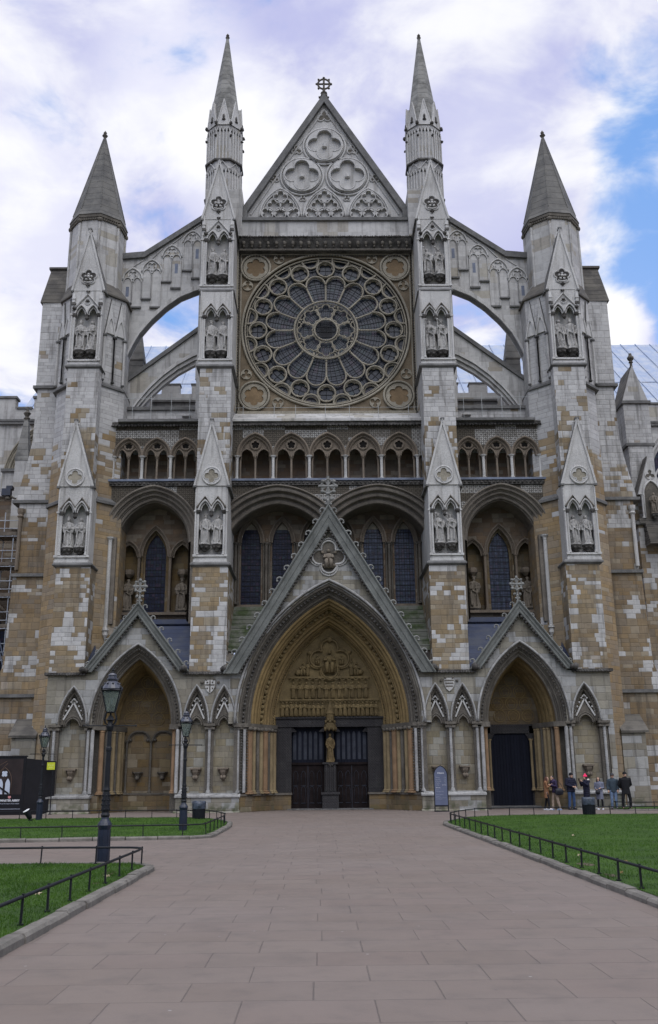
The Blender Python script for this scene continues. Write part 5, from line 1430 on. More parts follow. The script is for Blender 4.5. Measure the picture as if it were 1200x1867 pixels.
w = MB(); w.lathe(-19.75, 8, [(.62,21.6),(.62,21.75),(.58,21.9),(.16,24.6)], 4, math.pi/4); C_(w, 'pinnacle_cap', M['spire'], pb)
w = MB(); w.box(-20.15,-19.35,7.6,8.6,17,21.6); C_(w, 'pinnacle_shaft', M['pale'], pb)
w = MB(); w.lathe(-19.75,8,[(.14,24.5),(.22,24.65),(.1,24.75),(.26,25.0),(.1,25.15),(.03,25.5)],6); C_(w, 'finial', M['dark'], pb)
w = MB(); A = Arch(-21.3, 8.5, 2.4, 4.2); arch_sweep(w, A, reeds(-.1,8.2,.6,8.6,(.1,.1,.2),.5), 12, z0=4); C_(w, 'side_window_tracery', M['brownm'], church)
w = MB(); A = Arch(-21.3,8.5,1.8,3.4); w.prism([(x,z) for x,z in A.pts(8)]+[(-19.5,4),(-23.1,4)], 8.5, 8.59); C_(w, 'side_window_glass', M['glass2'], church)

# ================================================================== statues
def lump(mb, cx, cy, cz, rx, ry, rz, n=10, m=7):
    prof = []
    v = []; f = []
    for i in range(1, m):
        a = math.pi*i/m
        for k in range(n):
            b = 2*math.pi*k/n
            v.append((cx+rx*math.sin(a)*math.cos(b), cy+ry*math.sin(a)*math.sin(b), cz-rz*math.cos(a)))
    v.append((cx,cy,cz-rz)); v.append((cx,cy,cz+rz)); L = len(v)
    for i in range(m-2):
        for k in range(n):
            k2=(k+1)%n; f.append((i*n+k,i*n+k2,(i+1)*n+k2,(i+1)*n+k))
    for k in range(n):
        k2=(k+1)%n; f.append((L-2,k2,k)); f.append((L-1,(m-2)*n+k,(m-2)*n+k2))
    return mb.add(v, f, True)
def remeshed(mb, voxel, name, mats, parent=None, smooth=2, sm=True):
    me = bpy.data.meshes.new('tmp'); me.from_pydata(mb.v, [], mb.f)
    bm = bmesh.new(); bm.from_mesh(me); bmesh.ops.recalc_face_normals(bm, faces=bm.faces); bm.to_mesh(me); bm.free()
    o = bpy.data.objects.new('tmp', me); COL.objects.link(o)
    md = o.modifiers.new('r', 'REMESH'); md.mode = 'VOXEL'; md.voxel_size = voxel; md.use_smooth_shade = sm
    if smooth:
        ms = o.modifiers.new('s', 'SMOOTH'); ms.factor = .5; ms.iterations = smooth
    dg = bpy.context.evaluated_depsgraph_get(); dg.update()
    m2 = bpy.data.meshes.new_from_object(o.evaluated_get(dg)); m2.name = name
    bpy.data.objects.remove(o); bpy.data.meshes.remove(me)
    m2.materials.clear()
    m2.materials.append(mats)
    r = bpy.data.objects.new(name, m2); COL.objects.link(r)
    if parent is not None: r.parent = parent
    return r
def robed(var):
    """draped figure 1.0 tall facing -Y"""
    rnd = random.Random(var*17+3); mb = MB()
    n = 40; v = []; f = []
    prof = [(0,.165,.13),(.05,.17,.135),(.18,.15,.12),(.35,.135,.11),(.5,.125,.10),(.6,.12,.095),(.7,.145,.10),(.77,.155,.095),(.81,.12,.08),(.84,.05,.05)]
    ph = rnd.uniform(0,6); fr = rnd.choice((7,9,8))
    for z, rx, ry in prof:
        for k in range(n):
            a = 2*math.pi*k/n
            fold = 1+(.16*math.sin(fr*a+ph+z*3)+.07*math.sin(2.3*fr*a+z*7))*max(0,(1-z*1.15))**.6
            v.append((rx*math.cos(a)*fold+.02*math.sin(z*4+var), ry*math.sin(a)*fold, z))
    for i in range(len(prof)-1):
        for k in range(n):
            k2=(k+1)%n; f.append((i*n+k,i*n+k2,(i+1)*n+k2,(i+1)*n+k))
    f.append(tuple(reversed(range(n)))); f.append(tuple(range((len(prof)-1)*n,len(prof)*n)))
    mb.add(v, f)
    hx = .02*math.sin(4+var)
    mb.tube([(hx,0,.8),(hx,-.005,.87)], .04, 8); lump(mb, hx, -.01, .905, .052, .06, .068)
    lump(mb, hx, -.068, .90, .012, .015, .018)        # nose
    for q in (-1, 1):
        mode = (var+(q > 0)*3) % 6
        sh = (q*.135, 0, .765)
        if mode in (0, 3): pts = [sh,(q*.175,-.02,.63),(q*.06,-.13,.60)]
        elif mode in (1,): pts = [sh,(q*.18,-.02,.64),(q*.11,-.14,.72)]
        elif mode in (2, 5): pts = [sh,(q*.18,-.01,.60),(q*.14,-.08,.47)]
        else: pts = [sh,(q*.17,-.04,.65),(q*.02,-.14,.68)]
        mb.tube(pts, [.045,.05,.032], 8); h = pts[-1]; lump(mb, h[0], h[1]-.01, h[2], .028, .028, .032)
        # hanging sleeve
        e = pts[1]; mb.tube([(e[0]*.9,e[1]-.04,e[2]),(e[0]*.75,e[1]-.06,e[2]-.16)], [.05,.025], 6)
        if mode == 1: mb.tube([(h[0]+q*.02,h[1]-.02,.03),(h[0]+q*.02,h[1]-.02,.93)], .014, 6); lump(mb, h[0]+q*.02, h[1]-.02, .95, .035,.03,.04)
        if mode == 3: mb.box(h[0]-.055,h[0]+.04,h[1]-.055,h[1]-.015,h[2]-.03,h[2]+.09)
    # mantle edges
    for q in (-1, 1):
        mb.tube([(q*.05,-.085,.79),(q*.075,-.11,.6),(q*.10,-.125,.35),(q*.085,-.14,.08)], [.02,.026,.028,.02], 6)
    mb.tube([(-.12,-.07,.66),(-.02,-.135,.52),(.11,-.10,.44)], .025, 6)
    hd = var % 4
    if hd == 0: mb.lathe(hx, 0, [(.058,.935),(.06,.96),(.045,1.01),(.004,1.055)], 10, ey=.8)        # mitre
    elif hd == 1:
        mb.lathe(hx, 0, [(.062,.945),(.066,.985)], 12)
        for k in range(6): mb.tube([(hx+.06*math.cos(k),.06*math.sin(k),.98),(hx+.066*math.cos(k),.066*math.sin(k),1.01)], .014, 4)
    elif hd == 2: lump(mb, hx, .015, .925, .066, .066, .065); mb.tube([(hx,.05,.93),(hx,.06,.78)], .05, 8)
    else: lump(mb, hx, .012, .92, .06, .06, .062); lump(mb, hx, -.05, .86, .035, .03, .05)      # hair and beard
    mb.prismz(ns((0,0),.19,8,.2), -.03, .01)
    return mb
random.seed(21)
sbase = {}
def statue(x, y, z, h, var, label, mat='statue', corb=True, group=None):
    key = (var, mat)
    if key not in sbase:
        r = remeshed(robed(var), .0125, 'statue', M[mat], smooth=1); sbase[key] = r.data
        bpy.data.objects.remove(r)
    o = bpy.data.objects.new('statue', sbase[key]); COL.objects.link(o)
    o.location = (x, y, z); o.scale = (h*.98/1.0*.98,)*3
    o.rotation_euler = (0,0,random.uniform(-.25,.25)+(0.12 if x < 0 else -.12))
    tag(o, label, 'statue', group)
    if corb:
        c = MB(); c.lathe(0, 0, [(.02,-.26),(.08,-.23),(.10,-.17),(.16,-.1),(.19,-.03)], 8)
        for k in range(6): c.blob(.13*math.cos(k*1.05), .13*math.sin(k*1.05), -.12, .05, jit=.3)
        cb = c.build('corbel', M['black'], o)
    return o
for s in (-1, 1):
    S = side_word[s]
    for (xc, y, zf, h, where, v0) in ((6.60,1.02,31.12,1.95,'topmost niche just %s of the rose window frame',0),(6.53,.72,25.92,2.1,'middle niche just %s of the rose window',2),
                             (6.50,.34,14.12,1.78,'niche just %s of the great central gable',4),
                             (14.27,.80,26.05,2.05,'upper niche of the outermost %s buttress',1),(14.05,.34,13.98,1.78,'lower niche of the outermost %s buttress',3)):
        for q in (-1, 1):
            var = (v0+(q > 0)*1+(s > 0)*2) % 6
            STAT.append((s*xc+q*.34, y, zf, h, var, 'pale statue, %s of the pair, %s' % ('left' if q < 0 else 'right', where % S), 'statue'))
    for q, xx in ((-1, 8.62), (1, 11.78)):
        STAT.append((s*xx, 4.35, 11.15, 2.0, 2 if q < 0 else 3, 'brown statue %s of the single lancet above the %s side portal' % ('left' if q*s < 0 else 'right', S), 'statue2'))
STAT.append((.03, 2.78, 2.5, 1.58, 2, 'dull golden statue of a veiled woman on the pillar between the two central doors', 'gilt'))
for i, a in enumerate(STAT):
    so_ = statue(*a[:4], (a[4] if a[6] == 'gilt' else (i*5+a[4])%12), a[5], mat=a[6])
    if a[6] == 'gilt': so_.scale = (1.2, 1.2, so_.scale[2])

# ================================================================== GROUND
def paving():
    m, n, b = nt('paving'); g = G(n); P = g.pos(); x, y, z = g.sep(P)
    wob = g.noise(P, .35, 2)
    yy = g.m('ADD', g.m('ADD', y, 80.0), g.m('MULTIPLY', g.m('SUBTRACT', wob, .5), .12))
    h = .69; yr = g.m('DIVIDE', yy, h); row = g.m('FLOOR', yr)
    rr = g.white(g.xyz(row, 1.0, 2.0)).outputs['Value']
    par = g.m('MODULO', row, 2.0)
    u = g.m('ADD', g.m('DIVIDE', g.m('ADD', x, 60.28), 1.02), g.m('ADD', g.m('MULTIPLY', par, .44), g.m('MULTIPLY', rr, .12)))
    col = g.m('FLOOR', u)
    wn = g.white(g.xyz(col, row, 7.0)); rc = g.sep(wn.outputs['Color'])
    fz = g.m('FRACT', yr); fu = g.m('FRACT', u)
    ez = g.m('MULTIPLY', g.m('MINIMUM', fz, g.m('SUBTRACT', 1.0, fz)), h); eu = g.m('MULTIPLY', g.m('MINIMUM', fu, g.m('SUBTRACT', 1.0, fu)), 1.02)
    e = g.m('MINIMUM', ez, eu)
    jn = g.noise(g.xyz(col, row, 3.0), 1.7, 1)
    wid = g.smooth(jn, .35, .65, .0045, .011)
    x1 = g.new('ShaderNodeMapRange'); g.put(x1.inputs[0], e); x1.inputs[1].default_value = 0; g.put(x1.inputs[2], wid); x1.inputs[3].default_value = 1; x1.inputs[4].default_value = 0
    jf = x1.outputs[0]
    c = g.mix(rc[0], (.142,.113,.096), (.158,.128,.110))
    c = g.mix(g.smooth(rc[1], .6, 1.0, 0, .35), c, (.16,.122,.107))
    big = g.noise(P, .22, 4, .6); c = g.mix(g.smooth(big, .35, .7, 0, .55), c, (.165,.137,.124))
    c = g.mix(g.smooth(g.noise(P, .7, 5, .65), .5, .75, 0, .4), c, (.11,.092,.082))
    c = g.mix(g.smooth(g.noise(P, 2.2, 6, .7), .45, .75, 0, .5), c, (.095,.082,.074))
    c = g.mix(g.smooth(g.noise(P, 60.0, 3, .7), .5, .8, 0, .25), c, (.13,.12,.12))
    # wear towards the church, pale spots of old gum
    v = g.new('ShaderNodeTexVoronoi'); g.put(v.inputs['Vector'], P); v.inputs['Scale'].default_value = 3.1; v.inputs['Randomness'].default_value = 1
    vc = g.sep(v.outputs['Color'])
    spot = g.m('MULTIPLY', g.smooth(v.outputs['Distance'], .035, .06, 1.0, 0.0), g.m('GREATER_THAN', vc[0], .62))
    c = g.mix(g.m('MULTIPLY', spot, .6), c, (.36,.35,.35))
    v2 = g.new('ShaderNodeTexVoronoi'); g.put(v2.inputs['Vector'], P); v2.inputs['Scale'].default_value = 1.9
    spot2 = g.m('MULTIPLY', g.smooth(v2.outputs['Distance'], .03, .055, 1.0, 0.0), g.m('GREATER_THAN', g.sep(v2.outputs['Color'])[1], .7))
    c = g.mix(g.m('MULTIPLY', spot2, .5), c, (.07,.065,.065))
    c = g.mix(g.m('MULTIPLY', jf, .48), c, (.055,.05,.048))
    g.put(b.inputs['Base Color'], c)
    g.put(b.inputs['Roughness'], g.smooth(g.noise(P, 1.0, 4), .3, .7, .62, .85)); b.inputs['Specular IOR Level'].default_value = .3
    g.bump(b, g.m('ADD', g.m('SUBTRACT', g.m('MULTIPLY', rc[2], .6), jf), g.m('ADD', g.m('MULTIPLY', g.noise(P, 45.0, 3), .25), g.m('MULTIPLY', g.noise(P, 1.2, 3), .6))), .6, .012)
    return m
def grassmat(name='grass_green', blade=False):
    m, n, b = nt(name); g = G(n); P = g.pos()
    a = g.noise(P, .9, 5, .65); f = g.noise(P, 14.0, 4, .7)
    c = g.mix(g.smooth(a, .3, .7), (.032,.074,.007), (.064,.134,.012))
    c = g.mix(g.smooth(f, .35, .7, 0, .55), c, (.018,.055,.01))
    pt = g.noise(P, .55, 3)
    c = g.mix(g.smooth(pt, .66, .74, 0, .5), c, (.11,.13,.035))
    g.put(b.inputs['Base Color'], c); b.inputs['Roughness'].default_value = .65; b.inputs['Specular IOR Level'].default_value = .2
    if not blade: g.bump(b, g.m('ADD', f, g.noise(P, 60.0, 3)), 1.0, .05)
    return m
M['paving'] = paving(); M['grass'] = grassmat(); M['blade'] = grassmat('grass_blades', True)
M['kerb'] = plain('kerb_granite', (.15,.138,.122), .3, 3.0, dirt=(.07,.07,.06), dirtamt=.5, bump=.02)
M['soil'] = plain('bare_soil', (.075,.06,.04), .3, 4.0, bump=.03)
w = MB(); N = 1
w.add([(-300,-300,0),(300,-300,0),(300,300,0),(-300,300,0)], [(0,1,2,3)])
o = w.build('ground', M['paving']); tag(o, kind='structure')
def arcp(cx, cy, r, a0, a1, n=8, ry=None):
    ry = ry or r
    return [(cx+r*math.cos(R(a0+(a1-a0)*i/n)), cy+ry*math.sin(R(a0+(a1-a0)*i/n))) for i in range(n+1)]
# outlines run with the grass on the left-hand side of travel
nearL = [(-3.67,-60)]+[(-3.67,-31.5)]+arcp(-4.4,-31.2,.73,0,90,6)[1:]+[(-5.4,-30.35),(-24,-30.4)]
farL = [(-24,-22.9),(-9.4,-22.65),(-6.5,-22.2),(-4.9,-21.95)]+arcp(-4.75,-20.9,1.08,-82,0,8)+[(-3.67,-15.4),(-3.85,-13.0),(-4.3,-11.0),(-5.0,-9.2),(-6.0,-8.2),(-7.2,-7.8),(-24,-7.9)]
rightL = [(26,-9.1),(9.0,-8.9),(7.4,-9.0),(6.2,-9.5),(5.2,-10.7),(4.4,-12.6),(3.9,-14.3),(3.76,-15.4),(3.76,-28),(3.75,-60)]
farR = [(14.2,-.2),(14.0,-.9),(13.9,-1.8),(14.2,-2.6),(15.0,-2.9),(26,-2.9)]
def offs(path, d):      # shift to the left of travel by d
    out = []
    for i, p in enumerate(path):
        a = Vector(path[max(0,i-1)]); b = Vector(path[min(len(path)-1,i+1)]); t = (b-a).normalized()
        out.append((p[0]-t.y*d, p[1]+t.x*d))
    return out
def resample(path, step):
    out = [Vector(path[0])]; acc = 0
    for a, b in zip(path, path[1:]):
        a = Vector(a); b = Vector(b); L = (b-a).length; t = step-acc
        while t <= L: out.append(a.lerp(b, t/L)); t += step
        acc = L-(t-step)
    return out
def kerb(path, wdt=.17, h=.095):
    w = MB(); rr = random.Random(4)
    P = resample(path, .9)
    for a, b in zip(P, P[1:]):
        if a.y < -47 and b.y < -47: continue
        t = (b-a).normalized(); nl = Vector((-t.y, t.x)); a2 = a+t*.012; b2 = b-t*.012
        hh = h+rr.uniform(-.012,.012); j = rr.uniform(-.012,.012)
        sec = [(0+j,0),(0+j,hh-.035),(.03+j,hh),(wdt+j,hh),(wdt+j,0)]
        v = []
        for p in (a2, b2):
            for o_, z_ in sec: q = p+nl*o_; v.append((q.x,q.y,z_))
        w.add(v, [(i,i+1,i+6,i+5) for i in range(4)]+[(0,4,3,2,1),(5,6,7,8,9)])
    o = w.build('kerb', M['kerb']); tag(o, kind='structure'); return o
def lawn(name, path, close, off=.19, z=.085):
    inner = offs(path, off); poly = inner+close
    bm = bmesh.new(); vs = [bm.verts.new((x,y,z)) for x, y in poly]; f = bm.faces.new(vs)
    bmesh.ops.triangulate(bm, faces=[f]); me = bpy.data.meshes.new(name); bm.to_mesh(me); bm.free()
    me.materials.append(M['grass']); o = bpy.data.objects.new(name, me); COL.objects.link(o); tag(o, kind='structure'); return inner
kerb(nearL); kerb(farL); kerb(rightL); kerb(farR, .12, .06)
i1 = lawn('lawn', nearL, [(-24,-60)]); i2 = lawn('lawn', farL, []) ; i3 = lawn('lawn', rightL, [(26,-60)]); i4 = lawn('lawn', farR, [(26,-.2)], .12)
# grass blades
random.seed(9)
w = MB()
def pip(x, y, poly):
    c = False; n = len(poly); j = n-1
    for i in range(n):
        if (poly[i][1] > y) != (poly[j][1] > y) and x < (poly[j][0]-poly[i][0])*(y-poly[i][1])/(poly[j][1]-poly[i][1])+poly[i][0]: c = not c
        j = i
    return c
def blades(poly, x0, x1, y0, y1, n, h):
    for _ in range(n):
        x = random.uniform(x0,x1); y = random.uniform(y0,y1)
        if not pip(x, y, poly): continue
        a = random.uniform(0, 6.28); hh = h*random.uniform(.5,1.3)*(.6+.8*noise.noise(Vector((x*1.3,y*1.3,0)))+.3); l = random.uniform(-.4,.4)*hh; ww = .006+h*.06
        if hh < .01: continue
        w.add([(x-ww*math.cos(a),y-ww*math.sin(a),.08),(x+ww*math.cos(a),y+ww*math.sin(a),.08),(x+l,y+l*.6,.08+hh)], [(0,1,2)])
blades(i1+[(-24,-60)], -9, -3.7, -42, -30.3, 34000, .045)
blades(i3+[(26,-60)], 3.8, 12, -39, -25, 26000, .045)
blades(i3+[(26,-60)], 3.8, 20, -25, -9, 26000, .05)
blades(i2, -15, -3.6, -22.8, -7.8, 22000, .05)
o = w.build('grass', M['blade']); tag(o, kind='stuff')
# bare patches and fallen leaves
w = MB()
def patch(x, y, rx, ry, z=.0885):
    pts = [(x+rx*math.cos(a*.7)*random.uniform(.7,1.2), y+ry*math.sin(a*.7)*random.uniform(.7,1.2), z) for a in range(9)]
    w.add(pts, [tuple(range(9))])
for x, y, rx, ry in ((-4.25,-32.6,.12,.3),(-4.1,-34.2,.06,.15),(4.3,-31.8,.16,.3),(4.15,-33.8,.1,.3)): patch(x, y, rx, ry)
o = w.build('soil_patches', M['soil']); tag(o, kind='structure')
M['leafm'] = flat('dead_leaf', (.30,.20,.10), .8, .1); M['leafp'] = flat('pale_leaf', (.5,.42,.3), .8, .1)
LF = [(-4.30,-38.4,.10,0,'tan fallen leaf on the grass by the near left railing'),(-4.5,-36.0,.09,1,'pale fallen leaf on the near left lawn beyond the tan one'),(4.55,-30.4,.10,1,'largest pale fallen leaf beside the right railing'),(4.3,-33.9,.07,0,'brown fallen leaf nearest the camera on the right lawn'),(6.1,-24.0,.10,1,'lone pale leaf in the middle of the right lawn'),(5.0,-31.9,.09,0,'brown fallen leaf by the bare patch on the right lawn'),(-4.05,-33.6,.08,1,'whitish scrap of leaf by the corner of the near left lawn')]
for x, y, r_, k, lb in LF:
    w = MB(); pts = []
    for i in range(10):
        a = i*.628; q = r_*.62*(1 if i%2 == 0 else .55)*(1.3 if i in (0,5) else 1)*.8; pts.append((q*math.cos(a), q*math.sin(a)*.8, .02+.025*math.sin(i*2.1)))
    pts.append((0,0,.012)); w.add(pts, [(i,(i+1)%10,10) for i in range(10)]); w.tube([(0,0,.012),(r_*.8,.01,.03)], .004, 4)
    o = w.build('fallen_leaf', M['leafp' if k else 'leafm']); o.location = (x,y,.12); o.rotation_euler = (0,0,random.uniform(0,6)); tag(o, lb, 'leaf', 'fallen leaves on the lawns')

# ================================================================== railings
def railing(path, step, label, h=.335, z0=.05, start=0):
    root = thing('railing', label, 'railing', (path[0][0],path[0][1],0), group='low railings round the lawns')
    ox, oy = path[0]
    pts = [(x-ox, y-oy, h+z0) for x, y in path]
    w = MB(); w.tube(pts, .021, 8, smooth=True); w.build('rail', M['iron'], root)
    P = resample(path, step); k = 0
    pb = MB(); pb.box(-.014,.014,-.012,.012,-.06,h); pb.box(-.03,.03,-.03,.03,-.005,.02)
    base = None
    for p in P:
        if p.y < -46 or abs(p.x) > 20: continue
        if base is None:
            base = pb.build('post', M['iron'], root); o = base
        else:
            o = base.copy(); COL.objects.link(o); o.parent = root
        o.location = (p.x-ox, p.y-oy, z0+.035); o.rotation_euler = (random.uniform(-.03,.03),random.uniform(-.03,.03),random.uniform(0,.3)); k += 1
    return root
random.seed(2)
cl = lambda path: [p for p in path if p[1] > -44.5]
fr = offs(nearL, .27); railing([(fr[0][0],-44)]+[p for p in fr if p[1] > -44], 1.08, 'low black railing round the near left lawn, in front of the big lamp post')
fr = offs(farL, .27); fr[0] = (-19, fr[0][1]); fr[-1] = (-19, fr[-1][1]); railing(fr, 1.12, 'low black railing round the far left lawn with the litter bin behind it')
fr = offs(rightL, .27); fr = [(20, fr[0][1])]+fr[1:-1]+[(fr[-1][0],-44)]; railing(fr, 1.06, 'low black railing round the big right lawn')
fr = offs(farR, .2); fr[-1] = (20, fr[-1][1]); railing(fr, 1.2, 'low railing of the small lawn behind the people at the right', h=.33)

# ================================================================== lamp posts
M['lglass'] = None
def lampglass():
    m, n, b = nt('lamp_glass'); g = G(n)
    b.inputs['Base Color'].default_value = (.30,.36,.33,1); b.inputs['Roughness'].default_value = .12
    b.inputs['Transmission Weight'].default_value = .75; b.inputs['IOR'].default_value = 1.15; b.inputs['Alpha'].default_value = 1
    return m
M['lglass'] = lampglass()
M['metal'] = plain('lamp_roof_paint', (.03,.032,.045), .3, 4.0, rough=.22, spec=.6, bump=.003)
def lamp_post():
    r = thing('lamp_post', 'x', 'lamp post')
    w = MB(); w.lathe(0,0,[(.145,0),(.145,.04),(.125,.08),(.118,.7),(.128,.72),(.145,.78),(.125,.83),(.10,.86),(.08,.90),(.075,.93)], 12)
    for k in range(8): w.tube([(.122*math.cos(k*.785),.122*math.sin(k*.785),.1),(.117*math.cos(k*.785),.117*math.sin(k*.785),.7)], .011, 4)
    w.build('pedestal', M['ironb'], r)
    w = MB(); w.lathe(0,0,[(.075,.93),(.092,.97),(.07,1.02),(.085,1.08),(.075,1.3),(.06,1.42),(.072,1.45),(.058,1.5),(.054,1.55),(.048,2.2),(.06,2.22),(.06,2.27),(.046,2.3),(.044,2.6),(.065,2.63),(.08,2.7),(.05,2.76),(.045,2.84)], 12, smooth=False)
    for k in range(7):
        for j in range(4): w.blob(.080*math.cos(k*.9+j*.4), .080*math.sin(k*.9+j*.4), 1.08+j*.09, .017, .025)
    w.build('shaft', M['iron'], r)
    w = MB(); w.tube([(-.52,0,2.715),(.52,0,2.715)], .013, 8)
    for q in (-1,1): w.blob(q*.52,0,2.715,.022)
    w.build('ladder_bar', M['iron'], r)
    w = MB()
    for k in range(4):
        a = k*math.pi/2+math.pi/4; c, s_ = math.cos(a), math.sin(a)
        w.tube([(.05*c,.05*s_,2.72),(.13*c,.13*s_,2.76),(.17*c,.17*s_,2.85),(.14*c,.14*s_,2.95),(.11*c,.11*s_,3.0)], .012, 6)
    w.lathe(0,0,[(.05,2.8),(.09,2.83),(.05,2.88),(.03,2.92)],8); w.build('scroll_bracket', M['iron'], r)
    lt = bpy.data.objects.new('lantern', None); COL.objects.link(lt); lt.parent = r
    w = MB()
    b0, b1, z0, z1 = .085, .182, 2.985, 3.42
    for k in range(4):
        a = k*math.pi/2+math.pi/4; c, s_ = math.cos(a)*1.414, math.sin(a)*1.414
        w.tube([(b0*c,b0*s_,z0),(b1*c,b1*s_,z1)], .012, 5)
        a2 = a+math.pi/2; c2, s2 = math.cos(a2)*1.414, math.sin(a2)*1.414
        w.tube([(b0*c,b0*s_,z0),(b0*c2,b0*s2,z0)], .014, 5); w.tube([(b1*c,b1*s_,z1),(b1*c2,b1*s2,z1)], .022, 5)
    w.lathe(0,0,[(.02,2.9),(.02,3.05),(.035,3.06),(.035,3.12),(.02,3.13)],8)
    for k in range(4): a = k*math.pi/2+math.pi/4; w.blob(b1*1.414*math.cos(a)*1.04,b1*1.414*math.sin(a)*1.04,z1+.05,.025,.05)
    w.build('lantern_frame', M['iron'], lt)
    w = MB()
    for k in range(4):
        a = k*math.pi/2+math.pi/4; c, s_ = math.cos(a)*1.39, math.sin(a)*1.39; a2 = a+math.pi/2; c2, s2 = math.cos(a2)*1.39, math.sin(a2)*1.39
        w.add([(b0*c,b0*s_,z0+.01),(b0*c2,b0*s2,z0+.01),(b1*c2,b1*s2,z1-.01),(b1*c,b1*s_,z1-.01)], [(0,1,2,3)])
    w.build('glass_panes', M['lglass'], lt)
    w = MB(); w.lathe(0,0,[(.212,3.43),(.217,3.46),(.19,3.5),(.14,3.57),(.10,3.62),(.105,3.64),(.12,3.645),(.12,3.665),(.09,3.68),(.085,3.72),(.095,3.725),(.095,3.74),(.05,3.78)], 16, smooth=False)
    for k in range(8): a = k*.785+.2; w.blob(.15*math.cos(a),.15*math.sin(a),3.565,.025)
    w.build('lantern_roof', M['metal'], lt)
    w = MB(); w.lathe(0,0,[(.03,3.77),(.035,3.8),(.015,3.82),(.025,3.85),(.004,3.9)],8); w.build('lantern_finial', M['iron'], lt)
    w = MB(); w.lathe(0,0,[(.012,3.13),(.03,3.18),(.03,3.26),(.01,3.3)],8,smooth=True); w.build('bulb', M['rail'], lt)
    return r
def dup(root, loc, rz, label):
    r = root.copy(); COL.objects.link(r); r.location = loc; r.rotation_euler = (0,0,rz); r['label'] = label
    for ch in list(root.children):
        c = ch.copy(); COL.objects.link(c); c.parent = r
        for g2 in list(ch.children):
            d = g2.copy(); COL.objects.link(d); d.parent = c
    return r
L1 = lamp_post(); L1['group'] = 'black street lamps by the lawns'
dup(L1, (-4.92,-18.6,0), .15, 'black lamp post standing on the far left lawn beside the litter bin')
dup(L1, (-12.15,-9.3,0), .5, 'black lamp post farthest away, in front of the dark hoarding')
L1.location = (-4.86,-30.3,0); L1.rotation_euler = (0,0,.12); L1['label'] = 'tallest looking black lamp post, nearest the camera on the near left lawn'

# ================================================================== bins
M['binp'] = plain('bin_plastic', (.006,.007,.010), .3, 5.0, rough=.45, bump=.004)
M['bag'] = plain('bin_liner_plastic', (.035,.045,.065), .5, 9.0, rough=.3, spec=.6, bump=.05)
def bin_():
    r = thing('litter_bin', 'x', 'litter bin', group='black litter bins')
    w = MB(); w.lathe(0,0,[(.24,0),(.25,.02),(.262,.5)], 20); 
    for k in range(20): a = k*.314; w.tube([(.252*math.cos(a),.252*math.sin(a),.02),(.266*math.cos(a),.266*math.sin(a),.48)], .008, 4)
    w.build('bin_body', M['binp'], r)
    w = MB(); n = 26
    pr = [(.272,.40),(.285,.47),(.28,.6),(.27,.68),(.25,.70),(.22,.66),(.20,.5)]; v = []; f = []
    for i,(rr,z) in enumerate(pr):
        for k in range(n):
            a = 2*math.pi*k/n; q = rr+random.uniform(-.012,.012); v.append((q*math.cos(a),q*math.sin(a),z+random.uniform(-.015,.015)))
    for i in range(len(pr)-1):
        for k in range(n): k2=(k+1)%n; f.append((i*n+k,i*n+k2,(i+1)*n+k2,(i+1)*n+k))
    w.add(v, f, True); w.build('bin_liner', M['bag'], r)
    return r
B1 = bin_(); B1.location = (-5.5,-9.9,.08); B1['label'] = 'black litter bin with folded liner behind the middle lamp post at left'
B2 = dup(B1, (10.62,-9.3,.08), 1.0, 'black litter bin with folded liner in front of the person in the pink hat')
# move clear of the lawn level
# ================================================================== floodlight
M['white'] = flat('white_enamel', (.75,.75,.75), .4)
r = thing('floodlight', 'small black drum floodlight with white rim tilted up on the far left lawn', 'floodlight', (-12.35,-10.2,.08))
w = MB(); ax = Vector((-.45,-.25,.86)).normalized()
base = Vector((.12,0,.08)); p = [tuple(base+ax*t) for t in (0,.1,.34,.36)]
w.tube(p, [.07,.105,.125,.13], 14); w.box(.05,.2,-.06,.06,0,.06); w.build('lamp_drum', M['binp'], r)
w = MB(); w.tube([tuple(base+ax*.362),tuple(base+ax*.385)], .135, 16); w.build('lamp_face', M['white'], r)
# black bird-scarer style housing on the aisle ledge, far left
# ================================================================== sign board
M['signp'] = plain('slate_blue_panel', (.10,.115,.175), .08, 1.5, rough=.45, bump=0)
M['text'] = flat('white_lettering', (.62,.63,.66), .6)
M['textg'] = flat('grey_lettering', (.30,.32,.38), .6)
def text(body, size, loc, mat, parent, align='LEFT', name='lettering', rz=0, bold=0, spacing=1.0):
    cu = bpy.data.curves.new('txt', 'FONT'); cu.body = body; cu.size = size; cu.align_x = align; cu.extrude = .001; cu.offset = bold; cu.space_character = spacing
    o = bpy.data.objects.new('txt', cu); COL.objects.link(o)
    dg = bpy.context.evaluated_depsgraph_get(); me = bpy.data.meshes.new_from_object(o.evaluated_get(dg)); bpy.data.objects.remove(o)
    me.materials.clear(); me.materials.append(mat)
    t = bpy.data.objects.new(name, me); COL.objects.link(t); t.parent = parent; t.location = loc; t.rotation_euler = (math.pi/2,0,rz); return t
r = thing('notice_board', 'pointed-arch slate blue notice board in a black frame beside the central portal', 'notice board', (5.42,-1.9,0))
A = Arch(0, 1.72, .31, .44)
outl = [(x,z) for x,z in A.pts(10)]
w = MB(); w.prism(outl+[(.31,.31),(-.31,.31)], -.02, .03); w.build('panel', M['signp'], r)
w = MB(); w.tube([(-.33,0,0)]+[(x*1.06,0,z+.01) for x,z in outl]+[(.33,0,0)], .027, 6); w.box(-.33,.33,-.03,.04,.24,.31); w.box(-.36,.36,-.09,.12,0,.05); w.build('frame', M['iron'], r)
text('Welcome', .085, (0,-.024,1.80), M['text'], r, 'CENTER', bold=.002)
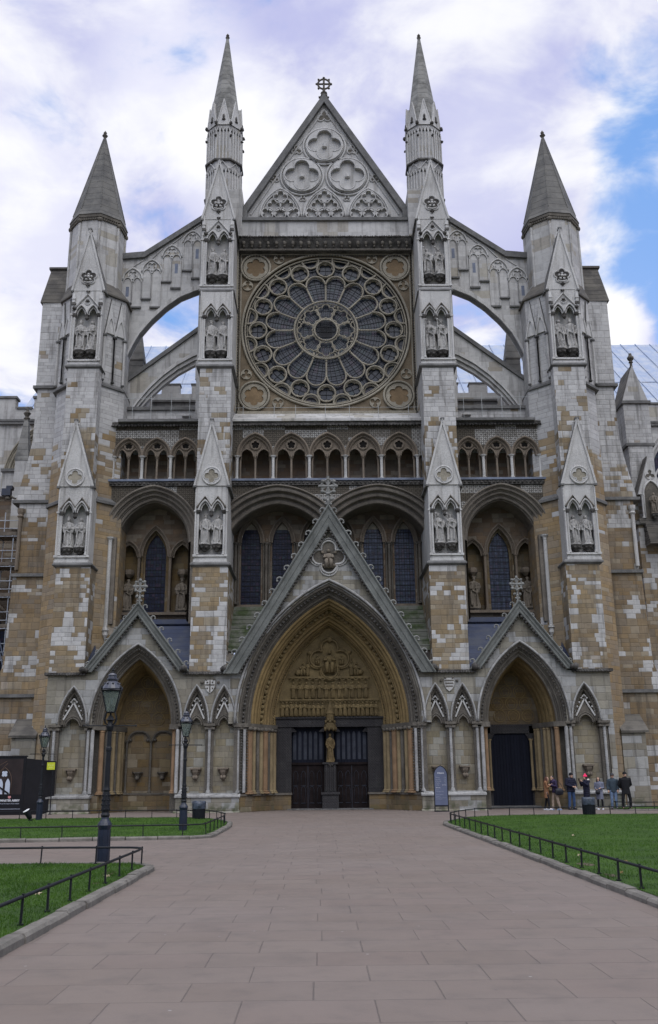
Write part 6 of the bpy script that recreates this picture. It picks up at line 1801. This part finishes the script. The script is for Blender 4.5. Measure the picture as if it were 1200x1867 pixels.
for i, (a, b_) in enumerate((('Opening','9.30'),('Last entry','3.30'),('Wednesday','6.00'),('Saturday','1.30'),('Sunday','Services'))):
    text(a, .06, (-.26,-.024,1.60-i*.09), M['textg'], r); text(b_, .06, (.26,-.024,1.60-i*.09), M['text' if i > 3 else 'textg'], r, 'RIGHT')
text('Services', .07, (-.26,-.024,1.11), M['text'], r)
for i, a in enumerate(('Matins','Evensong at 5.00','','All are welcome','to attend')):
    if a: text(a, .055, (-.26,-.024,1.01-i*.075), M['textg'], r)
for i in range(2): text('Photography is not allowed' if i == 0 else 'inside the church', .045, (-.26,-.024,.64-i*.06), M['textg'], r)
# ================================================================== yellow sign
M['yel'] = flat('yellow_sign_paint', (.42,.46,.02), .5)
r = thing('yellow_sign', 'small lime yellow sign plate on a thin black post beside the dark hoarding', 'sign', (-14.05,-.75,0))
w = MB(); w.tube([(0,0,0),(0,0,2.5)], .028, 8); w.lathe(0,0,[(.09,0),(.09,.03),(.03,.05)],8); w.build('post', M['iron'], r)
w = MB(); w.box(-.30,.10,-.05,-.03,2.16,2.52); w.build('plate', M['yel'], r)
M['pyel'] = flat('pale_yellow_lettering', (.62,.64,.28), .6)
text('Way out', .085, (-.10,-.052,2.36), M['pyel'], r, 'CENTER'); text('please', .075, (-.10,-.052,2.25), M['pyel'], r, 'CENTER')
# ================================================================== hoarding with poster
M['hoard'] = plain('black_hoarding_paint', (.004,.004,.006), .3, 2.0, rough=.55, bump=.002)
M['hoard2'] = plain('grey_black_hoarding', (.0065,.006,.008), .3, 2.0, rough=.5, bump=.002)
r = thing('hoarding', 'black site hoarding with a church poster at the far left', 'hoarding', (-16,-1.0,0))
w = MB(); w.box(-8,.65,0,.1,0,2.8); w.box(-8,.7,-.03,.1,2.8,2.86); C = w.build('front_boards', M['hoard'], r)
w = MB(); w.hexa([(.66,.0,0),(1.98,.7,0),(1.9,.8,0),(.66,.1,0),(.66,.0,2.72),(1.98,.7,2.58),(1.9,.8,2.58),(.66,.1,2.72)]); w.build('side_boards', M['hoard2'], r)
M['photo'] = plain('poster_print', (.022,.015,.015), .35, 1.2, rough=.5, bump=0)
w = MB(); w.box(-2.2,.52,-.012,-.001,.98,2.70); po_ = w.build('poster', M['photo'], r)
M['sky_p'] = flat('poster_window_print', (.40,.44,.52), .5); M['arch_p'] = flat('poster_arch_print', (.10,.06,.04), .5); M['roof_p'] = flat('poster_roof_print', (.035,.025,.03), .5)
w = MB(); A = Arch(-.37, 1.62, .36, .66); arch_tube(w, A, 0, -.015, .012, 8, z0=1.0); 
w.tube([(-2.2,-.014,2.35),(-1.0,-.014,2.2),(-.3,-.014,2.6)], .012, 4); w.tube([(-1.2,-.014,1.5),(-.25,-.014,2.5)], .01, 4); w.build('poster_arch', M['arch_p'], po_)
w = MB()
for c in (-.55,-.19): w.prism([(x,z) for x,z in Arch(c,1.45,.12,.3).pts(6)]+[(c+.12,1.0),(c-.12,1.0)], -.016, -.012)
w.prism(foil_pts(-.38,1.98,4,.085,.075,.78,6), -.016, -.012)
w.build('poster_windows', M['sky_p'], po_)
w = MB(); w.tube([(-1.2,-.02,1.75),(-.1,-.02,1.02)], .05, 4); w.build('poster_beam', M['hoard'], po_)
w = MB(); w.box(-8,.52,-.02,-.001,.28,.30); w.build('trim', M['textg'], r)
text('WESTMINSTER ABBEY', .135, (.47,-.02,.65), M['text'], r, 'RIGHT', bold=.003)
text('Faith at the heart of the nation', .085, (.47,-.02,.52), M['textg'], r, 'RIGHT', bold=.001)
M['crest'] = flat('crest_print', (.45,.2,.2), .5)
w = MB(); w.prism([(-.12,.91),(.02,.91),(.02,.83),(-.05,.77),(-.12,.83)], -.02, -.001); w.build('crest', M['crest'], r)

# ================================================================== scaffolding
M['pole'] = plain('galvanised_tube', (.35,.37,.40), .2, 5.0, rough=.4, metal=.4, bump=0); M['board'] = plain('scaffold_board', (.13,.11,.09), .3, 3.0, bump=.01)
r = thing('scaffolding', 'tube scaffolding with boards against the wall at the far left', 'scaffolding', (-20.5,6,0))
w = MB()
for x_ in (-3.6,-1.8,.15,1.2):
    for y_ in (0,1.3): w.tube([(x_,y_,0),(x_,y_,18.0 if x_ < .5 else 16)], .03, 6)
for k in range(10):
    z_ = 1.9*k+.9
    if z_ > 17.5: break
    for dz in (0,.5,1.0):
        w.tube([(-4,-.05,z_+dz),(1.5,-.05,z_+dz)], .027, 6)
    for x_ in (-3.6,-1.8,.15,1.2): w.tube([(x_,-.2,z_),(x_,1.6,z_)], .027, 6)
w.build('tubes', M['pole'], r)
w = MB()
for x_, z_ in ((-1.6,15.5),(-.3,12.0),(.5,9.0),(-1.2,6.0),(-1,2)):
    w.tube([(x_,-.1,z_+1.5),(x_+1.5,-.1,z_-3.2)], .035, 6)
w.build('braces', M['leadcap'], r)
w = MB()
for k in range(9): z_ = 1.9*k+.95; w.box(-4,1.4,.0,1.3,z_,z_+.05); w.box(-4,1.4,-.08,-.04,z_,z_+.22)
w.build('boards', M['board'], r)
# a small black camera housing on the ledge
r = thing('security_camera', 'small black camera housing on the wall at the far left', 'camera', (-18.75,3.0,17.9))
w = MB(); w.box(-.42,.1,-.2,.15,-.12,.3); w.box(-.2,.15,-.1,.3,.3,.5); w.build('housing', M['ironb'], r)
w = MB(); w.tube([(0,0,-.1),(.3,.1,-.25),(.5,.2,-.2)], .06, 6); w.blob(-.1,0,-.25,.18,.12,jit=.2); w.build('bracket', M['dark'], r)
# ================================================================== PEOPLE
SK = plain('skin', (.42,.26,.19), .12, 12.0, rough=.55, bump=.002)
def cloth(name, c): return plain(name, c, .22, 9.0, rough=.85, bump=.008, fs=40.0)
def person(label, x, y, H, face, P):
    """P: pose and clothes; metres for a 1.75 m figure, facing -Y"""
    root = thing('person', label, 'person', (x, y, 0), face)
    k = H/1.75
    st = P.get('stance', .11); fw = P.get('step', 0)
    S = lambda v: (v[0]*k, v[1]*k, v[2]*k)
    shz, shw = 1.43, P.get('sh', .19)
    lean = P.get('lean', 0)
    hipL, hipR = (-.10,0,.93), (.10,0,.93)
    kn = {-1:(-st,-.02-fw*.5,.50), 1:(st,-.02+fw*.5,.50)}; an = {-1:(-st-.01,.02-fw,.09), 1:(st+.01,.02+fw,.09)}
    hd = P.get('head', (0,-.03+lean,1.62)); arms = P['arms']
    shp = {q:(q*shw, lean, shz) for q in (-1,1)}
    b = MB()
    # torso and neck as one run of sections, limbs overlap and fuse
    prof = [(0,.10,.02,.86),(0,.165,.115,.93),(0,.15,.105,1.05),(0,.135,.10,1.15),(lean*.7,.16,.115,1.30),(lean,.17,.11,1.40),(lean,.09,.075,1.47),(lean,.055,.055,1.50)]
    v = []; f = []; n = 16
    for oy, rx, ry, z in prof:
        for i in range(n): a = 2*math.pi*i/n; v.append(S((rx*math.cos(a), oy+ry*math.sin(a), z)))
    for i in range(len(prof)-1):
        for j in range(n): j2=(j+1)%n; f.append((i*n+j,i*n+j2,(i+1)*n+j2,(i+1)*n+j))
    f.append(tuple(reversed(range(n)))); f.append(tuple(range((len(prof)-1)*n,len(prof)*n)))
    b.add(v, f)
    b.tube([S((0,lean,1.44)), S((hd[0]*.8,hd[1]*.8+lean*.2,1.54))], [.058*k,.052*k], 10)
    lump(b, hd[0]*k, hd[1]*k, (hd[2]+.01)*k, .073*k, .092*k, .105*k, 14, 9); lump(b, hd[0]*k, (hd[1]-.045)*k, (hd[2]-.065)*k, .05*k, .05*k, .048*k)
    b.tube([S((hd[0],hd[1]-.085,hd[2]+.02)), S((hd[0],hd[1]-.112,hd[2]-.02))], [.010*k,.017*k], 6)
    for q in (-1,1):
        lump(b, (hd[0]+q*.076)*k, (hd[1]+.01)*k, hd[2]*k, .012*k, .022*k, .03*k, 8, 5)
        lump(b, (hd[0]+q*.03)*k, (hd[1]-.078)*k, (hd[2]+.035)*k, .024*k, .012*k, .009*k, 8, 5)
        b.tube([S((q*.10,0,.93)), S(kn[q]), S(an[q])], [.088*k,.058*k,.04*k], 10)
        b.tube([S(an[q]), S((an[q][0]+q*.02,an[q][1]-.14,.04))], [.042*k,.03*k], 8)
        e, wr = arms[q]
        b.tube([S(shp[q]), S(e), S(wr)], [.05*k,.041*k,.029*k], 9)
        # hand: palm, four unequal bent fingers, thumb from the side
        d = (Vector(wr)-Vector(e)).normalized(); up = Vector((0,0,1)) if abs(d.z) < .8 else Vector((0,-1,0))
        sd = d.cross(up).normalized()*(1 if q > 0 else -1); nr_ = d.cross(sd).normalized()
        if nr_.z > 0: nr_ = -nr_
        w0 = Vector(wr); pc = w0+d*.055
        b.tube([S(w0-d*.01), S(w0+d*.045), S(w0+d*.085)], [.027*k,.036*k,.034*k], 8, ey=.8)
        for j, L in enumerate((.062,.072,.066,.052)):
            o_ = sd*(.030-.020*j); p0 = w0+d*.075+o_; p1 = p0+d*L*.5+nr_*.012; p2 = p1+d*L*.32+nr_*.026
            b.tube([S(p0),S(p1),S(p2)], [.010*k,.009*k,.007*k], 6)
        p0 = w0+d*.02+sd*.03; p1 = p0+d*.028+sd*.022; p2 = p1+d*.03+sd*.004+nr_*.01
        b.tube([S(p0),S(p1),S(p2)], [.012*k,.010*k,.008*k], 6)
    remeshed(b, .0095, 'body', P.get('skin', SK), root, 1)
    # eyes, brows, mouth
    w = MB()
    for q in (-1,1):
        lump(w, (hd[0]+q*.031)*k, (hd[1]-.083)*k, (hd[2]+.012)*k, .013*k, .010*k, .007*k, 8, 5)
    w.build('eyes', EYE, root)
    w = MB(); w.tube([S((hd[0]-.024,hd[1]-.087,hd[2]-.060)),S((hd[0],hd[1]-.096,hd[2]-.057)),S((hd[0]+.024,hd[1]-.087,hd[2]-.060))], .0055*k, 6, smooth=True); w.build('mouth', LIP, root)
    # hair
    h = MB(); hl = P.get('hair', 'short')
    lump(h, hd[0]*k, (hd[1]+.022)*k, (hd[2]+.035)*k, .083*k, .092*k, .092*k, 14, 9)
    if hl == 'long':
        for q in (-1,1): h.tube([S((hd[0]+q*.07,hd[1]+.0,hd[2]+.03)),S((hd[0]+q*.085,hd[1]+.02,hd[2]-.12)),S((q*.09,hd[1]+.0,hd[2]-.28))], [.035*k,.04*k,.02*k], 8)
        h.tube([S((hd[0],hd[1]+.07,hd[2]+.03)),S((0,hd[1]+.1,hd[2]-.13)),S((0,hd[1]+.12,hd[2]-.27))], [.07*k,.085*k,.05*k], 10)
    if P.get('beard'): lump(h, hd[0]*k, (hd[1]-.06)*k, (hd[2]-.085)*k, .048*k, .035*k, .035*k); 
    hair = remeshed(h, .012, 'hair', P['hairc'], root, 1)
    if P.get('hat'):
        h = MB(); z = hd[2]
        lump(h, hd[0]*k, (hd[1]+.015)*k, (z+.065)*k, .094*k, .105*k, .085*k, 14, 9)
        h.tube([(hd[0]*k+.094*k*math.cos(a*.3927), (hd[1]+.012)*k+.105*k*math.sin(a*.3927), (z+.045)*k) for a in range(16)], .018*k, 6, closed=True)
        if P['hat'] == 'cap': h.tube([S((hd[0]-.04,hd[1]-.10,z+.05)),S((hd[0]+.04,hd[1]-.10,z+.05))], .02*k, 6); h.box((hd[0]-.06)*k,(hd[0]+.06)*k,(hd[1]-.17)*k,(hd[1]-.08)*k,(z+.045)*k,(z+.06)*k)
        if P['hat'] == 'bobble': lump(h, hd[0]*k, (hd[1]+.02)*k, (z+.165)*k, .04*k, .04*k, .04*k)
        remeshed(h, .012, 'hat', P['hatc'], root, 1)
    # trousers
    t = MB()
    t.lathe(0, 0, [(.15*k,.84*k),(.172*k,.93*k),(.155*k,1.03*k)], 14, ey=.75)
    tr = P.get('trw', 1.0)
    for q in (-1,1): t.tube([S((q*.092,0,.93)), S((kn[q][0],kn[q][1],kn[q][2]+.0)), S((an[q][0],an[q][1],.06))], [.104*k*(.4+.6*tr),.074*k*tr,.062*k*tr], 12)
    remeshed(t, .012, 'trousers', P['tr'], root, 1)
    w = MB()
    for q in (-1,1):
        a = an[q]; w2 = [(a[0],a[1]+.05,.045),(a[0]+q*.005,a[1]-.04,.05),(a[0]+q*.018,a[1]-.15,.038)]
        w.tube([S(p) for p in w2], [.048*k,.052*k,.042*k], 10); w.box((a[0]-.045)*k,(a[0]+.05)*k,(a[1]-.19)*k,(a[1]+.09)*k,0.0,.022*k)
    so = remeshed(w, .011, 'shoes', P['shoes'], root, 1)
    # coat or jacket
    c = MB(); hem = P.get('hem', .88); fl = P.get('flare', 1.0); bk = P.get('bulk', 1.0)
    sec = [(0,.178*fl,.135*fl,hem),(0,.18*(1+fl)/2,.135*(1+fl)/2,(hem+1.1)/2),(0,.170*bk,.128*bk,1.10),(lean*.6,.182*bk,.132*bk,1.28),(lean,.195*bk,.128*bk,1.40),(lean,.13,.10,1.475),(lean,.078,.078,1.51)]
    if hem < .8: sec.insert(1, (0,.178*fl*.98,.135*fl*.98,hem+.12))
    v = []; f = []; n = 18
    for si, (oy, rx, ry, z) in enumerate(sec):
        for i in range(n):
            a = 2*math.pi*i/n; q = 1+.03*math.sin(5*a+si*1.7+x)
            v.append(S((rx*q*math.cos(a), oy+ry*q*math.sin(a), z)))
    for i in range(len(sec)-1):
        for j in range(n): j2=(j+1)%n; f.append((i*n+j,i*n+j2,(i+1)*n+j2,(i+1)*n+j))
    f.append(tuple(reversed(range(n)))); f.append(tuple(range((len(sec)-1)*n,len(sec)*n)))
    c.add(v, f)
    for q in (-1,1):
        e, wr = arms[q]; e = Vector(e); wr = Vector(wr); wr2 = e.lerp(wr, .93)
        c.tube([S((q*(shw-.06),lean,shz-.02)), S(shp[q]), S(e), S(wr2)], [.07*k,.078*bk*k,.064*bk*k,.05*bk*k], 11)
        if P.get('quilt'):
            for j in range(4): m_ = e.lerp(Vector(shp[q]), j/4+.1); lump(c, m_.x*k, m_.y*k, m_.z*k, .078*bk*k,.078*bk*k,.03*k)
    if P.get('quilt'):
        for j in range(int((1.42-hem)/.085)): z = hem+.04+j*.085; c.lathe(0, lean*(j/8), [(.178*bk*k,(z-.03)*k),(.193*bk*k,z*k),(.178*bk*k,(z+.03)*k)], 18, ey=.74)
    c.tube([(x_*k, y_*k, 1.50*k) for x_, y_ in [(.08*math.cos(i*.524), lean+.08*math.sin(i*.524)) for i in range(12)]], .026*k, 6, closed=True)
    remeshed(c, .013, P.get('cname', 'jacket'), P['coat'], root, 1)
    if P.get('fur'):
        w = MB()
        for i in range(20):
            a = i*.33; w.blob(.115*k*math.cos(a), (lean+.06)*k+.10*k*math.sin(a), (1.50+.02*math.sin(a))*k, .045*k, jit=.3)
        w.build('fur_collar', P['fur'], root)
    return root
EYE = flat('eye_dark', (.02,.015,.012), .3); LIP = flat('lips', (.30,.11,.09), .5)
hb = flat('black_hair', (.010,.008,.008), .5); hbr = flat('auburn_hair', (.07,.025,.012), .5)
black = cloth('black_cloth', (.008,.008,.010)); navy = cloth('navy_cloth', (.011,.012,.026)); purple = cloth('dark_purple_cloth', (.030,.022,.055)); tan = cloth('tan_coat_cloth', (.20,.10,.05))
jean = cloth('blue_denim', (.045,.08,.17)); ljean = cloth('pale_denim', (.12,.17,.26)); beige = cloth('beige_chino', (.27,.21,.16)); grey = cloth('grey_wool', (.14,.15,.20)); teal = cloth('slate_jacket', (.035,.05,.065))
pink = cloth('bright_pink_knit', (.75,.03,.12)); furm = cloth('cream_fur', (.55,.50,.45)); wht = flat('white_trainer', (.5,.52,.56), .5); dsh = flat('dark_shoe', (.012,.012,.014), .45); bluesh = flat('blue_trainer', (.20,.28,.42), .5)
down = lambda q, s=.03: ((q*.245,.02,1.15),(q*.24,-.03,.91))
person('person in a tan coat with auburn hair, leftmost of the people', 10.80,-1.15,1.63, R(75), dict(arms={-1:((-.22,-.06,1.17),(-.10,-.26,1.30)),1:((.22,-.06,1.17),(.08,-.26,1.32))}, tr=black, shoes=wht, coat=tan, cname='coat', hem=.62, flare=1.05, hair='long', hairc=hbr, head=(0,-.06,1.61), trw=.85, step=.12))
p2 = person('person in a dark purple jacket and beige trousers bending over a phone', 11.22,-1.2,1.70, R(-70), dict(arms={-1:((-.23,-.08,1.17),(-.08,-.30,1.24)),1:((.23,-.08,1.17),(.06,-.30,1.24))}, tr=beige, shoes=bluesh, coat=purple, hem=.85, hairc=hb, head=(0,-.13,1.58), lean=-.07, bulk=1.08, step=.14))
p3 = person('person in a bulky dark jacket and blue jeans looking down at their hands', 12.10,-.9,1.80, R(22), dict(arms={-1:((-.27,-.02,1.17),(-.06,-.27,1.08)),1:((.27,-.02,1.17),(.08,-.27,1.09))}, tr=jean, shoes=dsh, coat=navy, hem=.83, hairc=hb, head=(.02,-.07,1.60), hat='beanie', hatc=black, bulk=1.22, quilt=1, stance=.13))
p4 = person('person in a bright pink hat and long dark quilted coat raising a phone', 12.72,-1.5,1.68, R(-62), dict(arms={-1:((-.23,-.12,1.22),(-.08,-.33,1.42)),1:((.23,-.12,1.22),(.07,-.33,1.43))}, tr=black, shoes=dsh, coat=navy, cname='coat', hem=.55, hair='long', hairc=hb, hat='bobble', hatc=pink, fur=furm, quilt=1, bulk=1.08, head=(0,-.04,1.62)))
p5 = person('person with long black hair in a grey wool coat and black leggings', 13.42,-1.3,1.58, R(-20), dict(arms={-1:((-.22,.0,1.15),(-.14,-.20,1.08)),1:((.22,.0,1.15),(.08,-.22,1.14))}, tr=black, shoes=wht, coat=grey, cname='coat', hem=.55, flare=1.12, hair='long', hairc=hb, trw=.8, head=(-.02,-.05,1.61)))
p6 = person('person in a slate jacket, dark cap and pale jeans beside the long black coat', 14.10,-1.35,1.74, R(-8), dict(arms={-1:((-.26,.02,1.15),(-.25,-.04,.93)),1:((.26,.02,1.15),(.22,-.1,.93))}, tr=ljean, shoes=dsh, coat=teal, hem=.84, hairc=hb, hat='cap', hatc=cloth('grey_cap', (.04,.04,.045)), bulk=1.12, stance=.10))
p7 = person('bearded person in a long black coat and black beanie, rightmost of the people', 14.62,-1.7,1.80, R(4), dict(arms={-1:((-.28,.10,1.16),(-.16,.20,1.0)),1:((.30,.10,1.16),(.18,.20,1.02))}, tr=black, shoes=dsh, coat=black, cname='coat', hem=.72, flare=1.12, hairc=hb, beard=1, hat='beanie', hatc=black, bulk=1.2, stance=.18, sh=.20))
# things they carry
M['bagm'] = plain('black_bag_leather', (.010,.011,.016), .3, 8.0, rough=.45, bump=.004)
def bag(label, x, y, z, w_, h_, strap, rz=0, mat='bagm'):
    r = thing('shoulder_bag', label, 'bag', (x,y,z), rz)
    b = MB(); lump(b, 0,0,h_*.5, w_*.5, .09, h_*.5, 14, 9); b.box(-w_*.42,w_*.42,-.06,.06,.04,h_*.8); remeshed(b, .014, 'bag_body', M[mat], r, 2)
    b = MB(); b.tube(strap, .013, 6, smooth=True); b.build('strap', M[mat], r)
    return r
bag('large black shoulder bag on the hip of the person in the purple jacket', 11.36,-1.45,.70,.46,.36, [(-.20,0,.30),(-.16,.06,.55),(-.10,.16,.78),(.0,.30,.74),(.16,.1,.5),(.2,0,.3)])
bag('small dark handbag held against the grey wool coat', 13.26,-1.55,.72,.24,.24, [(-.09,0,.2),(-.02,.04,.36),(.09,.02,.2)])
M['phone'] = flat('phone_glass', (.01,.01,.012), .2)
def phone(label, x, y, z, rz):
    r = thing('phone', label, 'phone', (x,y,z), rz); b = MB(); b.box(-.038,.038,-.005,.005,-.075,.075); b.build('phone_case', M['phone'], r)
    b = MB(); b.box(-.034,.034,.0052,.0058,-.07,.07); b.build('phone_screen', EYE, r)
phone('phone held up by the person in the pink hat', 12.72-.44*math.sin(R(62)), -1.5-.44*math.cos(R(62)), 1.43, R(-62))
phone('phone held between the two people at the left of the group', 11.22-.40*math.sin(R(70)), -1.2-.40*math.cos(R(70)), 1.24, R(-70))

# ================================================================== SKY AND LIGHT
SUN_EL, SUN_AZ = 17, 12       # behind the church, a little to the right
wd = bpy.data.worlds.new("World"); scene.world = wd; wd.use_nodes = True
n = wd.node_tree; n.nodes.clear(); g = G(n)
out = n.nodes.new('ShaderNodeOutputWorld'); bg = n.nodes.new('ShaderNodeBackground'); n.links.new(bg.outputs[0], out.inputs[0])
sky = n.nodes.new('ShaderNodeTexSky'); sky.sky_type = 'NISHITA'; sky.sun_disc = False
sky.sun_elevation = R(SUN_EL); sky.sun_rotation = R(SUN_AZ); sky.altitude = 30; sky.air_density = 1.0; sky.dust_density = .6; sky.ozone_density = 2.0
STR = .10
tc = n.nodes.new('ShaderNodeTexCoord'); D = tc.outputs['Generated']; dx, dy, dz = g.sep(D)
# project on a cloud deck so that clouds flatten towards the horizon
den = g.m('ADD', g.m('MAXIMUM', dz, 0.0), .22)
cv = g.xyz(g.m('DIVIDE', dx, den), g.m('DIVIDE', dy, den), 0.0)
warp = n.nodes.new('ShaderNodeTexNoise'); g.put(warp.inputs['Vector'], cv); warp.inputs['Scale'].default_value = 1.6; warp.inputs['Detail'].default_value = 3
cv2 = n.nodes.new('ShaderNodeVectorMath'); cv2.operation = 'MULTIPLY_ADD'; g.put(cv2.inputs[0], warp.outputs['Color']); cv2.inputs[1].default_value = (.35,.35,.35); g.put(cv2.inputs[2], cv)
n1 = g.noise(cv2.outputs[0], 2.6, 7, .58); n2 = g.noise(cv2.outputs[0], 4.2, 6, .55)
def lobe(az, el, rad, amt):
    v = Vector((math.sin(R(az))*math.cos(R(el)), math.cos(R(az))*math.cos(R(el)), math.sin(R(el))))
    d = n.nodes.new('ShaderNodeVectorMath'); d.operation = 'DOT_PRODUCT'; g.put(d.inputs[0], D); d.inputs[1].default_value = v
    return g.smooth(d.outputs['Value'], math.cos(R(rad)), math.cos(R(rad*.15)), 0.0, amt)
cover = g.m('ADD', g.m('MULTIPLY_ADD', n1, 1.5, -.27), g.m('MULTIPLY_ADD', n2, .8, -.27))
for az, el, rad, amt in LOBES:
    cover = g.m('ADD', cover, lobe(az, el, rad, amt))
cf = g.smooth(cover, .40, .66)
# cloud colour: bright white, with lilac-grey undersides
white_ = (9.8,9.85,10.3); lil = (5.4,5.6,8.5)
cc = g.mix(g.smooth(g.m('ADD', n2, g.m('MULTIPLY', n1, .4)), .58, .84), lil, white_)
cc = g.mix(lobe(180, 64, 62, 1.0), cc, NORTH)  # brighter patch of unseen sky behind the camera, added to light the front
low = g.m('MAXIMUM', g.smooth(dz, .05, .45), g.smooth(dy, -.35, .1))     # low unseen north sky darkened for streets and trees, added to deepen recess shade
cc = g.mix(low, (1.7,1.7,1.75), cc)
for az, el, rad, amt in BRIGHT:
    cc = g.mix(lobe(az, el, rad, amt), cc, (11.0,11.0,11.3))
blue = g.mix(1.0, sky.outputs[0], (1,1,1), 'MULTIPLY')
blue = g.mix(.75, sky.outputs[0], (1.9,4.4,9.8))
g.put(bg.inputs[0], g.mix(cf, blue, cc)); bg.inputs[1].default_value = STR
ld = bpy.data.lights.new('sun', 'SUN'); ld.energy = SUNE; ld.angle = R(12); ld.color = (1,.95,.88)
lo = bpy.data.objects.new('sun', ld); COL.objects.link(lo)
sd = Vector((math.sin(R(SUN_AZ))*math.cos(R(SUN_EL)), math.cos(R(SUN_AZ))*math.cos(R(SUN_EL)), math.sin(R(SUN_EL))))
lo.rotation_euler = (-sd).to_track_quat('-Z', 'Y').to_euler(); lo.location = (0,60,60)

# ================================================================== CAMERA
cam = bpy.data.cameras.new('camera'); co_ = bpy.data.objects.new('camera', cam); COL.objects.link(co_); scene.camera = co_
cam.sensor_fit = 'HORIZONTAL'; cam.sensor_width = 36; cam.lens = 1707.38/1200*36; cam.clip_end = 2000; cam.clip_start = .1
Pp, Yw, Rl = R(15.844), R(.710), R(.521)
fwd = Vector((math.sin(Yw)*math.cos(Pp), math.cos(Yw)*math.cos(Pp), math.sin(Pp)))
rt = Vector((math.cos(Yw), -math.sin(Yw), 0)); up = rt.cross(fwd)
# roll
ca, sa = math.cos(Rl), math.sin(Rl)
rt2 = rt*ca-up*sa
up2 = up*ca+rt*sa
m3 = Matrix((rt2, up2, -fwd)).transposed()
co_.matrix_world = Matrix.Translation((-.577,-50,1.65)) @ m3.to_4x4()
scene.view_settings.view_transform = 'Standard'; scene.view_settings.look = 'None'; scene.view_settings.gamma = 1; scene.view_settings.exposure = EXPO
scene.render.resolution_x = 658; scene.render.resolution_y = 1024
scene.cycles.max_bounces = 6; scene.cycles.diffuse_bounces = 3
